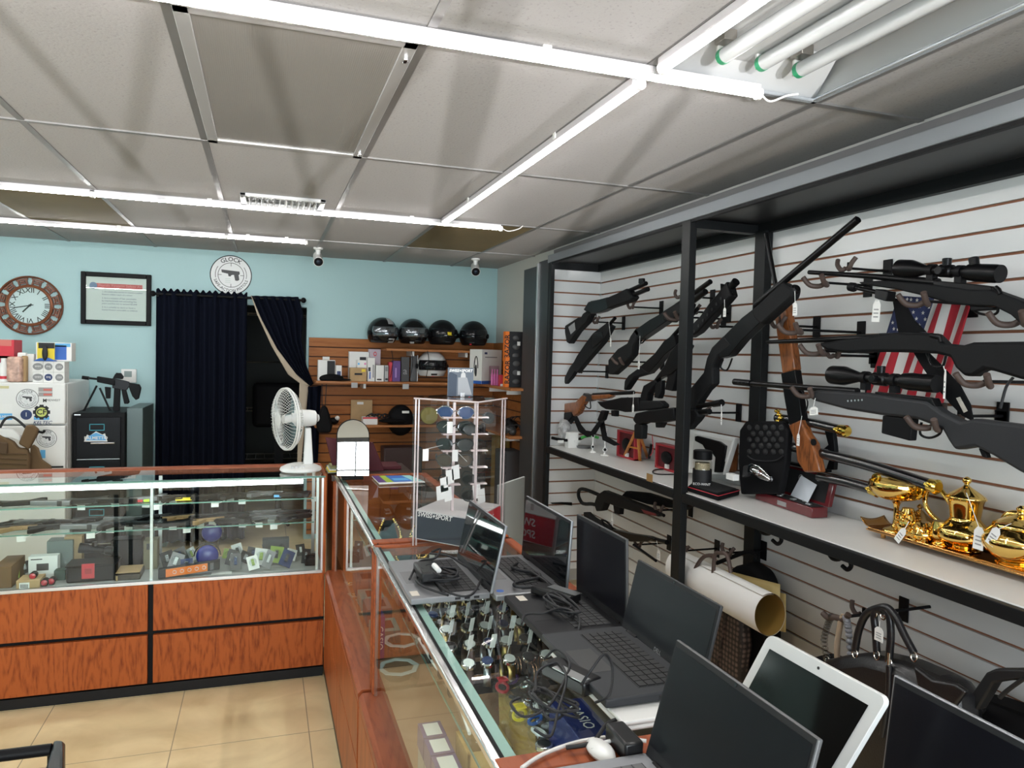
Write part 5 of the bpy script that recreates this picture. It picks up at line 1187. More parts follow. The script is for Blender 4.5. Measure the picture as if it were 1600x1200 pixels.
# swords in their stand
def sword(a, c, r, label, X=2.12, tr=KD, w=.02):
    t = thing('sword', label, 'sword', at(tr[0] + tr[2] * a[0], tr[1] + tr[2] * a[1], X=X), 'black scabbards with brass tips')
    m = ((a[0] + c[0]) / 2, (a[1] + c[1]) / 2 - (c[0] - a[0]) * .02)
    ptube('scabbard', [a, m, c], r, mat('gloss_scabbard', (.01, .01, .011), .15, coat=.5), t, X=X, tr=tr, sm=5, n=16)
    d = V((c[0] - m[0], c[1] - m[1], 0)).normalized()
    e = (c[0] + d.x * 55, c[1] + d.y * 55)
    plathe('chape', c, e, [(0, r * 1.05), (.5, r * 1.15), (.8, r * 1.25), (1, r * .9)], M_brass, t, X=X, tr=tr)
    ptube('scroll', [(c[0] - 5, c[1] - 8), (c[0] - d.x * 35, c[1] - d.y * 35 + 2), (c[0] - 5, c[1] + 12)], .004, M_brass, t, X=X - r, tr=tr, sm=4)
    return t
sword((130, 430), (500, 500), .019, 'short black scabbard with a brass tip, top of the sword stand')
sword((210, 600), (1040, 830), .021, 'long curved black scabbard with a brass tip, middle of the sword stand')
sword((380, 780), (690, 855), .019, 'black scabbard ending behind the gold footed dish, lowest of the stand')
t = thing('sword_stand', 'black curved bracket stand holding the three scabbards', 'stand', at(1300, 735, X=2.2))
ppoly('upright', [(418, 490), (470, 492), (480, 560), (488, 640), (480, 740), (430, 740), (450, 680), (410, 620), (445, 590)], .02, M_black, t, X=2.17, tr=KD)
ppoly('crossbar', [(200, 690), (440, 740), (440, 755), (200, 705)], .03, M_black, t, X=2.19, tr=KD)
pg = at(1217, 650, X=2.1); t = thing('brass_ornament', 'small brass sword fitting above the quilted case', 'ornament', pg)
for k in range(4): MB().ball(pg + V((0, .012 * math.cos(k * 1.7), .02 - .014 * k)), (.012, .014, .009), 10, 6).build('scroll', M_brass, t)

# flag
t = thing('flag', 'American flag draped on the slats behind the rifles', 'flag', at(1435, 540, X=2.23))
TL, TR_, BL, BR = (1403, 462), (1522, 470), (1350, 616), (1472, 636)
M_fr, M_fw, M_fb = mat('flag_red', (.42, .015, .03), .75), mat('flag_white', (.68, .67, .66), .75), mat('flag_blue', (.025, .035, .11), .75)
def fl(u, v):
    px = (TL[0] * (1 - u) + TR_[0] * u) * (1 - v) + (BL[0] * (1 - u) + BR[0] * u) * v
    py = (TL[1] * (1 - u) + TR_[1] * u) * (1 - v) + (BL[1] * (1 - u) + BR[1] * u) * v
    p = at(px, py, X=2.235); p.x += .010 * math.sin(u * 17 + v * 2); return p
b = MB(); N = 11
for i in range(N * 3):
    u0, u1 = i / (N * 3), (i + 1) / (N * 3); s = i // 3
    for j in range(16):
        v0, v1 = j / 16, (j + 1) / 16
        b.mi = 2 if (s < 5 and v0 < .44) else (0 if s % 2 == 0 else 1)
        b._f([b.bm.verts.new(fl(*q)) for q in ((u0, v0), (u1, v0), (u1, v1), (u0, v1))])
bmesh.ops.remove_doubles(b.bm, verts=b.bm.verts, dist=.0002)
b.build('cloth', [M_fr, M_fw, M_fb], t, solid=.002)
b = MB()
for r in range(7):
    for q in range(5):
        c = fl(.04 + .088 * q + (.044 if r % 2 else 0), .03 + .06 * r); pts = []
        if .04 + .088 * q + (.044 if r % 2 else 0) > .44: continue
        for k in range(10):
            a = math.pi / 2 + math.pi * k / 5; rr = .0075 if k % 2 == 0 else .0032
            pts.append(c + V((-.006, -rr * math.cos(a), rr * math.sin(a))))
        b.poly(pts, (.001, 0, 0))
b.build('stars', M_fw, t)

# ---- guns below the shelf
X = 2.05; t = gun('short black rifle with an open stock and red trim, under the shelf', 960, 790, X)
ptube('stock', [(400, 700), (300, 660), (262, 662), (256, 700), (275, 740), (300, 750), (340, 750), (400, 765)], .012, M_poly, t, X=X, tr=KL, sm=4)
ppoly('receiver', [(390, 690), (430, 665), (520, 700), (700, 770), (780, 818), (770, 828), (650, 806), (560, 780), (520, 770), (440, 740), (420, 790), (385, 795), (370, 750)], .045, M_poly, t, X=X, tr=KL, bevel=.008)
ppoly('magazine', [(485, 755), (530, 765), (525, 815), (492, 808)], .03, M_black, t, X=X, tr=KL)
ppoly('red_trim', [(670, 780), (760, 808), (770, 826), (690, 808)], .05, mat('dark_red_trim', (.16, .015, .02), .5), t, X=X, tr=KL)
ptube('barrel', [(700, 775), (790, 822)], .009, M_steel, t, X=X, tr=KL); ptag(t, 956, 816, X - .03, (957, 790), w=.03, h=.055)
X = 2.12; t = gun('black cased rifle behind the short rifle under the shelf', 1030, 785, X)
ppoly('soft_case', [(540, 700), (570, 668), (690, 680), (860, 735), (930, 738), (995, 748), (960, 770), (930, 785), (820, 770), (700, 750)], .05, M_matte, t, X=X, tr=KL, bevel=.01)
ptube('barrel', [(900, 750), (985, 750)], .01, M_steel, t, X=X, tr=KL)
X = 2.04; t = gun('dark folding rifle hanging lowest under the shelf', 980, 830, X)
ppoly('stock', [(300, 800), (320, 800), (350, 830), (430, 880), (500, 915), (480, 950), (400, 905), (305, 860)], .035, M_poly, t, X=X, tr=KL, bevel=.006)
ppoly('receiver', [(470, 905), (600, 935), (700, 950), (745, 965), (700, 985), (600, 985), (520, 960)], .04, M_steel, t, X=X, tr=KL)
ptube('barrel', [(700, 965), (808, 990)], .013, M_steel, t, X=X, tr=KL); ptube('lower_tube', [(600, 1005), (740, 1105)], .008, M_steel, t, X=X, tr=KL)
ptube('strap', [(400, 850), (430, 860), (470, 905), (430, 900), (405, 860)], .006, M_matte, t, X=X - .03, tr=KL, sm=4); ptag(t, 1029, 867, X - .03, (1026, 845), w=.032, h=.055)
X = 2.15; o = ppoly('knife', [(80, 742), (150, 738), (215, 740), (215, 760), (150, 752), (90, 750)], .01, M_steel, None, Y=YA - .03, tr=KL); tag(o, 'black fixed blade knife on the end slats below the shelf', 'knife')
o = plathe('holster', (190, 845), (190, 950), [(0, .022), (.1, .028), (.9, .028), (1, .02)], mat('dark_brown_leather', (.03, .015, .01), .5), None, X=1.98, tr=KL); tag(o, 'dark brown leather cylinder case under the shelf beside the frame end', 'case')
# ================================================================= ON THE WHITE SHELF
ZS = 1.0135; Z1s = 1.0115
def sp(px, py, dz=0, z=None): return at(px, py, Z=(ZS if z is None else z) + dz)
# far end clutter
p = sp(877, 690); t = thing('wrist_straps', 'black strap with white buckles at the far end of the shelf', 'strap', p)
MB().tube(smoothpath([at(x, y, Y=4.62) for x, y in ((862, 684), (875, 687), (890, 688), (905, 686), (912, 683))], 4), .010, 8).build('strap', M_matte, t)
for u in (876, 902): MB().box(tuple(at(u - 5, 692, Y=4.6)), tuple(at(u + 5, 688, Y=4.59))).build('buckle', M_wplast, t)
o = MB().ball(at(882, 672, Y=4.68) + V((0, 0, 0)), (.05, .04, .075), 12, 8).build('plastic_bag', mat('grey_film', (.33, .33, .33), .25, noise=(40, .4)), smooth=False); tag(o, 'crumpled grey plastic bag in the far corner of the shelf', 'bag')
t = carton('small white box behind the straps at the far end of the shelf', 888, 676, 904, 690, 4.6, .06, M_paper, ZS)
o = MB().tube(smoothpath([at(x, y, Y=4.45) for x, y in ((908, 684), (922, 681), (935, 684))], 4), .009, 8).build('green_tool', mat('bright_green', (.05, .35, .06), .4)); tag(o, 'small bright green tool lying on the shelf behind the white stands', 'tool')
c = sp(912, 700); o = MB().lathe((c.x, c.y, ZS), (0, 0, 1), [(0, .045), (.012, .05), (.016, .05)], 28).build('grey_dish', grey(.12, .4)); tag(o, 'round grey dish on the shelf beside the white stands', 'dish')
# white stands with black rings
for px, yb, sc in ((926, 707, .9), (945, 712, 1.1)):
    c = sp(px, yb); t = thing('tool_stand', 'white plastic stand with black wheels, %s of the two on the shelf' % ('left' if px < 930 else 'right'), 'stand', c, 'white plastic stands')
    MB().lathe(c, (0, 0, 1), [(0, .026 * sc), (.006, .024 * sc), (.012, .008 * sc), (.02, .006 * sc)], 16).build('foot', M_wplast, t)
    H = (.155 if sc > 1 else .125)
    MB().tube([c + V((0, 0, .015)), c + V((0, 0, H))], .0055 * sc, 8).build('column', M_wplast, t)
    for h in (.04, H - .015):
        MB().lathe(c + V((-.004, -.006, h)), (-.3, -1, 0), [(0, .013 * sc), (.008, .013 * sc)], 16).build('ring', M_wplast, t)
        MB().lathe(c + V((-.006, -.012, h)), (-.3, -1, 0), [(0, .009 * sc), (.010, .007 * sc)], 14).build('wheel', M_black, t)
    if sc > 1: MB().ball(c + V((0, 0, H + .01)), (.014, .012, .02), 12, 8).build('head', M_wplast, t)
# wooden pistol stand
t = thing('wooden_stand', 'orange wooden easel holding a pistol grip on the shelf', 'stand', sp(996, 712))
mo = wood('orange_wood', (.62, .24, .04), (.45, .15, .025), axis='Z', scale=10)
top = at(996, 668, X=1.98); X0 = top.x
for q in ((975, 714), (1000, 720), (1012, 716)):
    e = sp(*q); d = V((.006, .004, 0)); MB().hexa([e + V((-.008, -.008, 0)), e + V((.008, -.008, 0)), e + V((.008, .008, 0)), e + V((-.008, .008, 0)), top + V((-.007, -.007, 0)), top + V((.007, -.007, 0)), top + V((.007, .007, 0)), top + V((-.007, .007, 0))]).build('leg', mo, t, bevel=.002)
a_, c_ = sp(975, 714).lerp(top, .38), sp(1000, 720).lerp(top, .38); MB().tube([a_, c_], .0055, 8).build('crossbar', mo, t)
# red framed packs
mr = mat('red_pack', (.42, .03, .04), .45)
for (x0, y0, x1, y1), lb in (((963, 677, 992, 706), 'red framed tool pack behind the wooden stand, farther one'), ((1023, 699, 1056, 724), 'red framed tool pack just left of the front post')):
    X = 2.13; a, c = at(x0, y1, X=X), at(x1, y0, X=X); t = thing('tool_pack', lb, 'package', (X, (a.y + c.y) / 2, ZS), 'red framed packs on the shelf')
    zt_ = c.z; b = MB(); w_ = .012; ya, yb = c.y, a.y
    b.box((X, ya, ZS), (X + .05, ya + w_, zt_)); b.box((X, yb - w_, ZS), (X + .05, yb, zt_)); b.box((X, ya, ZS), (X + .05, yb, ZS + w_)); b.box((X, ya, zt_ - w_), (X + .05, yb, zt_)); b.build('frame', mr, t, bevel=.002)
    MB().box((X + .015, ya + .006, ZS + .006), (X + .04, yb - .006, zt_ - .006)).build('tray', mat('dark_red', (.12, .01, .015), .5), t)
    MB().ball((X + .008, (ya + yb) / 2, (ZS + zt_) / 2), (.014, (yb - ya) * .25, (zt_ - ZS) * .25)).build('tool', M_black, t)
    MB().box((X - .001, (ya + yb) / 2 - .03, ZS + .012), (X + .012, (ya + yb) / 2, ZS + .035)).build('label', M_paper, t)
t = thing('folding_knife', 'dark folding tool standing behind the wooden stand', 'tool', sp(1017, 712)); ptube('handle', [(1014, 716), (1018, 694)], .008, M_steel, t, X=2.05); ptube('red_cord', [(1010, 716), (1020, 706), (1019, 680)], .002, M_redp, t, X=2.05, sm=3)
o = MB().tube(smoothpath([sp(x, y, .004) for x, y in ((1056, 734), (1040, 733), (1024, 734), (1020, 738), (1030, 741), (1056, 741))], 5), .0035, 8).build('cable_loop', M_ink); tag(o, 'thin black cable looped on the shelf left of the front post', 'cable')
o = MB().box(tuple(at(1010, 751, X=1.8605)), tuple(at(1020, 742, X=1.8612))).build('tape_patch', mat('brown_tape', (.3, .17, .06), .6), smooth=False); tag(o, 'small brown tape patch on the shelf front edge', 'tape')

# foam tray with revolver
t = thing('foam_tray', 'white foam tray holding a dark revolver, leaning on the wall behind the jar', 'tray', sp(1110, 745, z=Z1s))
X = 2.12
ppoly('tray', [(1071, 738), (1080, 670), (1088, 672), (1152, 684), (1134, 742), (1100, 741)], .03, mat('styrofoam', (.68, .68, .66), .8), t, X=X, bevel=.004)
ppoly('hollow', [(1079, 733), (1086, 678), (1144, 689), (1128, 736)], .004, mat('foam_shade', (.55, .54, .52), .9), t, X=X - .017, bevel=0)
ppoly('revolver', [(1088, 682), (1092, 681), (1126, 690), (1136, 697), (1133, 715), (1128, 738), (1118, 738), (1120, 715), (1112, 704), (1104, 702), (1100, 695), (1088, 689)], .02, M_steel, t, X=X - .022, bevel=.003)
# jar
t = thing('jar', 'clear jar with a black lid and dark label right of the post', 'jar', at(1097, 741, X=1.98)); c = V((1.98, at(1097, 741, X=1.98).y, Z1s)); t.location = c
hj = at(1097, 703, X=1.98).z - Z1s; rj = 14 * (c - CAM).length / 1148
MB().lathe(c, (0, 0, 1), [(0, rj * .95), (.004, rj), (hj * .72, rj), (hj * .78, rj * .85)], 28).build('glass_body', glass('jar_glass', (.85, .85, .82)), t)
MB().lathe(c + V((0, 0, hj * .06)), (0, 0, 1), [(0, rj * 1.01), (hj * .48, rj * 1.01)], 28, cap=False).build('label', M_ink, t)
MB().lathe(c + V((0, 0, hj * .78)), (0, 0, 1), [(0, rj * 1.0), (hj * .2, rj * 1.0), (hj * .22, rj * .9)], 28).build('lid', M_black, t)
MB().lathe(c + V((0, 0, .003)), (0, 0, 1), [(0, rj * .8), (hj * .68, rj * .8)], 16).build('contents', mat('beige_contents', (.45, .38, .25), .7, noise=(200, .4)), t)
dirv = (CAM - c); dirv.z = 0; dirv.normalize(); rgt = V((-dirv.y, dirv.x, 0))
text('ECO-WINT', .016, c + dirv * (rj * 1.03) + V((0, 0, hj * .2)), rgt, (0, 0, 1), M_paper, t)
o = MB().box(tuple(at(1108, 722, X=1.95)), tuple(at(1120, 716, X=1.953))).build('price_tag_loose', M_paper, smooth=False); bpy.data.objects.remove(o)
o = ppoly('amber_bottle', [(1130, 738), (1134, 692), (1142, 684), (1150, 692), (1148, 738)], .05, mat('amber_brown', (.18, .06, .02), .3), None, X=2.16, bevel=.015); tag(o, 'amber brown flat bottle between the foam tray and the quilted case', 'bottle')

# quilted pistol case, open
X = 2.10
t = thing('pistol_case', 'open black quilted zip case with a chrome revolver inside', 'case', sp(1150, 775, z=Z1s))
A, B, D, E_ = [V((q.x, q.y, Z1s)) for q in (sp(1074, 768, z=Z1s), sp(1122, 783, z=Z1s), sp(1218, 771, z=Z1s), sp(1150, 752, z=Z1s))]
D.x = min(D.x, 2.1); E_.x = min(E_.x, 2.1)
h = V((0, 0, .028))
MB().hexa([A, B, D, E_, A + h, B + h, D + h, E_ + h]).build('lower_half', M_matte, t, bevel=.008, seg=3)
MB().tube([A + h * .8, B + h * .8, D + h * .8], .0018, 6).build('red_zip', M_redp, t)
ctr = (A + B + D + E_) / 4
ins = [ctr + (q - ctr) * .86 + h + V((0, 0, .0005)) for q in (A, B, D, E_)]
MB().poly(ins, (0, 0, .002)).build('lining', mat('felt_black', (.006, .006, .007), .95), t, smooth=False)
lid = [(1162, 772), (1158, 720), (1160, 672), (1170, 658), (1225, 658), (1235, 672), (1232, 720), (1222, 772)]
ppoly('lid', lid, .035, M_matte, t, X=X, bevel=.008)
b = MB()
for r in range(5):
    for q in range(5):
        px, py = 1171 + 12.5 * q + (6 if r % 2 else 0), 668 + 9.5 * r
        if px > 1226: continue
        b.ball(at(px, py, X=X - .018), (.007, .017, .013), 10, 6)
b.build('quilting', mat('quilt_black', (.012, .012, .013), .8), t)
ptube('pocket_edge', [(1168, 712), (1180, 719), (1210, 720), (1224, 712)], .003, M_ink, t, X=X - .022, sm=4)
t2 = thing('revolver', 'chrome revolver lying in the open quilted case', 'pistol', at(1186, 740, X=2.02))
ppoly('frame', [(1166, 730), (1176, 724), (1188, 728), (1196, 735), (1205, 745), (1202, 752), (1190, 748), (1180, 742), (1170, 738)], .018, M_chrome, t2, X=2.04, bevel=.003)
plathe('cylinder', (1176, 733), (1188, 739), [(0, .014), (.1, .016), (.9, .016), (1, .014)], M_chrome, t2, X=2.035); plathe('barrel', (1186, 738), (1205, 750), [(0, .008), (1, .008)], M_chrome, t2, X=2.035)
ppoly('grip', [(1164, 728), (1172, 726), (1170, 744), (1162, 746)], .02, M_ink, t2, X=2.04)
o = MB().box(tuple(at(1134, 748, X=2.0)), tuple(at(1146, 742, X=2.0) + V((.03, 0, 0)))).build('paper_slip', M_paper, smooth=False); tag(o, 'small white slip in the open quilted case', 'paper')

# cherry coin box
t = thing('coin_box', 'open dark red wooden box with coins and a paper slip', 'box', sp(1240, 800, z=Z1s))
A, B, D = sp(1180, 780, z=Z1s), sp(1268, 810, z=Z1s), sp(1311, 806, z=Z1s)
Lv = (B - A); Wv = V((-Lv.y, Lv.x, 0)).normalized() * .075
if Wv.x < 0: Wv = -Wv
h = V((0, 0, .042)); mc = mat('dark_cherry', (.12, .012, .016), .15, coat=.6)
MB().hexa([A, B, B + Wv, A + Wv, A + h, B + h, B + Wv + h, A + Wv + h]).build('base', mc, t, bevel=.003)
MB().hexa([q + h + V((0, 0, .0008)) for q in (A.lerp(B, .04) + Wv * .1, A.lerp(B, .96) + Wv * .1, A.lerp(B, .96) + Wv * .9, A.lerp(B, .04) + Wv * .9)] + [q + h + V((0, 0, .002)) for q in (A.lerp(B, .04) + Wv * .1, A.lerp(B, .96) + Wv * .1, A.lerp(B, .96) + Wv * .9, A.lerp(B, .04) + Wv * .9)]).build('insert', MT['felt_black'], t, smooth=False)
for k, (u, w_) in enumerate(((.12, .35), (.3, .7), (.38, .3), (.6, .35), (.72, .7), (.86, .35))):
    MB().lathe(A.lerp(B, u) + Wv * w_ + h + V((0, 0, .003)), (0, 0, 1), [(0, .014), (.003, .014)], 20).build('coin', M_alu, t)
up = V((Wv.x * .35, Wv.y * .35, .125)); o_ = Wv * 1.0 + h; th = Wv.normalized() * .02
MB().hexa([A + o_, B + o_, B + o_ + th, A + o_ + th, A + o_ + up, B + o_ + up, B + o_ + up + th, A + o_ + up + th]).build('lid', mc, t, bevel=.003)
fr = lambda u, v, d=.001: A + o_ + Lv * u + up * v - Wv.normalized() * d
MB().poly([fr(.06, .1), fr(.94, .1), fr(.94, .92), fr(.06, .92)], -Wv.normalized() * .0006).build('lid_lining', MT['felt_black'], t, smooth=False)
nn = -Wv.normalized(); MB().lathe(fr(.5, .68, .003), nn, [(0, .014), (0, .016), (.0006, .016), (.0006, .014), (0, .014)], 24, cap=False).build('seal_ring', grey(.4), t); text('U.S.', .012, fr(.5, .68, .004), Lv.normalized(), up.normalized(), grey(.4), t)
MB().poly([fr(.42, .05, .012), fr(.78, .02, .03), fr(.80, .62, .012), fr(.50, .78, .006)], nn * .0005).build('paper', mat('certificate', (.6, .64, .7), .7), t, smooth=False)
MB().hexa([A.lerp(B, .42) + h * .25 - Wv.normalized() * .001, A.lerp(B, .58) + h * .25 - Wv.normalized() * .001, A.lerp(B, .58) + h * .25, A.lerp(B, .42) + h * .25, A.lerp(B, .42) + h * .7 - Wv.normalized() * .001, A.lerp(B, .58) + h * .7 - Wv.normalized() * .001, A.lerp(B, .58) + h * .7, A.lerp(B, .42) + h * .7]).build('name_plate', M_alu, t, smooth=False)

# gold tea service
TX0, TX1, TY1, TY0 = 2.075, XR - .012, 2.10, 1.30
ZT = Z1s + .026
t = thing('serving_tray', 'rectangular gold tray with raised rim carrying the gold tea service', 'tray', ((TX0 + TX1) / 2, (TY0 + TY1) / 2, Z1s))
MB().box((TX0 + .01, TY0, ZT - .006), (TX1, TY1, ZT - .0005)).build('base', mat('gold_tray', (.62, .33, .11), .16, 1.0), t)
b = MB()
for dz in (0, .007): b.tube([(TX0 + .004 - dz * .5, TY0, ZT + dz), (TX0 + .004 - dz * .5, TY1 - .02, ZT + dz), (TX0 + .02, TY1, ZT + dz), (TX1 - .02, TY1, ZT + dz), (TX1 - .004, TY1 - .02, ZT + dz), (TX1 - .004, TY0, ZT + dz)], .0028, 8, closed=True)
b.build('rim', mat('gold_tray', (0,) * 3), t)
MB().grid(lambda u, v: V((TX0 + .03 + (TX1 - TX0 - .06) * u, TY1 + .05 * v, ZT + .03 * v * v - .01 * math.sin(u * math.pi) * v)), 8, 6).build('handle', mat('gold_tray', (0,) * 3), t, solid=.003)
for x, y in ((TX0 + .04, TY0 + .05), (TX0 + .04, TY1 - .05), (TX1 - .04, TY0 + .05), (TX1 - .04, TY1 - .05)): MB().lathe((x, y, Z1s), (0, 0, 1), [(0, .008), (.021, .01)], 12).build('foot', mat('gold_tray', (0,) * 3), t)
def onX(px, py, X): q = at(px, py, X=X); return V((X, q.y, ZT)), (V((X, q.y, ZT)) - CAM).length / 1148
def pot(c, s, prof, m=M_gold, name='body', t=None, n=40):
    return MB().lathe(c, (0, 0, 1), [(p.x, p.y) for p in smoothpath([V((h * s, r * s, 0)) for h, r in prof], 5)], n).build(name, m, t)
U = V((0, 0, 1)); Yd = V((0, -1, 0))
c, s = onX(1506, 852, 2.165); t = thing('teapot', 'tall gold teapot with a curved spout and domed lid', 'teapot', c)
pot(c, s, [(0, 18), (2, 20), (5, 15), (8, 20), (14, 31), (20, 33), (28, 31), (36, 22), (41, 18), (46, 18), (60, 20), (66, 22), (68, 24), (69, 22)], t=t)
pot(c + U * 69 * s, s, [(0, 23), (2, 22), (7, 15), (13, 6), (16, 3), (18, 3), (20, 5), (24, 5), (27, 1)], t=t, name='lid')
MB().tube(smoothpath([c + Yd * 26 * s + U * 18 * s, c + Yd * 40 * s + U * 26 * s, c + Yd * 50 * s + U * 44 * s, c + Yd * 58 * s + U * 58 * s, c + Yd * 72 * s + U * 62 * s], 5), [11 * s] * 6 + [8 * s] * 6 + [5 * s] * 9, 16).build('spout', M_gold, t)
MB().tube(smoothpath([c - Yd * 22 * s + U * 56 * s, c - Yd * 32 * s + U * 66 * s, c - Yd * 44 * s + U * 74 * s, c - Yd * 58 * s + U * 68 * s, c - Yd * 62 * s + U * 50 * s, c - Yd * 52 * s + U * 36 * s, c - Yd * 34 * s + U * 26 * s], 5), 3.4 * s, 10).build('handle', M_gold, t)
ptag(t, 1529, 841, 2.165 - 36 * s, (1510, 770), w=.034, h=.07, rot=-.05)
c, s = onX(1592, 880, 2.155); t = thing('sugar_bowl', 'round gold lidded bowl at the right edge of the tray', 'bowl', c)
pot(c, s, [(0, 24), (4, 26), (7, 22), (14, 34), (26, 42), (36, 42), (46, 34), (50, 30)], t=t); pot(c + U * 50 * s, s, [(0, 31), (4, 29), (10, 18), (15, 6), (19, 4), (23, 6), (27, 2)], t=t, name='lid')
ptag(t, 1552, 838, c.x - .1, (1580, 818), w=.028, h=.06, rot=-.45)
c, s = onX(1399, 834, 2.15); t = thing('compote', 'shallow gold footed dish at the left end of the tray', 'dish', c)
pot(c, s, [(0, 17), (3, 15), (8, 5), (22, 3.5), (36, 4), (42, 9), (46, 24), (54, 33), (60, 36), (66, 36), (68, 35), (64, 32), (58, 20)], t=t)
for d in (-1, 1): MB().tube(smoothpath([c + V((0, d * 33 * s, 52 * s)), c + V((0, d * 42 * s, 60 * s)), c + V((0, d * 40 * s, 70 * s)), c + V((0, d * 32 * s, 70 * s)), c + V((0, d * 34 * s, 62 * s))], 4), 3 * s, 8).build('handle', M_brass, t)
for px, py, rr, hh, lb in ((1417, 836, 14, 40, 'ornate gold creamer with leafy relief beside the footed dish'), (1440, 846, 18, 27, 'low ornate gold pot with leafy relief left of the teapot')):
    c, s = onX(px, py, 2.115); t = thing('creamer', lb, 'pot', c)
    pot(c, s, [(0, rr * .7), (3, rr * .8), (hh * .4, rr), (hh * .7, rr * .85), (hh, rr * .5)], t=t, n=24)
    b = MB()
    for k in range(60):
        a = random.uniform(math.pi * .6, math.pi * 1.9); z = random.uniform(.15, .95) * hh * s; r_ = rr * s * (1 - .4 * max(0, z / (hh * s) - .6))
        b.ball(c + V((r_ * math.cos(a), r_ * math.sin(a), z)), (2.4 * s, 2.4 * s, 1.6 * s), 7, 4)
    b.build('relief', M_gold, t)
    if px < 1420: ptag(t, 1407, 836, c.x - 1.3 * rr * s, (1420, 815), w=.025, h=.06, rot=-.6)
c, s = onX(1436, 826, 2.2); t = thing('gold_urn', 'darker gold lidded pot behind the ornate creamers', 'pot', c)
pot(c, s, [(0, 12), (4, 16), (12, 19), (18, 19), (24, 12), (31, 5), (34, 2), (37, 4), (41, 1)], mat('old_gold', (.55, .36, .16), .2, 1.0), t=t)
c, s = onX(1471, 826, 2.21); t = thing('tea_cup', 'gold cup with a purple band behind the teapot handle', 'cup', c)
pot(c, s, [(0, 8), (2, 9), (10, 13), (20, 14)], MT['old_gold'], t=t); MB().lathe(c + U * 12 * s, (0, 0, 1), [(0, 13.8 * s), (6 * s, 14.4 * s)], 24, cap=False).build('band', mat('purple_enamel', (.28, .08, .2), .25), t)
c, s = onX(1468, 852, 2.12); t = thing('milk_jug', 'small gold jug under the teapot handle', 'jug', c)
pot(c, s, [(0, 9), (3, 10), (7, 7), (14, 11), (24, 11), (34, 9)], t=t, n=24)

# ================================================================= BAGS AND PAPER UNDER THE SHELF
# rolled paper
X = 2.0; A, B = at(1066, 889, X=2.0), at(1203, 961, X=1.93); s = (B - CAM).length / 1148; R0 = 31 * s; d = (B - A).normalized(); A = A - d * .05
t = thing('paper_roll', 'large roll of white backed gold paper hung below the shelf', 'paper roll', (A + B) / 2)
sd = d.cross(V((0, 0, 1))).normalized(); up = sd.cross(d).normalized()
def rl(u, v, R=R0):
    a = 2 * math.pi * v * 1.12 + 1.1; r = R * (1 - .07 * v); return A + (B - A) * u + (sd * math.cos(a) * .82 + up * math.sin(a)) * r
MB().grid(rl, 4, 48).build('roll', M_paper, t)
MB().grid(lambda u, v: A + (B - A) * (u * .999) + (rl(u, v) - (A + (B - A) * u)) * .975, 4, 48).build('inner_face', mat('gold_paper', (.33, .2, .05), .45), t)
mg = mat('gold_paper_light', (.55, .42, .17), .45)
o = MB().grid(lambda u, v: at(1066 + (1219 - 1066) * u, 873 + (913 - 873) * u + v * (30 + 14 * u), X=2.07 - .02 * math.sin(v * 2)), 10, 6).build('gold_sheet', mg, t, solid=.001)
o = MB().grid(lambda u, v: at(1190 + 38 * u, 920 + 8 * u + v * 60, X=2.08), 4, 4).build('gold_sheet', mg, t, solid=.001)
# brown patterned bag
mp = mat('pattern_canvas', (.035, .024, .02), .6); n = mp.node_tree.nodes; l = mp.node_tree.links
tc = n.new('ShaderNodeTexCoord'); vo = n.new('ShaderNodeTexVoronoi'); vo.inputs['Scale'].default_value = 42; vo.inputs['Randomness'].default_value = .15
cr = n.new('ShaderNodeValToRGB'); cr.color_ramp.elements[0].position = .2; cr.color_ramp.elements[0].color = (.15, .10, .08, 1); cr.color_ramp.elements[1].position = .5; cr.color_ramp.elements[1].color = (.02, .014, .012, 1)
l.new(tc.outputs['Object'], vo.inputs['Vector']); l.new(vo.outputs['Distance'], cr.inputs[0]); l.new(cr.outputs[0], n['Principled BSDF'].inputs['Base Color'])
t = thing('tote_bag', 'dark brown patterned tote bag hanging below the paper roll', 'handbag', at(1140, 1000, X=1.95))
ppoly('body', [(1100, 940), (1135, 953), (1165, 963), (1168, 1010), (1160, 1075), (1090, 1060), (1085, 990)], .07, mp, t, X=2.06, bevel=.02); ptube('seam', [(1134, 955), (1128, 1000), (1118, 1050)], .004, mp, t, X=2.02)
for q in ([(1078, 925), (1086, 890), (1100, 870), (1117, 868)], [(1110, 938), (1114, 900), (1117, 868), (1124, 864), (1136, 868), (1142, 895)]): ptube('handle', q, .009, mat('brown_leather', (.07, .045, .038), .5), t, X=1.94, sm=5)
# black back pack
t = thing('backpack', 'black backpack hanging on the slats behind the paper roll', 'backpack', at(1180, 950, X=2.15))
ppoly('body', [(1150, 885), (1180, 878), (1198, 890), (1208, 910), (1212, 960), (1210, 1060), (1165, 1050), (1140, 960)], .09, M_matte, t, X=2.15, bevel=.03, )
ptube('strap', [(1120, 880), (1140, 872), (1170, 862), (1185, 872)], .010, M_matte, t, X=2.1, sm=5)
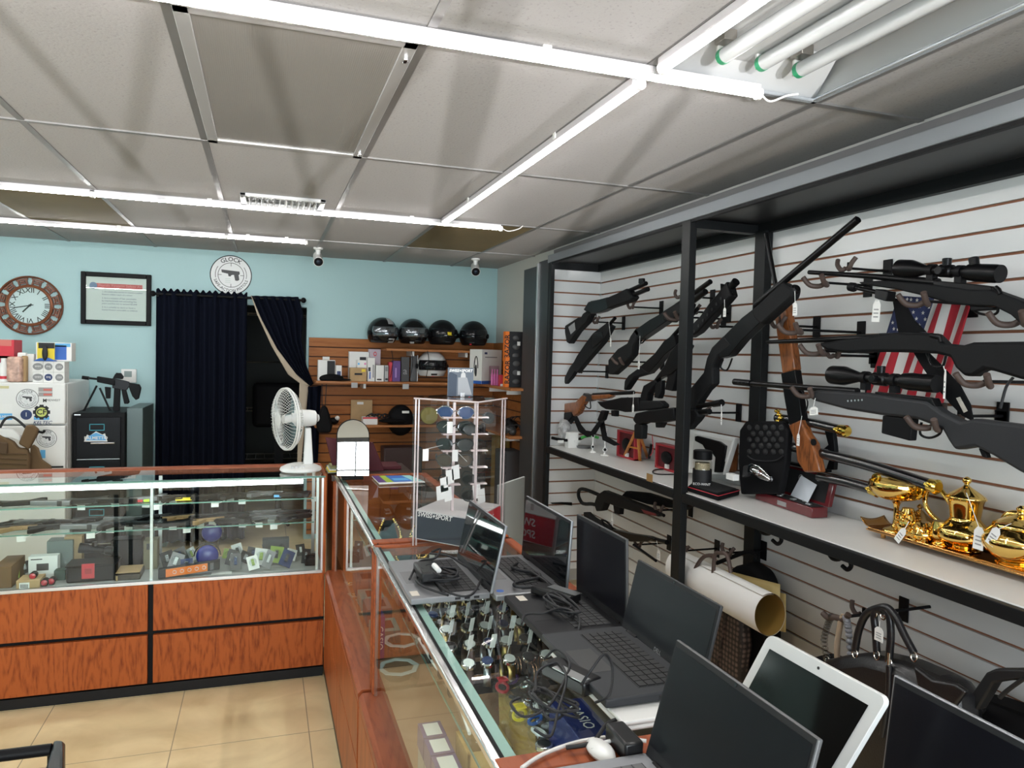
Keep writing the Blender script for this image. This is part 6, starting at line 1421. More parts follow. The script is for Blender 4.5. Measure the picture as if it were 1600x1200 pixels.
# handbag with four handles
mb = mat('black_leather', (.010, .010, .012), .32, coat=.1, bump=(160, .2)); mh = mat('hardware', (.6, .58, .52), .2, 1.0)
t = thing('handbag', 'large black leather handbag with four upright handles and metal rings', 'handbag', at(1390, 1080, X=1.95))
ppoly('body', [(1292, 1032), (1335, 1022), (1370, 1018), (1430, 1032), (1500, 1062), (1515, 1090), (1525, 1260), (1300, 1260)], .14, mb, t, X=1.93, bevel=.04)
ppoly('flap', [(1430, 1040), (1460, 1062), (1495, 1068), (1512, 1080), (1490, 1110), (1440, 1085)], .02, mb, t, X=1.87, bevel=.006)
for q in ([(1336, 1016), (1342, 985), (1352, 962), (1366, 952), (1380, 955)], [(1370, 1018), (1368, 985), (1366, 962), (1374, 951), (1388, 958), (1392, 990), (1389, 1030)], [(1366, 952), (1385, 949), (1400, 965), (1412, 990), (1428, 1020)]):
    ptube('handle', q, .012, mb, t, X=1.88, sm=5)
    for e in (q[0], q[-1]): MB().tube([at(*e, X=1.875) + V((0, .011 * math.cos(a), .015 * math.sin(a) - .012)) for a in [2 * math.pi * k / 14 for k in range(14)]], .0025, 6, closed=True).build('ring', mh, t)
ptube('shoulder_strap', [(1389, 1040), (1388, 1080), (1383, 1120), (1378, 1150)], .009, mb, t, X=1.86, sm=4)
b = MB(); b.tube([at(1389, 1020, X=1.86), at(1388, 1050, X=1.86)], .004, 8); b.build('clip', mh, t)
ptag(t, 1373, 991, 1.85, (1375, 970), w=.034, h=.045)
# bundle of straps
for i, (pts, m, r, lb) in enumerate((([(1292, 1030), (1288, 1000), (1294, 975), (1300, 962)], glass('clear_bead', (.75, .75, .75)), .013, 'clear beaded bag strap hanging left of the black handbag'), ([(1309, 1046), (1308, 1010), (1313, 975), (1318, 962)], mat('beige_strap', (.42, .33, .24), .6), .010, 'beige leather bag strap hanging left of the black handbag'), ([(1334, 1060), (1330, 1030), (1326, 985), (1322, 965)], mat('grey_bead', (.22, .23, .26), .3), .013, 'grey beaded bag strap beside the black handbag'))):
    P = [at(*q, X=1.93) for q in pts]; t = thing('bag_strap', lb, 'strap', P[-1]); 
    if i == 1: MB().tube(smoothpath(P, 5), r, 10).build('strap', m, t)
    else:
        b = MB()
        for q in smoothpath(P, 5): b.ball(q, (r, r, r * .8), 10, 6)
        b.build('beads', m, t)
    MB().tube([P[0] + V((0, .01 * math.cos(a), .012 * math.sin(a))) for a in [2 * math.pi * k / 12 for k in range(12)]], .002, 6, closed=True).build('clip', mh, t)
p = at(1300, 962, X=1.93); t = thing('display_bar', 'dark curved hook bar holding the bag straps', 'hook', p); MB().tube(smoothpath([at(1286, 958, X=1.93), at(1295, 966, X=1.93), at(1304, 964, X=1.93), at(1318, 968, X=1.93), at(1326, 960, X=1.93)], 4), .011, 10).build('bar', M_coat, t); q = at(1345, 960, X=1.95); MB().tube([at(1318, 964, X=1.93), (XR, q.y, q.z)], .006, 8).build('arm', M_black, t)
t = thing('purse', 'dark soft purse hanging under the bag straps', 'handbag', at(1290, 1060, X=2.05)); ppoly('body', [(1262, 1030), (1295, 1022), (1330, 1032), (1340, 1120), (1250, 1100)], .1, M_matte, t, X=2.08, bevel=.03)
# duffel bag
t = thing('duffel_bag', 'black duffel bag with raised strap at the far right under the shelf', 'bag', at(1540, 1120, X=1.9))
ppoly('body', [(1450, 1082), (1500, 1078), (1560, 1092), (1640, 1120), (1700, 1150), (1700, 1330), (1430, 1300), (1432, 1110)], .18, M_matte, t, X=2.11, bevel=.05)
ppoly('strap', [(1510, 1105), (1548, 1050), (1562, 1044), (1600, 1044), (1640, 1048), (1640, 1062), (1588, 1062), (1560, 1066), (1535, 1108)], .04, mat('nylon_black', (.008, .008, .009), .6), t, X=1.97, bevel=.006)
ptube('webbing', [(1562, 1090), (1575, 1078), (1600, 1060)], .006, MT['nylon_black'], t, X=1.95, sm=3); ppoly('side_pocket', [(1455, 1100), (1520, 1092), (1540, 1110), (1520, 1130), (1460, 1120)], .03, M_matte, t, X=2.01, bevel=.01)
# ================================================================= LAPTOPS
ZL = CT + .0045
def key_mat(base, key): return base, key
def laptop(label, y0, y1, xf, xh, top, base_m, key_m, lid_m, tilt_x, h, name='laptop', bez=.006, rot=0, screen=None, touch=None, thick=.017, badge=None, logo=None, edge_m=None, z=None, group='open laptops on the counter', skew=0):
    """open laptop: front edge at xf, hinge at xh, ends y0..y1; the lid rises from the hinge to height h leaning by tilt_x"""
    z = ZL if z is None else z
    t = thing(name, label, 'laptop', ((xf + xh) / 2, (y0 + y1) / 2, z), group)
    tx = .007
    MB().box((xf, y0, z + .001), (xh, y1, z + thick)).build('base', base_m, t, bevel=.003)
    kb = MB(); kx0, kx1 = xf + (xh - xf) * .42, xh - .022; ky0, ky1 = y0 + .028, y1 - .028
    MB().box((kx0 - .002, ky0 - .002, z + thick), (kx1 + .002, ky1 + .002, z + thick + .0004)).build('key_bed', M_ink, t)
    rows, cols = 5, 13
    for r in range(rows):
        a = kx0 + (kx1 - kx0) * r / rows + .001; b_ = kx0 + (kx1 - kx0) * (r + 1) / rows - .001
        if r == 0:
            cc = [0, .08, .16, .24, .62, .70, .78, .86, 1]
        else: cc = [k / cols for k in range(cols + 1)]
        for i in range(len(cc) - 1):
            kb.box((a, ky0 + (ky1 - ky0) * cc[i] + .001, z + thick + .0004), (b_, ky0 + (ky1 - ky0) * cc[i + 1] - .001, z + thick + .0022))
    ko = kb.build('keys', key_m, t, smooth=False)
    ym = (y0 + y1) / 2
    MB().box((xf + .012, ym - .05, z + thick), (kx0 - .012, ym + .055, z + thick + .0004)).build('touchpad', touch or base_m, t, smooth=False)
    # lid
    A, B = V((xh, y0, z + thick * .8)), V((xh, y1, z + thick * .8)); up = V((tilt_x, skew, h - thick * .8)); nrm = V((up.z, 0, -up.x)).normalized()
    l = MB().hexa([A, A + nrm * tx, B + nrm * tx, B, A + up, A + up + nrm * tx, B + up + nrm * tx, B + up]).build('lid', lid_m, t, bevel=.002)
    q = lambda u, v, d=.0006: A + (B - A) * u + up * v - nrm * d
    uu = bez / (y1 - y0); vv = bez / h
    MB().poly([q(0.008, .01), q(.992, .01), q(.992, .992), q(.008, .992)], -nrm * .0004).build('bezel', edge_m or M_ink, l, smooth=False)
    MB().poly([q(uu, vv + .07, .0013), q(1 - uu, vv + .07, .0013), q(1 - uu, 1 - vv * 1.6, .0013), q(uu, 1 - vv * 1.6, .0013)], -nrm * .0003).build('screen', screen, l, smooth=False)
    MB().lathe(q(.5, 1 - vv * .8, .0012), -nrm, [(0, .003), (.0006, .003)], 10).build('webcam', grey(.02, .1), l)
    if logo: text(logo, .012, q(.5, .045, .0016), (0, -1, 0), up.normalized(), grey(.35), l)
    for yy in (y0 + .05, y1 - .05): MB().tube([(xh - .001, yy - .02, z + thick * .8), (xh - .001, yy + .02, z + thick * .8)], .006, 8).build('hinge', M_black, t)
    for k in range(3): MB().box((xf + (xh - xf) * (.55 + .12 * k), y0 - .0006, z + .006), (xf + (xh - xf) * (.55 + .12 * k) + .014, y0 + .001, z + .012)).build('port', M_ink, t, smooth=False)
    if badge: MB().lathe((xf + .02, y0 + .03, z + thick), (0, 0, 1), [(0, .010), (.0006, .010)], 16).build('sticker', badge, t)
    return t
scr_m = mat('matte_screen', (.006, .006, .009), .3, spec=.28); scr_g = mat('gloss_screen', (.006, .007, .009), .03, spec=.6)
silver = mat('laptop_silver', (.23, .235, .245), .38, .4); grayk = mat('graphite', (.030, .032, .036), .5, spec=.3); blk = mat('laptop_black', (.008, .008, .010), .5, spec=.3); lidg = mat('lid_grey', (.30, .31, .33), .35, .5); kd = mat('key_dark', (.02, .02, .022), .55)
L1 = laptop('silver laptop with a glossy tilted screen and a tangled charger on its keys, farthest left', 1.752, 2.095, .345, .548, .2, silver, kd, lidg, .036, .185, screen=scr_g, touch=grey(.16))
L2 = laptop('silver laptop with a tall screen and strap on its keyboard, second from the far end', 1.728, 2.075, .556, .745, .2, silver, kd, lidg, .010, .195, screen=scr_g, touch=grey(.17), badge=M_blue)
L3 = laptop('black laptop with a matte screen and coiled cable on its keys', 1.445, 1.722, .575, .772, .2, blk, mat('key_lit', (.03, .03, .032), .5), grey(.05), .008, .208, screen=scr_m, skew=.03)
L4 = laptop('dark grey laptop with open keyboard in the middle of the row', 1.105, 1.412, .556, .742, .2, grayk, mat('key_black', (.012, .012, .013), .5), grayk, .035, .160, screen=scr_m, touch=grey(.035), logo='DELL', z=ZL + .020)
laptop('closed white laptop lying under the dark grey laptop', 1.075, 1.37, .548, .80, .2, M_wplast, M_wplast, M_wplast, -.2, .02, screen=M_wplast) if False else None
t = thing('closed_laptop', 'closed white laptop lying under the dark grey open laptop', 'laptop', (.66, 1.23, ZL)); MB().box((.565, 1.06, ZL + .001), (.79, 1.385, ZL + .010)).build('base', M_wplast, t, bevel=.004); MB().box((.565, 1.06, ZL + .011), (.79, 1.385, ZL + .0185)).build('lid', M_wplast, t, bevel=.003)
L5 = laptop('silver laptop with a large matte screen, nearest the camera on the wooden rail', .665, .972, .37, .558, .2, lidg, mat('key_grey', (.12, .12, .125), .5), grey(.12), .048, .187, screen=scr_m, touch=grey(.25))
L7 = laptop('laptop at the bottom right corner with a black screen and silver edge', .30, .765, .60, .80, .2, blk, kd, lidg, .018, .195, screen=scr_m)
# white bezel tablet computer on a stand
t = thing('tablet_computer', 'white framed tablet computer with a dark screen between the two nearest laptops', 'tablet', (.78, .84, ZL))
A = at(1201, 990, X=.762); B = at(1387, 1091, X=.762); dn = at(1322, 1200, X=.735) - B; dn = dn.normalized() * .21
A, B = B + (A - B).normalized() * ((A - B).length), B
C0, D0_ = A + dn, B + dn; 
zmin = min(C0.z, D0_.z); k = (A.z - (ZL + .002)) / (A.z - zmin); dn = dn * k
n_ = (B - A).cross(dn).normalized(); n_ = n_ if n_.x < 0 else -n_
ax, ay = (B - A), dn
def rr(o, ax, ay, r, off):
    pts = []; lx, ly = ax.length, ay.length; ux, uy = ax.normalized(), ay.normalized()
    for cx_, cy_, a0 in ((r, r, 180), (lx - r, r, 270), (lx - r, ly - r, 0), (r, ly - r, 90)):
        for k in range(6):
            a = R_(a0 + 90 * k / 5); pts.append(o + ux * (cx_ + r * math.cos(a)) + uy * (cy_ + r * math.sin(a)) + off)
    return pts
MB().poly(rr(A, ax, ay, .013, n_ * 0), -n_ * .009).build('body', mat('white_bezel', (.75, .75, .74), .15), t, bevel=.001)
ux, uy = ax.normalized(), ay.normalized(); bz = .018
MB().poly([A + ux * bz + uy * bz * 1.2 + n_ * .0006, B - ux * bz + uy * bz * 1.2 + n_ * .0006, B - ux * bz + ay - uy * bz * 1.2 + n_ * .0006, A + ux * bz + ay - uy * bz * 1.2 + n_ * .0006], n_ * .0004).build('screen', mat('tablet_screen', (.006, .006, .0055), .12), t, smooth=False)
MB().lathe((A + B) / 2 + uy * .010 + n_ * .0004, n_, [(0, .0022), (.0006, .0022)], 12).build('webcam', M_ink, t)
MB().box((.785, .82, ZL), (.83, .90, ZL + .008)).build('stand_foot', M_alu, t, bevel=.002); MB().tube([(.81, .86, ZL + .006), (.775, .85, ZL + .11)], .006, 8).build('stand_arm', M_alu, t)
# price stickers on palm rests
for par, u, v in ((L1, (.352, 1.79), .03), (L3, (.60, 1.69), .03)):
    MB().box((u[0], u[1] - .018, ZL + .0172), (u[0] + .02, u[1] + .018, ZL + .0178)).build('price_sticker', mat('sticker_cream', (.6, .55, .48), .6), par, smooth=False)

# chargers and cables on the laptops
def tangle(name, label, c, rx, ry, rz, n, r, seed, brick=None, m=None, cat='charger', loops=()):
    rnd = random.Random(seed); t = thing(name, label, cat, c)
    pts = []
    for i in range(n):
        a = i * 1.9 + rnd.uniform(-.4, .4); k = rnd.uniform(.45, 1)
        pts.append(V((c[0] + rx * math.cos(a) * k, c[1] + ry * math.sin(a) * k, c[2] + r + rz * rnd.uniform(0, 1))))
    MB().tube(smoothpath(pts, 7), r, 8).build('cable', m or M_ink, t)
    for lp in loops: MB().tube(smoothpath(lp, 7), r, 8).build('cable', m or M_ink, t)
    if brick:
        bc, ax, ay, az = brick; MB().obb(bc, ax, ay, az).build('power_brick', mat('brick_black', (.008, .008, .009), .3), t, bevel=.005)
    return t
zk = ZL + .021
T1 = [(x, y) for x, y in ((745, 905), (720, 862), (690, 858), (660, 870), (652, 905), (640, 930), (628, 925), (640, 895), (665, 868))]
def Lp(pts, dz): return [at(u, v, Z=zk + d) for (u, v), d in zip(pts, dz if hasattr(dz, '__len__') else [dz] * len(pts))]
tangle('laptop_charger', 'black charger with a tangled cable on the farthest laptop', (.445, 1.87, zk), .06, .07, .03, 14, .0032, 3,
       brick=(at(668, 893, Z=zk + .018), V((.028, .0, 0)), V((0, .055, 0)), V((0, 0, .014))), loops=[Lp([(700, 930), (665, 918), (650, 905), (668, 898), (700, 925), (735, 930), (752, 905)], .006), Lp([(672, 865), (700, 868), (720, 880), (740, 892), (752, 900)], [.01, .03, .02, .01, .006]), Lp([(640, 905), (655, 878), (680, 872), (688, 858), (675, 862)], [.005, .02, .04, .05, .05])])
o = MB().tube([at(678, 883, Z=zk + .04), at(686, 892, Z=zk + .035)], .007, 8).build('cable_label', M_paper); tag(o, 'white label wrapped on the cable of the farthest laptop', 'label')
t = thing('lanyard', 'flat black strap folded on the second laptop keyboard', 'strap', (.66, 1.85, zk))
MB().tube(smoothpath(Lp([(808, 880), (800, 886), (812, 891), (838, 895), (842, 902), (815, 908), (803, 913), (812, 917), (850, 916), (856, 912), (840, 900), (820, 888)], .006), 5), .0045, 8).build('strap', M_ink, t)
tangle('laptop_charger', 'black charger with thin coiled cable on the black laptop', (.665, 1.575, zk), .05, .085, .03, 18, .0028, 9, brick=(at(868, 927, Z=zk + .010), V((.022, .012, 0)), V((-.03, .055, 0)), V((0, 0, .010))), loops=[Lp([(815, 975), (822, 960), (848, 958), (880, 950), (905, 965), (902, 995)], [.004, .01, .02, .02, .01, .0])])
MB().obb(at(882, 922, Z=zk + .022), V((.012, .006, 0)), V((-.02, .04, 0)), V((0, 0, .0008))).build('brick_label', M_alu, bpy.data.objects['laptop_charger.001'], smooth=False)
zz = ZL + .004
tangle('laptop_charger', 'black charger brick and looped cable at the front of the dark grey laptop', (.475, 1.16, zz), .05, .09, .022, 15, .0024, 21, brick=(at(892, 1056, Z=zz + .022), V((.022, .008, 0)), V((-.02, .055, 0)), V((0, 0, .014))), loops=[[at(u, v, Z=zz + d) for u, v, d in ((930, 1098, .02), (952, 1085, .04), (957, 1045, .07), (945, 1022, .10), (925, 1045, .08), (908, 1070, .05))], [at(u, v, Z=zz + d) for u, v, d in ((835, 1140, .0), (860, 1150, .0), (872, 1110, .02), (885, 1060, .04), (870, 1035, .04), (840, 1050, .03), (838, 1080, .02))], [at(u, v, Z=zz + d) for u, v, d in ((850, 1030, .02), (870, 1015, .04), (890, 1040, .04), (860, 1100, .02), (820, 1120, .01), (798, 1100, .01), (812, 1090, .01))]])
MB().obb(at(892, 1052, Z=zz + .0365), V((.010, .004, 0)), V((-.014, .036, 0)), V((0, 0, .0008))).build('brick_label', M_alu, bpy.data.objects['laptop_charger.002'], smooth=False)
t = thing('power_adapter', 'black power adapter with white cables on the wooden rail', 'charger', (.6, 1.04, ZL))
MB().obb(at(975, 1158, Z=ZL + .018), V((.016, 0, 0)), V((0, .035, 0)), V((0, 0, .015))).build('brick', MT['brick_black'], t, bevel=.004)
for q, dz in (([(815, 1200), (850, 1178), (900, 1160), (945, 1152)], .006), ([(925, 1172), (945, 1160), (980, 1155), (1010, 1158)], .012)): MB().tube(smoothpath([at(u, v, Z=ZL + dz) for u, v in q], 5), .0032, 8).build('cable', M_wplast, t)
MB().tube(smoothpath([at(u, v, Z=ZL + .01) for u, v in ((885, 1168), (925, 1160), (950, 1130), (985, 1120), (1020, 1115))], 5), .0035, 8).build('cable', M_ink, t)
t = thing('computer_mouse', 'small white adapter lying beside the nearest silver laptop', 'adapter', at(935, 1182, Z=ZL)); p = at(938, 1180, Z=ZL); MB().ball((p.x, p.y, ZL + .008), (.02, .035, .010), 16, 8).build('body', M_wplast, t)

# ================================================================= ON THE COUNTERS
# desk fan
Yf = 3.90; c = at(470, 735, Y=Yf); c.z = CT + .006
t = thing('desk_fan', 'white oscillating desk fan on the corner of the left counter', 'fan', c)
MB().lathe(c, (0, 0, 1), [(0, .10), (.006, .105), (.018, .10), (.03, .075), (.036, .05)], 32, sx=1.0).build('foot', M_wplast, t)
b = MB()
for k in range(4): b.box((c.x - .05 + k * .018, c.y - .082, c.z + .02), (c.x - .038 + k * .018, c.y - .06, c.z + .034))
b.build('buttons', mat('button_white', (.6, .6, .6), .4), t)
topz = at(478, 668, Y=Yf).z; xs = at(482, 690, Y=Yf).x
MB().hexa([(xs - .025, Yf - .02, c.z + .03), (xs + .025, Yf - .02, c.z + .03), (xs + .025, Yf + .02, c.z + .03), (xs - .025, Yf + .02, c.z + .03), (xs - .018, Yf - .015, topz), (xs + .012, Yf - .015, topz), (xs + .012, Yf + .015, topz), (xs - .018, Yf + .015, topz)]).build('column', M_wplast, t, bevel=.006)
hub = at(453, 653, Y=Yf); ax = V((-.93, -.36, -.02)).normalized()
mot = at(478, 653, Y=Yf)
MB().lathe(mot + V((.055, 0, 0)), V((-1, -.15, 0)), [(0, .02), (.01, .038), (.04, .043), (.10, .044), (.13, .038)], 24).build('motor_housing', M_wplast, t)
MB().lathe(mot + V((.058, -.0, 0)), V((1, .1, 0)), [(0, .02), (.006, .017), (.010, .006)], 16).build('rear_knob', M_wplast, t)
sd = ax.cross(V((0, 0, 1))).normalized(); upv = sd.cross(ax).normalized(); RG = .155
cen = mot + ax * .10
def ringpts(r, d, n=48): return [cen + ax * d + (sd * math.cos(2 * math.pi * k / n) + upv * math.sin(2 * math.pi * k / n)) * r for k in range(n)]
g = MB(); g.tube(ringpts(RG, 0), .005, 8, closed=True); g.tube(ringpts(RG, .012), .004, 8, closed=True)
for k in range(48):
    a = 2 * math.pi * k / 48; d = sd * math.cos(a) + upv * math.sin(a)
    g.tube([cen + ax * .048 + d * .03, cen + ax * .044 + d * .09, cen + ax * .03 + d * .135, cen + d * RG], .0009, 4, cap=False)
    g.tube([cen - ax * .045 + d * .045, cen - ax * .042 + d * .10, cen - ax * .022 + d * .14, cen + d * RG], .0012, 4, cap=False)
g.build('guard', M_wplast, t)
MB().lathe(cen + ax * .046, ax, [(0, .032), (.004, .032), (.008, .02)], 20).build('badge', M_wplast, t)
bl = MB(); 
for k in range(3):
    a0 = 2 * math.pi * k / 3
    def bf(u, v, a0=a0):
        a = a0 + (v - .5) * 1.5 * (.5 + .5 * u); r = .02 + .118 * u; return cen + (sd * math.cos(a) + upv * math.sin(a)) * r + ax * (v - .5) * .04
    bl.grid(bf, 8, 8)
bl.build('blades', glass('blade_clear', (.55, .66, .68)), t, solid=.002)
MB().lathe(cen - ax * .02, ax, [(0, .022), (.04, .022), (.045, .012)], 16).build('hub', M_wplast, t)

# tabletop mirror
Ym = 3.58; t = thing('table_mirror', 'arched tabletop mirror with a thin black frame facing the camera', 'mirror', (at(551, 745, Y=Ym).x, Ym, CT + .006))
a, c2_ = at(526, 743, Y=Ym), at(577, 743, Y=Ym); xa, xb_ = a.x, c2_.x; R0 = (xb_ - xa) / 2; z0 = CT + .02; zt_ = at(551, 656, Y=Ym).z; xm = (xa + xb_) / 2
tl = .13; tyw = -.14
def arch(inset, y):
    pts = [(xa + inset, z0 + inset), (xb_ - inset, z0 + inset)]
    for k in range(17):
        th = math.pi * k / 16; pts.append((xm + (R0 - inset) * math.cos(th), zt_ - R0 + (R0 - inset) * math.sin(th)))
    return [V((xm + (x - xm), y + (z - z0) * tl + (x - xm) * tyw, z)) for x, z in pts]
MB().poly(arch(0, Ym), (0, .012, 0)).build('frame', M_black, t, bevel=.002)
MB().poly(arch(.004, Ym - .0015), (0, .001, 0)).build('glass', mat('mirror_glass', (.92, .92, .92), .01, 1.0), t, smooth=False)
MB().box((xm - .05, Ym - .005, CT + .0045), (xm + .05, Ym + .09, CT + .016)).build('foot', M_black, t, bevel=.003)
# red laptop behind
t = thing('laptop', 'dark red laptop standing open behind the mirror', 'laptop', (.50, 4.0, CT + .002))
MB().box((.38, 3.88, CT + .001), (.70, 4.06, CT + .018)).build('base', mat('deep_red', (.07, .004, .010), .45, spec=.3), t, bevel=.003)
ppoly('lid', [(508, 683), (583, 691), (603, 741), (523, 743)], .01, MT['deep_red'], t, Y=3.86, bevel=.003)
# magazine
P = [at(581, 745, Z=CT + .006), at(593, 757, Z=CT + .006), at(664, 754, Z=CT + .006), at(640, 744, Z=CT + .006)]
t = thing('magazine', 'blue and white magazine lying on the counter behind the sunglasses stand', 'magazine', P[1])
MB().poly(P, (0, 0, .004)).build('pages', M_paper, t, smooth=False)
def lerpq(u, v, d=.0045): return (P[1].lerp(P[2], u)).lerp(P[0].lerp(P[3], u), v) + V((0, 0, d))
for u0, u1, v0, v1, m in ((0, .18, .12, 1, M_pur), (.18, .34, .12, 1, mat('lime', (.35, .5, .03), .5)), (.34, .78, .12, 1, M_blue), (.4, .75, .3, .6, M_sky), (.78, 1, .12, 1, mat('aqua', (.3, .6, .6), .5))): MB().poly([lerpq(u0, v0), lerpq(u1, v0), lerpq(u1, v1), lerpq(u0, v1)], (0, 0, .0003 if m is not M_sky else .0006)).build('print', m, t, smooth=False)
t = thing('paper_stack', 'small stack of green and yellow papers beside the mirror', 'papers', (.345, 3.80, CT + .006))
for k in range(5): MB().box((.31 + .004 * k, 3.78 + .003 * k, CT + .0065 + .006 * k), (.42 + .002 * k, 3.93, CT + .0115 + .006 * k)).build('sheet', [mat('sage', (.32, .36, .24), .7), M_yel, M_paper, MT['sage'], mat('olive_sheet', (.25, .24, .1), .7)][k], t, smooth=False)

# sunglasses display cabinet
zb_ = CT + .006; q0 = V((.452, 2.305, zb_)); q1 = V((.612, 2.135, zb_)); q2 = V((.77, 2.33, zb_)); q3 = q0 + (q2 - q1); HT = 1.488 - zb_; up = V((0, 0, HT))
q1 = V((.612, 2.125, zb_)); q3 = q0 + q2 - q1
t = thing('sunglasses_display', 'clear acrylic sunglasses cabinet with a printed base on the counter', 'display case', (q0 + q2) / 2)
HB = .115
ctr = (q0 + q2) / 2
def inset(q, f): return ctr + (q - ctr) * f
for nm, a, c in (('side_pane', q0, q1), ('side_pane', q1, q2), ('side_pane', q2, q3), ('side_pane', q3, q0)):
    n_ = (c - a).cross(V((0, 0, 1))).normalized() * .004
    MB().hexa([a, c, c + n_, a + n_, a + up, c + up, c + up + n_, a + up + n_]).build(nm, M_acry, t, smooth=False)
MB().hexa([q0 + up, q1 + up, q2 + up, q3 + up] + [q + up + V((0, 0, .004)) for q in (q0, q1, q2, q3)]).build('top_pane', M_acry, t, smooth=False)
me_ = mat('acrylic_edge', (.62, .52, .52), .15, spec=1)
for q in (q0, q1, q2, q3):
    for dlt in (.006, .016):
        d1 = (ctr - q).normalized() * dlt; MB().box(q + d1 + V((-.0022, -.0022, 0)), q + d1 + V((.0022, .0022, HT))).build('corner_edge', me_, t)
for a, c in ((q0, q1), (q1, q2)): MB().tube([a + up, c + up], .003, 6).build('top_edge', me_, t)
bs = [inset(q, .92) for q in (q0, q1, q2, q3)]; hb = V((0, 0, HB)); zz0 = V((0, 0, .022))
MB().hexa([q + zz0 for q in bs] + [q + hb for q in bs]).build('base_box', mat('base_white', (.62, .6, .6), .35), t)
def facep(a, c, u0, u1, v0, v1, m, nm='print', off=.001):
    n_ = (c - a).cross(V((0, 0, 1))).normalized(); n_ = -n_ if n_.dot(a - CAM) > 0 else n_
    g_ = lambda u, v: a + (c - a) * u + zz0 + (hb - zz0) * v + n_ * off
    MB().poly([g_(u0, v0), g_(u1, v0), g_(u1, v1), g_(u0, v1)], n_ * .0005).build(nm, m, t, smooth=False); return g_, n_
g_, n_ = facep(bs[0], bs[1], .03, .99, .03, .96, mat('picture_dark', (.03, .032, .05), .35)); text('SWISS+SPORT', .021, g_(.34, .87) + n_ * .001, (bs[1] - bs[0]), (0, 0, 1), M_paper, t, shear=.2, bold=.02)
g_, n_ = facep(bs[1], bs[2], .02, .98, .03, .97, mat('swiss_red', (.6, .015, .03), .4)); text('SWISS', .034, g_(.5, .68) + n_ * .001, (bs[2] - bs[1]), (0, 0, 1), M_paper, t, shear=.2, bold=.02); text('SPORT', .034, g_(.5, .28) + n_ * .001, (bs[2] - bs[1]), (0, 0, 1), M_paper, t, shear=.2, bold=.02)
for q in (inset(q0, .45).lerp(inset(q1, .45), .5), inset(q1, .45).lerp(inset(q2, .45), .5)): MB().box(q + V((-.004, -.004, HB)), q + V((.004, .004, HT - .01))).build('rack_post', me_, t)
# top card
cc = at(719, 612, Y=2.35); cc.y = 2.33
tt = thing('sign_card', 'grey and white advertising card clipped on top of the sunglasses cabinet', 'sign', (cc.x, 2.33, zb_ + HT + .005))
a, c = at(699, 616, Y=2.33), at(740, 575, Y=2.33)
MB().box((a.x, 2.33, zb_ + HT + .006), (c.x, 2.332, c.z)).build('card', mat('card_grey', (.10, .12, .15), .5), tt, smooth=False)
text('SWISS+SPORT', .0125, ((a.x + c.x) / 2, 2.3292, c.z - .010), (1, 0, 0), (0, 0, 1), M_paper, tt, shear=.2, bold=.03)
W_ = c.x - a.x; Hc = c.z - zb_ - HT; zq = zb_ + HT + .006
for pts, m in (([(.02, 0), (.34, 0), (.36, .7), (.1, .8), (.02, .7)], mat('suit_slate', (.03, .045, .075), .5)), ([(.4, .05), (.95, .05), (.75, .62), (.4, .62)], mat('shirt_grey', (.3, .31, .33), .5)), ([(.5, .62), (.7, .62), (.68, .76), (.6, .8), (.52, .75)], mat('skin_grey', (.5, .5, .5), .5))):
    MB().poly([V((a.x + W_ * u, 2.3296, zq + Hc * v)) for u, v in pts], (0, -.0004, 0)).build('print', m, tt, smooth=False)
MB().box((cc.x - .006, 2.322, zb_ + HT + .005), (cc.x + .008, 2.336, zb_ + HT + .018)).build('clip', M_chrome, tt)
# sunglasses
def sunglasses(P, d, wdt, label, lens_m, frame_m, wrap=.25, tagp=None):
    """P bridge point, d = facing direction"""
    t = thing('sunglasses', label, 'sunglasses', P, 'sunglasses in the clear cabinet')
    d = V(d).normalized(); r = V((0, 0, 1)).cross(d).normalized(); u = V((0, 0, 1))
    for s in (-1, 1):
        c = P + r * s * wdt * .25 - d * .008
        pts = []
        for k in range(18):
            a = 2 * math.pi * k / 18; x = math.cos(a) * wdt * .21; z = math.sin(a) * wdt * .155
            if z < 0: x *= .85
            pts.append(c + r * x + u * z - d * (abs((c - P).dot(r) + x) ** 2) * 6)
        MB().poly(pts, -d * .0015).build('lens', lens_m, t, smooth=False)
        MB().tube(pts, .0017, 6, closed=True).build('rim', frame_m, t)
        h = P + r * s * wdt * .47 - d * .03 + u * wdt * .05
        MB().tube(smoothpath([h, h - d * .04, h - d * .085, h - d * .10 - u * .02], 3), .002, 6).build('temple', frame_m, t)
    MB().tube([P - r * wdt * .06 + u * .004, P + u * .008, P + r * wdt * .06 + u * .004], .002, 6).build('bridge', frame_m, t)
    if tagp:
        o = MB().box(tagp + V((-.009, -.0006, -.018)), tagp + V((.009, .0006, .018))).build('price_tag', M_paper, t, smooth=False); MB().tube([tagp + V((0, 0, .018)), P + r * wdt * .3 * (1 if (tagp - P).dot(r) > 0 else -1)], .0008, 4).build('tag_string', M_paper, t)
    return t
fd = V((-.72, -.68, 0)).normalized(); mid = inset(q0, .55).lerp(inset(q1, .55), .5)
lb_ = mat('lens_blue', (.02, .05, .16), .05, coat=1); lk = mat('lens_black', (.008, .008, .009), .06, coat=1); ln = mat('lens_brown', (.06, .035, .02), .06, coat=1)
rowz = [at(690, v, Y=2.25).z for v in (646, 669, 697, 722)]
specs = [(lb_, M_chrome, 'aviator sunglasses with blue lenses, top row of the cabinet', None), (lk, M_ink, 'dark sunglasses with a cream tag, second row of the cabinet', at(703, 668, Y=2.2)), (lk, M_ink, 'wide black wraparound sunglasses, third row of the cabinet', at(665, 711, Y=2.2)), (ln, grey(.05), 'brown tinted sunglasses, fourth row of the cabinet', at(711, 712, Y=2.2))]
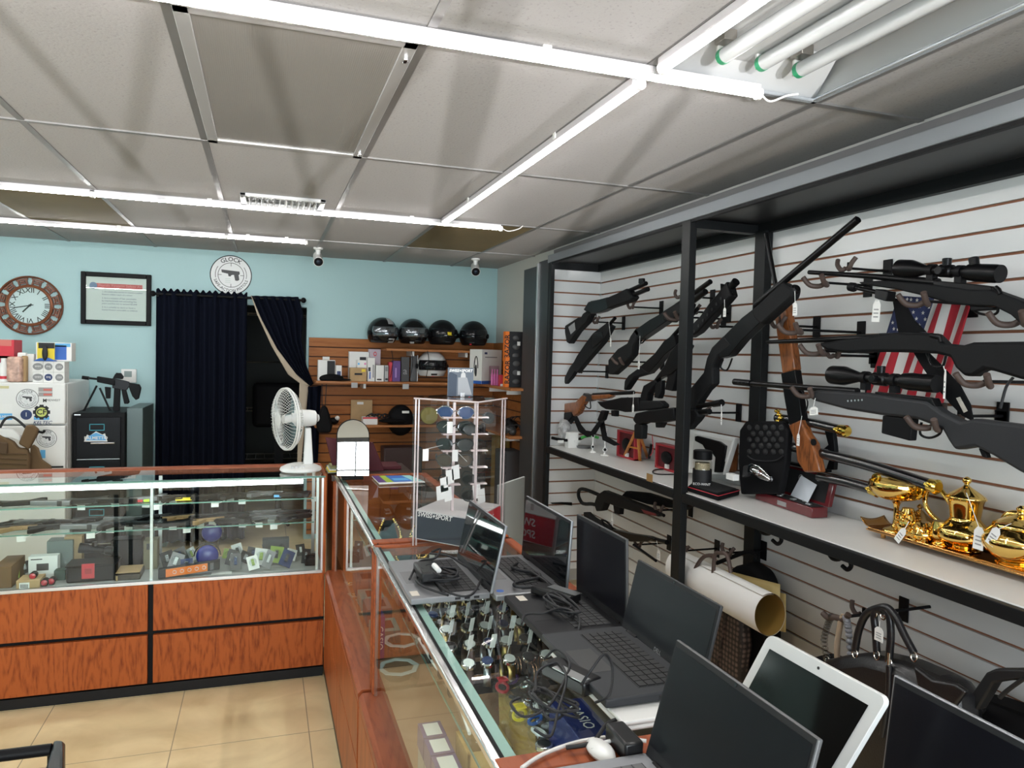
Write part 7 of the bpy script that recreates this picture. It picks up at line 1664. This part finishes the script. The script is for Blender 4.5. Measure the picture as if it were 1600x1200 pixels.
for (lm, fm, lb, tp), z in zip(specs, rowz): sunglasses(V((mid.x + .01, mid.y - .0, z)), (-.25, -.97, 0), .13, lb, lm, fm, tagp=tp)
fd2 = V((.75, -.65, 0)); mid2 = inset(q1, .6).lerp(inset(q2, .6), .5)
for k, (v, lb) in enumerate(((672, 'dark sunglasses, uppermost on the right face of the cabinet'), (750, 'small dark rimmed glasses on the right face of the cabinet, near the bottom'), (775, 'folded dark glasses lowest on the right face of the cabinet'))):
    z = at(750, v, Y=2.25).z; sunglasses(V((mid2.x, mid2.y, z)), (.5, -.85, 0), .115, lb, lk if k == 0 else glass('clear_lens', (.6, .6, .62)), M_ink, tagp=None)
for k in range(5):
    z = at(750, 648 + 26 * k, Y=2.25).z
    for c_, w_ in ((mid, .03), (mid2, .028)):
        MB().hexa([c_ + V((-w_, -.006, z - c_.z - .012)), c_ + V((w_, -.006, z - c_.z - .012)), c_ + V((w_, .02, z - c_.z - .012)), c_ + V((-w_, .02, z - c_.z - .012)), c_ + V((-w_, -.001, z - c_.z - .008)), c_ + V((w_, -.001, z - c_.z - .008)), c_ + V((w_, .02, z - c_.z - .008)), c_ + V((-w_, .02, z - c_.z - .008))]).build('nose_rest', me_, t)
# loose tags in the bottom of the cabinet
for k, (u, v, a) in enumerate(((694, 757, .2), (703, 745, -.1), (688, 770, .5), (700, 772, -.3), (712, 738, .1), (752, 775, .2), (745, 768, -.4))):
    p = at(u, v, Y=2.24); o = MB().obb(p, (.012, 0, .003), (0, .0006, 0), (-.002, 0, .022)).build('paper_tag', M_paper, smooth=False); tag(o, 'white paper tag at the %s of the sunglasses cabinet' % ('lower left of the middle post', 'middle above the lowest tags', 'bottom left', 'bottom right of the left rack', 'centre below the brown sunglasses', 'bottom of the right face', 'lower left of the right face')[k], 'tag', 'loose tags in the cabinet')

# black chair arm at the bottom left
t = thing('office_chair', 'black metal armed chair cut off at the bottom left corner', 'chair', (-.62, 1.75, 0))
zA = .65; a = at(84, 1162, Z=zA); 
MB().hexa([at(72, 1215, Z=zA - .02), at(104, 1215, Z=zA - .02), at(103, 1162, Z=zA - .03), at(84, 1160, Z=zA - .03), at(66, 1215, Z=zA), at(98, 1215, Z=zA), at(98, 1157, Z=zA), at(84, 1157, Z=zA)]).build('armrest', mat('chair_metal', (.018, .018, .019), .3, .5), t, bevel=.006)
MB().tube([at(-60, 1190, Z=zA - .01), at(0, 1181, Z=zA - .01), at(80, 1171, Z=zA - .01)], .014, 10).build('rail', M_black, t)
p = at(84, 1170, Z=zA - .02); MB().tube([(p.x, p.y, zA - .02), (p.x, p.y, .02)], .014, 10).build('leg', M_black, t); MB().tube([(p.x - .45, p.y - .05, zA - .02), (p.x - .45, p.y - .05, .02)], .014, 10).build('leg', M_black, t); MB().tube([(p.x + .02, p.y - .45, zA - .02), (p.x + .02, p.y - .45, .02)], .014, 10).build('leg', M_black, t); MB().tube([(p.x - .43, p.y - .5, zA - .02), (p.x - .43, p.y - .5, .02)], .014, 10).build('leg', M_black, t)
MB().box((p.x - .43, p.y - .46, .42), (p.x + .0, p.y - .04, .47)).build('seat', M_matte, t, bevel=.02)
# ================================================================= GOODS INSIDE THE LEFT COUNTER
ZD = GB + .001
def cx(px, py, Y): return at(px, py, Y=Y)
def gbox(label, u0, v0, u1, v1, Y, dep, m, cat='box', name='goods_box', prints=(), group=None, zb=ZD, bevel=.002):
    return carton(label, u0, v0, u1, v1, Y, dep, m, zb, cat=cat, name=name, prints=prints, group=group, bevel=bevel)
t = gbox('black plastic tool case with a red clasp at the front of the left counter', 103, 882, 181, 916, 3.80, .12, M_black, 'case', 'tool_case', bevel=.006)
patch('clasp', 128, 880, 148, 904, 3.80, M_red, t, t=.008); p0, p1 = at(103, 886, Y=3.8), at(181, 882, Y=3.8)
MB().box((p0.x - .004, 3.796, p0.z - .003), (p1.x + .004, 3.925, p0.z + .003)).build('lid_rim', M_black, t, bevel=.002)
q = at(128, 889, Y=3.79); q2 = at(148, 896, Y=3.79); MB().box((q.x + .012, 3.788, q2.z), (q2.x - .012, 3.792, q.z)).build('clasp_mark', mat('dark_clasp', (.35, .01, .02), .4), t)
gbox('kraft box with a barcode label at the front left of the counter', 25, 906, 62, 925, 3.765, .10, M_kraft, prints=[(30, 910, 46, 922, M_paper)])
for k in range(6): patch('barcode', 32 + k * 2.1, 913, 33 + k * 2.1, 919, 3.764, M_ink, bpy.data.objects['goods_box'])
gbox('white box picturing dark earmuffs in the left counter', 44, 868, 90, 896, 3.90, .05, M_paper, prints=[(48, 873, 66, 875.5, M_ink), (57, 880, 76, 892, grey(.03))])
gbox('grey green metal box in the left counter behind the earmuff box', 73, 844, 114, 868, 3.98, .08, mat('sage_metal', (.16, .2, .19), .5))
gbox('black hard case at the back of the left counter deck', 173, 842, 222, 866, 3.97, .09, M_black, 'case', 'tool_case', bevel=.005)
gbox('kraft topped dark box at the front right of the tool case', 179, 897, 219, 914, 3.79, .14, mat('dark_brown_card', (.05, .035, .025), .6), prints=[(181, 900, 184, 911, M_kraft), (200, 907, 217, 913, M_paper)])
a, c = at(179, 897, Y=3.79), at(219, 897, Y=3.79); MB().box((a.x + .003, 3.793, a.z + .0005), (c.x - .003, 3.925, a.z + .0015)).build('kraft_top', M_kraft, bpy.data.objects['goods_box.003'], smooth=False)
gbox('olive tan box behind the shelf standard in the left counter', 224, 844, 246, 868, 3.95, .08, mat('olive_card', (.17, .15, .09), .6), prints=[(229, 849, 240, 859, grey(.05))])
gbox('small kraft box under a red tagged item in the left counter', 100, 838, 128, 852, 4.0, .05, M_kraft)
gbox('dark green box beside the tool case in the left counter', 84, 891, 102, 910, 3.86, .05, mat('dark_green', (.015, .05, .035), .5))
gbox('brown wood grained pistol box at the left end of the counter', -12, 885, 18, 925, 3.79, .2, mat('tray_brown', (.16, .08, .03), .5))
t = thing('rifle_scope', 'black rifle scope lying between the boxes in the left counter', 'scope', at(150, 864, Y=3.92))
plathe('tube', (124, 856), (176, 861), [(0, .024), (.25, .022), (.35, .014), (.75, .014), (.8, .02), (1, .02)], M_steel, t, Y=3.93); p = at(148, 853, Y=3.93); MB().lathe(p, (0, 0, 1), [(0, .012), (.02, .012)], 12).build('turret', M_steel, t)
for i, (u, v, Y) in enumerate(((52, 899, 3.80), (81, 912, 3.80), (70, 918, 3.785))):
    p = at(u, v, Y=Y); z = p.z if i == 0 else ZD + .018
    t = thing('red_dot_optic', 'small red lensed optic, %s in the left counter' % ('on the barcode box', 'right of the barcode box', 'on the deck by the sill')[i], 'optic', (p.x, Y, z - .018), 'red coated optics')
    MB().lathe((p.x, Y - .012, z), (0, 1, 0), [(0, .014), (.004, .016), (.035, .015)], 18).build('body', M_black, t); MB().lathe((p.x, Y - .0125, z), (0, -1, 0), [(0, .0125), (.002, .008)], 16).build('lens', mat('ruby_lens', (.45, .01, .03), .05, coat=1), t); MB().box((p.x - .009, Y - .008, z - .018), (p.x + .009, Y + .02, z - .010)).build('mount', M_black, t)
# orange and black long pack
A_, B_ = at(247, 909, Y=3.765), at(343, 893, Y=3.80); A_.z = ZD + .003; B_.z = ZD + .02; hv = V((0, 0, .043))
t = thing('light_bar_pack', 'long orange and black pack leaning at the middle of the left counter', 'package', A_)
MB().hexa([A_, B_, B_ + V((0, .035, 0)), A_ + V((0, .035, 0)), A_ + hv, B_ + hv, B_ + hv + V((0, .035, 0)), A_ + hv + V((0, .035, 0))]).build('carton', M_ink, t, bevel=.001)
g_ = lambda u, v: A_ + (B_ - A_) * u + hv * v + V((0, -.001, 0)); MB().poly([g_(.12, .06), g_(.8, .06), g_(.8, .94), g_(.12, .94)], (0, -.0006, 0)).build('print', M_org, t, smooth=False)
for k in range(5): MB().tube([g_(.26 + .12 * k, .5) + V((.008 * math.cos(a), -.001, .008 * math.sin(a))) for a in [math.pi * j / 8 for j in range(17)]], .0012, 4).build('print', M_paper, t)
MB().poly([g_(.84, .1), g_(.9, .1), g_(.9, .9), g_(.84, .9)], (0, -.0006, 0)).build('print', grey(.1), t, smooth=False)
# blue caps in clear domes
for i, (u, v, r, Y) in enumerate(((331, 832, 14, 3.99), (324, 868, 15, 3.86))):
    p = at(u, v, Y=Y); s = r * 4.0 / 1148; t = thing('blue_ear_cup', 'round dark blue headphone cup, %s one in the left counter' % ('upper', 'lower')[i], 'headphones', (p.x, Y, p.z - s), 'blue headphone cups')
    MB().ball(p, (s, s * .5, s), 20, 12).build('cup', mat('royal_blue', (.012, .02, .2), .3), t); MB().tube([p + V((s * 1.15 * math.cos(a), 0, s * 1.15 * math.sin(a))) for a in [math.pi * k / 10 for k in range(11)]], .003, 6).build('band', M_ink, t)
    b = MB().box((p.x - .03, Y - .02, ZD), (p.x + .03, Y + .02, p.z - s + .004)).build('stand', M_acry, t)
# clear blister packs
ORD_ = ['first', 'second', 'third', 'fourth', 'fifth', 'sixth', 'seventh', 'eighth', 'ninth', 'tenth', 'eleventh', 'twelfth']
rnd = random.Random(5); packm = glass('blister_clear', (.9, .92, .93), 1.0, .05)
cols = [M_ink, grey(.1), M_paper, grey(.25), M_navy, mat('lime_card', (.3, .42, .08), .6), M_paper, grey(.05)]
spots = [(262, 845, 3.95), (282, 838, 4.0), (300, 830, 4.03), (275, 868, 3.88), (292, 872, 3.85), (358, 835, 4.02), (372, 845, 4.0), (362, 868, 3.9), (384, 862, 3.93), (396, 850, 4.0), (408, 872, 3.88), (422, 838, 4.03), (440, 848, 4.0), (432, 872, 3.9), (455, 866, 3.93), (470, 850, 4.0), (478, 878, 3.85), (368, 890, 3.82), (395, 893, 3.8), (420, 890, 3.82), (448, 888, 3.82), (18, 862, 3.9), (6, 848, 3.98), (38, 850, 3.98)]
for i, (u, v, Y) in enumerate(spots):
    p = at(u, v, Y=Y); w_, h_ = rnd.uniform(.022, .034), rnd.uniform(.032, .055)
    ln_ = rnd.uniform(-.5, .5); z0_ = ZD + .012
    c0 = V((p.x, Y, z0_ + h_ * .72)); ax = V((math.cos(ln_), .1, math.sin(ln_))).normalized(); nz = V((0, -.85, .5)).normalized(); az = ax.cross(nz).normalized(); 
    if az.z < 0: az = -az
    row = 'back' if Y > 3.96 else ('middle' if Y > 3.87 else 'front'); nth = sum(1 for s_ in spots if ('back' if s_[2] > 3.96 else ('middle' if s_[2] > 3.87 else 'front')) == row and s_[0] <= u)
    t = thing('blister_pack', 'clear blister pack in the %s row of the left counter deck, %s from left' % (row, ORD_[nth - 1]), 'package', (p.x, Y, ZD), 'clear blister packs in the left counter')
    MB().obb(c0, ax * w_, nz * .0012, az * h_ * .8).build('card', cols[i % 8], t, smooth=False)
    MB().ball(c0 + nz * .012, (w_ * .7, .014, h_ * .5), 12, 8).build('bubble', packm, t)
    MB().obb(c0 + nz * .008, ax * w_ * .25, nz * .005, az * h_ * .35).build('product', cols[(i + 3) % 8], t)
# camera-like object and cable in the corner
t = thing('action_camera', 'small black camera at the right end of the left counter', 'camera', at(485, 880, Y=3.85)); p = at(486, 872, Y=3.85); p.z = ZD + .03
MB().box(p + V((-.03, -.02, -.03)), p + V((.03, .02, .025))).build('body', M_black, t, bevel=.004); MB().lathe(p + V((0, -.02, 0)), (0, -1, 0), [(0, .018), (.012, .017)], 16).build('lens', M_steel, t)
gbox('flat grey device box at the right of the left counter deck', 410, 842, 452, 858, 4.0, .06, grey(.09)); gbox('small red and white card box on the deck near the sill', 330, 896, 362, 903, 3.79, .04, M_paper, prints=[(335, 898, 352, 902, M_redp)])

# pistols and knives laid out on the glass shelves
def make_pistol(frame_m, slide_m):
    t = thing('pistol', '', 'pistol', (0, 0, 0))
    MB().box((-.09, -.011, .012), (.085, .011, .034)).build('slide', slide_m, t, bevel=.003)
    MB().poly([(-.075, -.010, .012), (-.075, -.010, .0), (-.02, -.010, -.004), (.012, -.010, -.004), (.03, -.010, -.02), (.06, -.010, -.05), (.085, -.010, -.045), (.075, -.010, .0), (.08, -.010, .012)], (0, .02, 0)).build('frame', frame_m, t, bevel=.003)
    MB().tube(smoothpath([(-.012, 0, -.003), (-.012, 0, -.022), (.02, 0, -.022)], 4), .003, 6).build('trigger_guard', frame_m, t)
    MB().lathe((-.09, 0, .024), (-1, 0, 0), [(0, .006), (.006, .006)], 10).build('muzzle', M_steel, t)
    MB().box((.03, -.012, .034), (.05, .012, .0365)).build('rear_sight', M_ink, t)
    MB().tube([(.06, -.012, -.03), (.08, -.02, -.045), (.1, -.03, -.03)], .001, 4).build('tag_string', M_paper, t)
    MB().box((.09, -.045, -.032), (.125, -.02, -.031)).build('price_tag', M_paper, t, smooth=False)
    return t
prot = {'b': make_pistol(M_black, M_steel), 't': make_pistol(mat('tan_grip', (.26, .16, .07), .6), M_steel), 'g': make_pistol(grey(.09), mat('stainless', (.25, .25, .26), .3, .8))}
used = set(); ORD = ['first', 'second', 'third', 'fourth', 'fifth', 'sixth', 'seventh', 'eighth', 'ninth', 'tenth', 'eleventh', 'twelfth']
NMs = {'b': 'black', 't': 'tan gripped', 'g': 'grey'}
for zsh, ys_, kinds, nm in ((.762, 3.90, 'btbgbbbtbgb', 'lower glass shelf'), (.872, 3.96, 'bbgbbgbbbgb', 'upper glass shelf'), (.762, 4.01, 'bgbbgbtbbgb', 'back of the lower glass shelf')):
    xs_ = [-1.2 + .135 * k for k in range(11)]
    for k, (x, kd_) in enumerate(zip(xs_, kinds)):
        lb = '%s pistol lying on the %s of the left counter, %s from left' % (NMs[kd_], nm, ORD[k])
        if nm.startswith('back'): lb = '%s pistol at the %s, %s from left' % (NMs[kd_], nm, ORD[k])
        pos = (x + rnd.uniform(-.01, .01), ys_ + (.015 if k % 2 else -.01), zsh + .014); rot = (R_(90), 0, R_(rnd.choice([0, 180]) + rnd.uniform(-16, 16)))
        src = prot[kd_]
        if kd_ not in used:
            used.add(kd_); src.location = pos; src.rotation_euler = rot; src['label'] = lb; src['group'] = 'pistols on the glass shelves'
        else: clone(src, pos, label=lb, group='pistols on the glass shelves', rot=rot)
for i, (u, v, m, lb) in enumerate(((290, 778, M_yel, 'yellow card strip on the upper glass shelf of the left counter'), (440, 790, M_sky, 'pale blue card strip on the upper glass shelf near the right end'), (232, 783, mat('neon_tag', (.55, .8, .05), .5), 'neon green tag on the upper glass shelf'), (203, 817, mat('neon_tag', (0,) * 3), 'neon green tag on the lower glass shelf'), (222, 792, M_red, 'small red tag on the upper glass shelf'))):
    p = at(u, v, Y=4.0); w_ = .04 if i < 2 else .012; z_ = .875 if 'upper' in lb else .765
    o = MB().box((p.x - w_, 3.93, z_), (p.x + w_, 3.95, z_ + .012)).build('shelf_tag', m, smooth=False); tag(o, lb, 'tag')

# ================================================================= GOODS IN THE SIDE COUNTERS
# watches with tags on their stands
def make_watch(band, dial):
    t = thing('wristwatch', '', 'watch', (0, 0, 0))
    b = MB(); n = 28; a = [[], []]
    for k in range(n):
        th = 2 * math.pi * k / n
        for j, xo in enumerate((-.009, .009)): a[j].append(b.bm.verts.new((xo, .024 * math.cos(th), .030 * math.sin(th))))
    for k in range(n): b._f([a[0][k], a[0][(k + 1) % n], a[1][(k + 1) % n], a[1][k]])
    b.build('band', band, t, solid=.002)
    MB().lathe((0, -.008, .030), (0, -.35, 1), [(0, .018), (.007, .018), (.009, .015)], 20).build('case', M_chrome, t); MB().lathe((0, -.0112, .0385), (0, -.35, 1), [(0, .014), (.0006, .014)], 18).build('dial', dial, t)
    MB().tube([(0, .01, .028), (.01, .014, .05), (.012, .012, .062)], .0008, 4).build('tag_string', M_paper, t)
    MB().obb((.014, .012, .078), (.0065, .002, 0), (-.0002, .0006, 0), (.003, 0, .017)).build('price_tag', M_paper, t, smooth=False)
    return t
wp = [make_watch(M_ink, M_ink), make_watch(mat('gold_band', (.6, .42, .16), .3, 1.0), M_paper), make_watch(mat('steel_band', (.4, .4, .42), .3, 1.0), M_navy), make_watch(mat('brown_band', (.06, .03, .02), .6), M_paper)]
wnm = ['black banded', 'gold banded', 'steel banded', 'brown banded']; usedw = set(); cnt = [0] * 6
i = 0
for r in range(6):
    for q in range(6):
        x = .455 + .052 * q + (.02 if r % 2 else 0); y = 2.22 - .105 * r
        if x > .755: continue
        z = .806 + .031 + .012 * (5 - r) * .3
        k = (i * 7 + r) % 4; lb = '%s watch with a paper tag, %s in the %s row of the laptop counter' % (wnm[k], ORD[q], ORD[r])
        pos = (x, y, z + .012); rz = rnd.uniform(-.5, .5)
        if k not in usedw: usedw.add(k); wp[k].location = pos; wp[k].rotation_euler = (0, 0, rz); wp[k]['label'] = lb; wp[k]['group'] = 'watches in the laptop counter'
        else: clone(wp[k], pos, rz=rz, label=lb, group='watches in the laptop counter')
        i += 1
for r in range(6):
    y = 2.22 - .105 * r; o = MB().box((.43, y - .012, .8065), (.765, y + .012, .8065 + .024)).build('watch_stand', MT['felt_black']); tag(o, 'long black velvet stand under the %s row of watches' % ORD[r], 'stand', 'velvet watch stands')
# bags of jewellery at the far end
for i, (x, y, m) in enumerate(((.48, 2.27, M_pink), (.54, 2.28, M_paper), (.60, 2.275, M_acry), (.67, 2.28, mat('bag_green', (.2, .35, .2), .5)))):
    pass
# crystal ashtrays on the deck
mgl = glass('crystal', (.86, .9, .88), 1.0, .02)
for i, (u, v) in enumerate(((627, 1022), (622, 1066))):
    p = at(u, v, Z=ZD); p.z = ZD; t = thing('glass_ashtray', 'heavy clear glass ashtray, %s of the two behind the counter glass' % ('farther', 'nearer')[i], 'ashtray', p, 'clear glass ashtrays'); R0 = .072
    MB().lathe(p, (0, 0, 1), [(0, R0 * .9), (.006, R0), (.05, R0), (.054, R0 * .94), (.05, R0 * .74), (.018, R0 * .62), (.014, .001)], 8, cap=False).build('bowl', mgl, t, bevel=.002)
    MB().lathe(p + V((0, 0, .051)), (0, 0, 1), [(0, R0 * .72), (.003, R0 * .74), (.003, R0 * .96), (0, R0 * .98), (0, R0 * .72)], 8, cap=False).build('rim', mat('crystal_rim', (.6, .65, .62), .08, spec=1), t)
# tall purple box
mpv = mat('casio_purple', (.06, .035, .2), .4)
def lbox(label, x0, y0, z0, x1, y1, z1, m, cat='box', name='watch_box', bevel=.002, group=None):
    t = thing(name, label, cat, ((x0 + x1) / 2, (y0 + y1) / 2, z0), group); MB().box((x0, y0, z0), (x1, y1, z1)).build('carton', m, t, bevel=bevel); return t
p = at(592, 1018, X=.40); t = lbox('tall purple watch box standing in the far corner of the laptop counter', .385, p.y, ZD, .42, p.y + .09, at(592, 962, X=.4).z, mpv); text('CASIO', .03, (.4025, p.y - .001, (ZD + at(592, 962, X=.4).z) / 2), (0, 0, -1), (1, 0, 0), M_paper, t)
# purple labelled multipack near the camera
p = at(668, 1190, X=.47); z1_ = at(652, 1128, X=.47).z
for k in range(3):
    y0_ = 1.53 + .078 * k
    t = lbox('clear and purple watch pack in the near end of the laptop counter, %s' % ('nearest', 'middle', 'farthest')[k], .372, y0_, ZD, .425, y0_ + .072, ZD + .175, mat('pack_grey', (.32, .31, .30), .3), 'package', 'watch_pack', group='purple watch packs')
    MB().box((.37, y0_ - .001, ZD + .125), (.427, y0_ + .073, ZD + .18)).build('purple_cap', mpv, t, bevel=.001)
    MB().box((.38, y0_ + .008, ZD + .18), (.418, y0_ + .064, ZD + .1806)).build('label', M_paper, t, smooth=False)
    text('CASIO', .016, (.3985, y0_ - .002, ZD + .09), (0, 0, -1), (1, 0, 0), M_paper, t)
# pine box with a slot and sliding lid
mpine = wood('pine', (.62, .38, .14), (.5, .28, .09), axis='X', scale=8)
t = thing('pine_box', 'open topped pine wood box in the near corner of the laptop counter', 'box', (.54, 1.36, ZD))
x0, y0_, x1, y1_, z1_ = .45, 1.58, .56, 1.69, .72
for a, c in (((x0, y0_), (x1, y0_ + .008)), ((x0, y1_ - .008), (x1, y1_)), ((x0, y0_), (x0 + .008, y1_)), ((x1 - .008, y0_), (x1, y1_))): MB().box((*a, ZD), (*c, z1_)).build('side', mpine, t, bevel=.001)
MB().box((x0, y0_, ZD), (x1, y1_, ZD + .006)).build('bottom', mpine, t)
o = MB().hexa([(.575, 1.70, ZD), (.65, 1.62, ZD), (.656, 1.626, ZD), (.581, 1.706, ZD), (.565, 1.72, .79), (.62, 1.62, .79), (.626, 1.626, .79), (.571, 1.726, .79)]).build('pine_board', mpine, bevel=.001); tag(o, 'upright pine board with a finger hole behind the pine box', 'board')
# jumble of clear packs, blue watch box, silver watch on the shelf near the camera
def onz(u, v, z): p = at(u, v, Z=z); p.x = min(p.x, .75); return p
rnd = random.Random(11)
names_ = ['with a red strap', 'with a purple watch', 'with a silver watch', 'holding a white card', 'holding a dark ring', 'holding a round glass dial', 'crumpled and empty', 'with a yellow price tag', 'holding blue earphones', 'lying on its side', 'under the charger cable', 'beside the blue box']
for i, (u, v) in enumerate(((785, 1075), (800, 1062), (822, 1070), (838, 1082), (806, 1092), (826, 1100), (848, 1108), (812, 1118), (836, 1126), (858, 1134), (870, 1100), (842, 1145))):
    p = onz(u, v, .83); t = thing('jewelry_pack', 'clear pack ' + names_[i] + ', in the near end of the laptop counter', 'package', (p.x, p.y, .807), 'clear packs at the near end')
    MB().ball((p.x, p.y, .832), (.026, .024, .02), 12, 8, R=Matrix.Rotation(rnd.uniform(0, 3), 3, 'X')).build('pouch', packm, t, smooth=False)
    mm = [M_red, M_pur, M_chrome, M_paper, M_ink, M_chrome, M_paper, M_yel, M_blue, grey(.3), M_ink, M_paper][i]
    MB().tube([V((p.x, p.y, .832)) + V((.014 * math.cos(a), .014 * math.sin(a), .006 * math.sin(a + i))) for a in [2 * math.pi * k / 14 for k in range(14)]], .004, 6, closed=True).build('ring', mm, t)
    if i in (0, 7): MB().box((p.x - .012, p.y - .012, .851), (p.x + .012, p.y + .012, .853)).build('price_tag', mm, t)
A0, A1 = onz(888, 1165, .86), onz(925, 1120, .86)
t = lbox('dark blue watch box with white lettering near the wooden rail', A0.x - .0, 1.26, .807, A0.x + .075, 1.42, .90, M_navy if False else mat('casio_blue', (.008, .02, .14), .35)); text('CASIO', .034, (A0.x + .0375, 1.34, .9005), (0, -1, 0), (1, 0, 0), M_paper, t)
p = onz(850, 1165, .82); t = thing('wristwatch', 'silver wristwatch with a round dark dial near the wooden rail', 'watch', (p.x, p.y, .807))
MB().lathe((p.x, p.y, .815), (0, 0, 1), [(0, .019), (.008, .019), (.010, .015)], 24).build('case', M_chrome, t); MB().lathe((p.x, p.y, .8255), (0, 0, 1), [(0, .0145), (.0006, .0145)], 20).build('dial', M_ink, t)
MB().tube(smoothpath([V((p.x, p.y + .018, .815)), V((p.x + .02, p.y + .045, .812)), V((p.x + .05, p.y + .02, .812)), V((p.x + .045, p.y - .03, .812)), V((p.x + .01, p.y - .03, .813))], 5), .006, 8).build('band', MT['steel_band'], t)
t = lbox('pale cream tray of small parts near the wooden rail', .50, 1.20, .807, .60, 1.27, .822, mat('cream_tray', (.55, .5, .32), .6), 'tray', 'small_tray')
o = MB().tube(smoothpath([(.43, 1.5, .812), (.445, 1.7, .814), (.435, 1.85, .812), (.43, 2.05, .812)], 6), .004, 8).build('cord', M_wplast); tag(o, 'white cord lying along the laptop counter shelf', 'cord')
# counter between mirror and stand: necklaces, trays
for i, (x, y) in enumerate(((.50, 3.02), (.60, 2.88), (.52, 2.72))):
    t = thing('necklace_bust', 'dark velvet neck stand wearing a braided gold chain, %s in the second counter' % ('farthest', 'middle', 'nearest')[i], 'necklace', (x, y, .806), 'gold chains on neck stands')
    MB().hexa([(x - .05, y - .03, .8065), (x + .05, y - .03, .8065), (x + .05, y + .03, .8065), (x - .05, y + .03, .8065), (x - .02, y + .03, .93), (x + .02, y + .03, .93), (x + .02, y + .04, .93), (x - .02, y + .04, .93)]).build('stand', MT['felt_black'], t, bevel=.008)
    b = MB(); P = smoothpath([V((x - .02, y + .02, .935)), V((x - .045, y - .01, .88)), V((x - .02, y - .035, .83)), V((x, y - .04, .822)), V((x + .02, y - .035, .83)), V((x + .045, y - .01, .88)), V((x + .02, y + .02, .935))], 7)
    for q in P: b.ball(q, (.0055, .0055, .0055), 8, 5)
    b.build('gold_chain', M_gold, t)
    MB().box((x + .03, y - .05, .808), (x + .05, y - .04, .84)).build('price_tag', M_paper, t, smooth=False)
mt = mat('mint_case', (.10, .28, .27), .45)
for i in range(4):
    y = 2.72 + .19 * i; t = lbox('mint green watch case on the deck of the second counter, %s from the near end' % ORD[i], .40, y, ZD, .50, y + .14, ZD + .05 + .02 * (i % 2), mt if i % 2 == 0 else grey(.14), 'case', 'watch_case', group='cases on the deck of the second counter')
    MB().box((.43, y + .03, ZD + .05 + .02 * (i % 2)), (.48, y + .11, ZD + .051 + .02 * (i % 2))).build('slot', M_ink, t)
for i in range(7):
    y = 2.48 + .16 * i; t = lbox('small silver and dark gadget tray deeper in the second counter, %s from the near end' % ORD[i], .56, y, ZD, .70, y + .12, ZD + .04 + .03 * (i % 3), [grey(.05), grey(.25), mat('tan_tray', (.35, .25, .15), .6)][i % 3], 'tray', 'gadget_tray', group='trays in the second counter')
    for k in range(3): MB().ball((.59 + .04 * k, y + .06, ZD + .045 + .03 * (i % 3)), (.012, .03, .010), 8, 6).build('trinket', [M_chrome, M_gold, M_ink][(i + k) % 3], t)
for i in range(0):
    y = 2.56 + .2 * i; p = V((.43, y, ZD + .0)); 
# beige jewellery cards on the ledge side of the laptop counter
for i, (u, v) in enumerate(((560, 905), (548, 925), (572, 928))):
    pass
for i, (u_, v_) in enumerate(((552, 892), (570, 897), (548, 912), (566, 915), (553, 930), (574, 933))):
    p = at(u_, v_, Z=ZD + .07 * (1 if i % 2 else 0)); x, y = p.x, p.y; t = thing('jewelry_card', 'beige jewellery card lying at the far end of the second counter, %s from the back' % ORD[i], 'card', (x, y, ZD), 'beige jewellery cards')
    if i % 2: MB().box((x - .02, y - .03, ZD), (x + .02, y + .03, ZD + .002)).build('base_card', M_paper, t, smooth=False)
    MB().obb((x, y, ZD + .002), (.02, .006, 0), (-.007, .03, 0), (0, 0, .001)).build('card', mat('beige_card', (.5, .4, .3), .7), t, smooth=False); MB().tube([V((x + .012 * math.cos(a), y + .018 * math.sin(a), ZD + .006)) for a in [2 * math.pi * k / 12 for k in range(12)]], .0015, 5, closed=True).build('chain', M_gold, t)
# hanging ear hoops, black pendants by the middle of the counter
for i, (u, v) in enumerate(((808, 1040), (833, 1050), (848, 1038))):
    p = onz(u, v, .86); t = thing('hoop_earrings', 'pair of thin rose gold hoops on a black cone stand, %s' % ('left', 'middle', 'right')[i], 'earrings', (p.x, p.y, .807), 'hoop stands in the laptop counter')
    MB().lathe((p.x, p.y, .807), (0, 0, 1), [(0, .02), (.004, .02), (.02, .008), (.07, .003)], 14).build('cone', M_ink, t)
    for s in (-1, 1): MB().tube([V((p.x + s * .004, p.y + .020 * math.cos(a), .86 + .020 * math.sin(a))) for a in [2 * math.pi * k / 20 for k in range(20)]], .0011, 5, closed=True).build('hoop', mat('rose_gold', (.75, .42, .28), .2, 1.0), t)
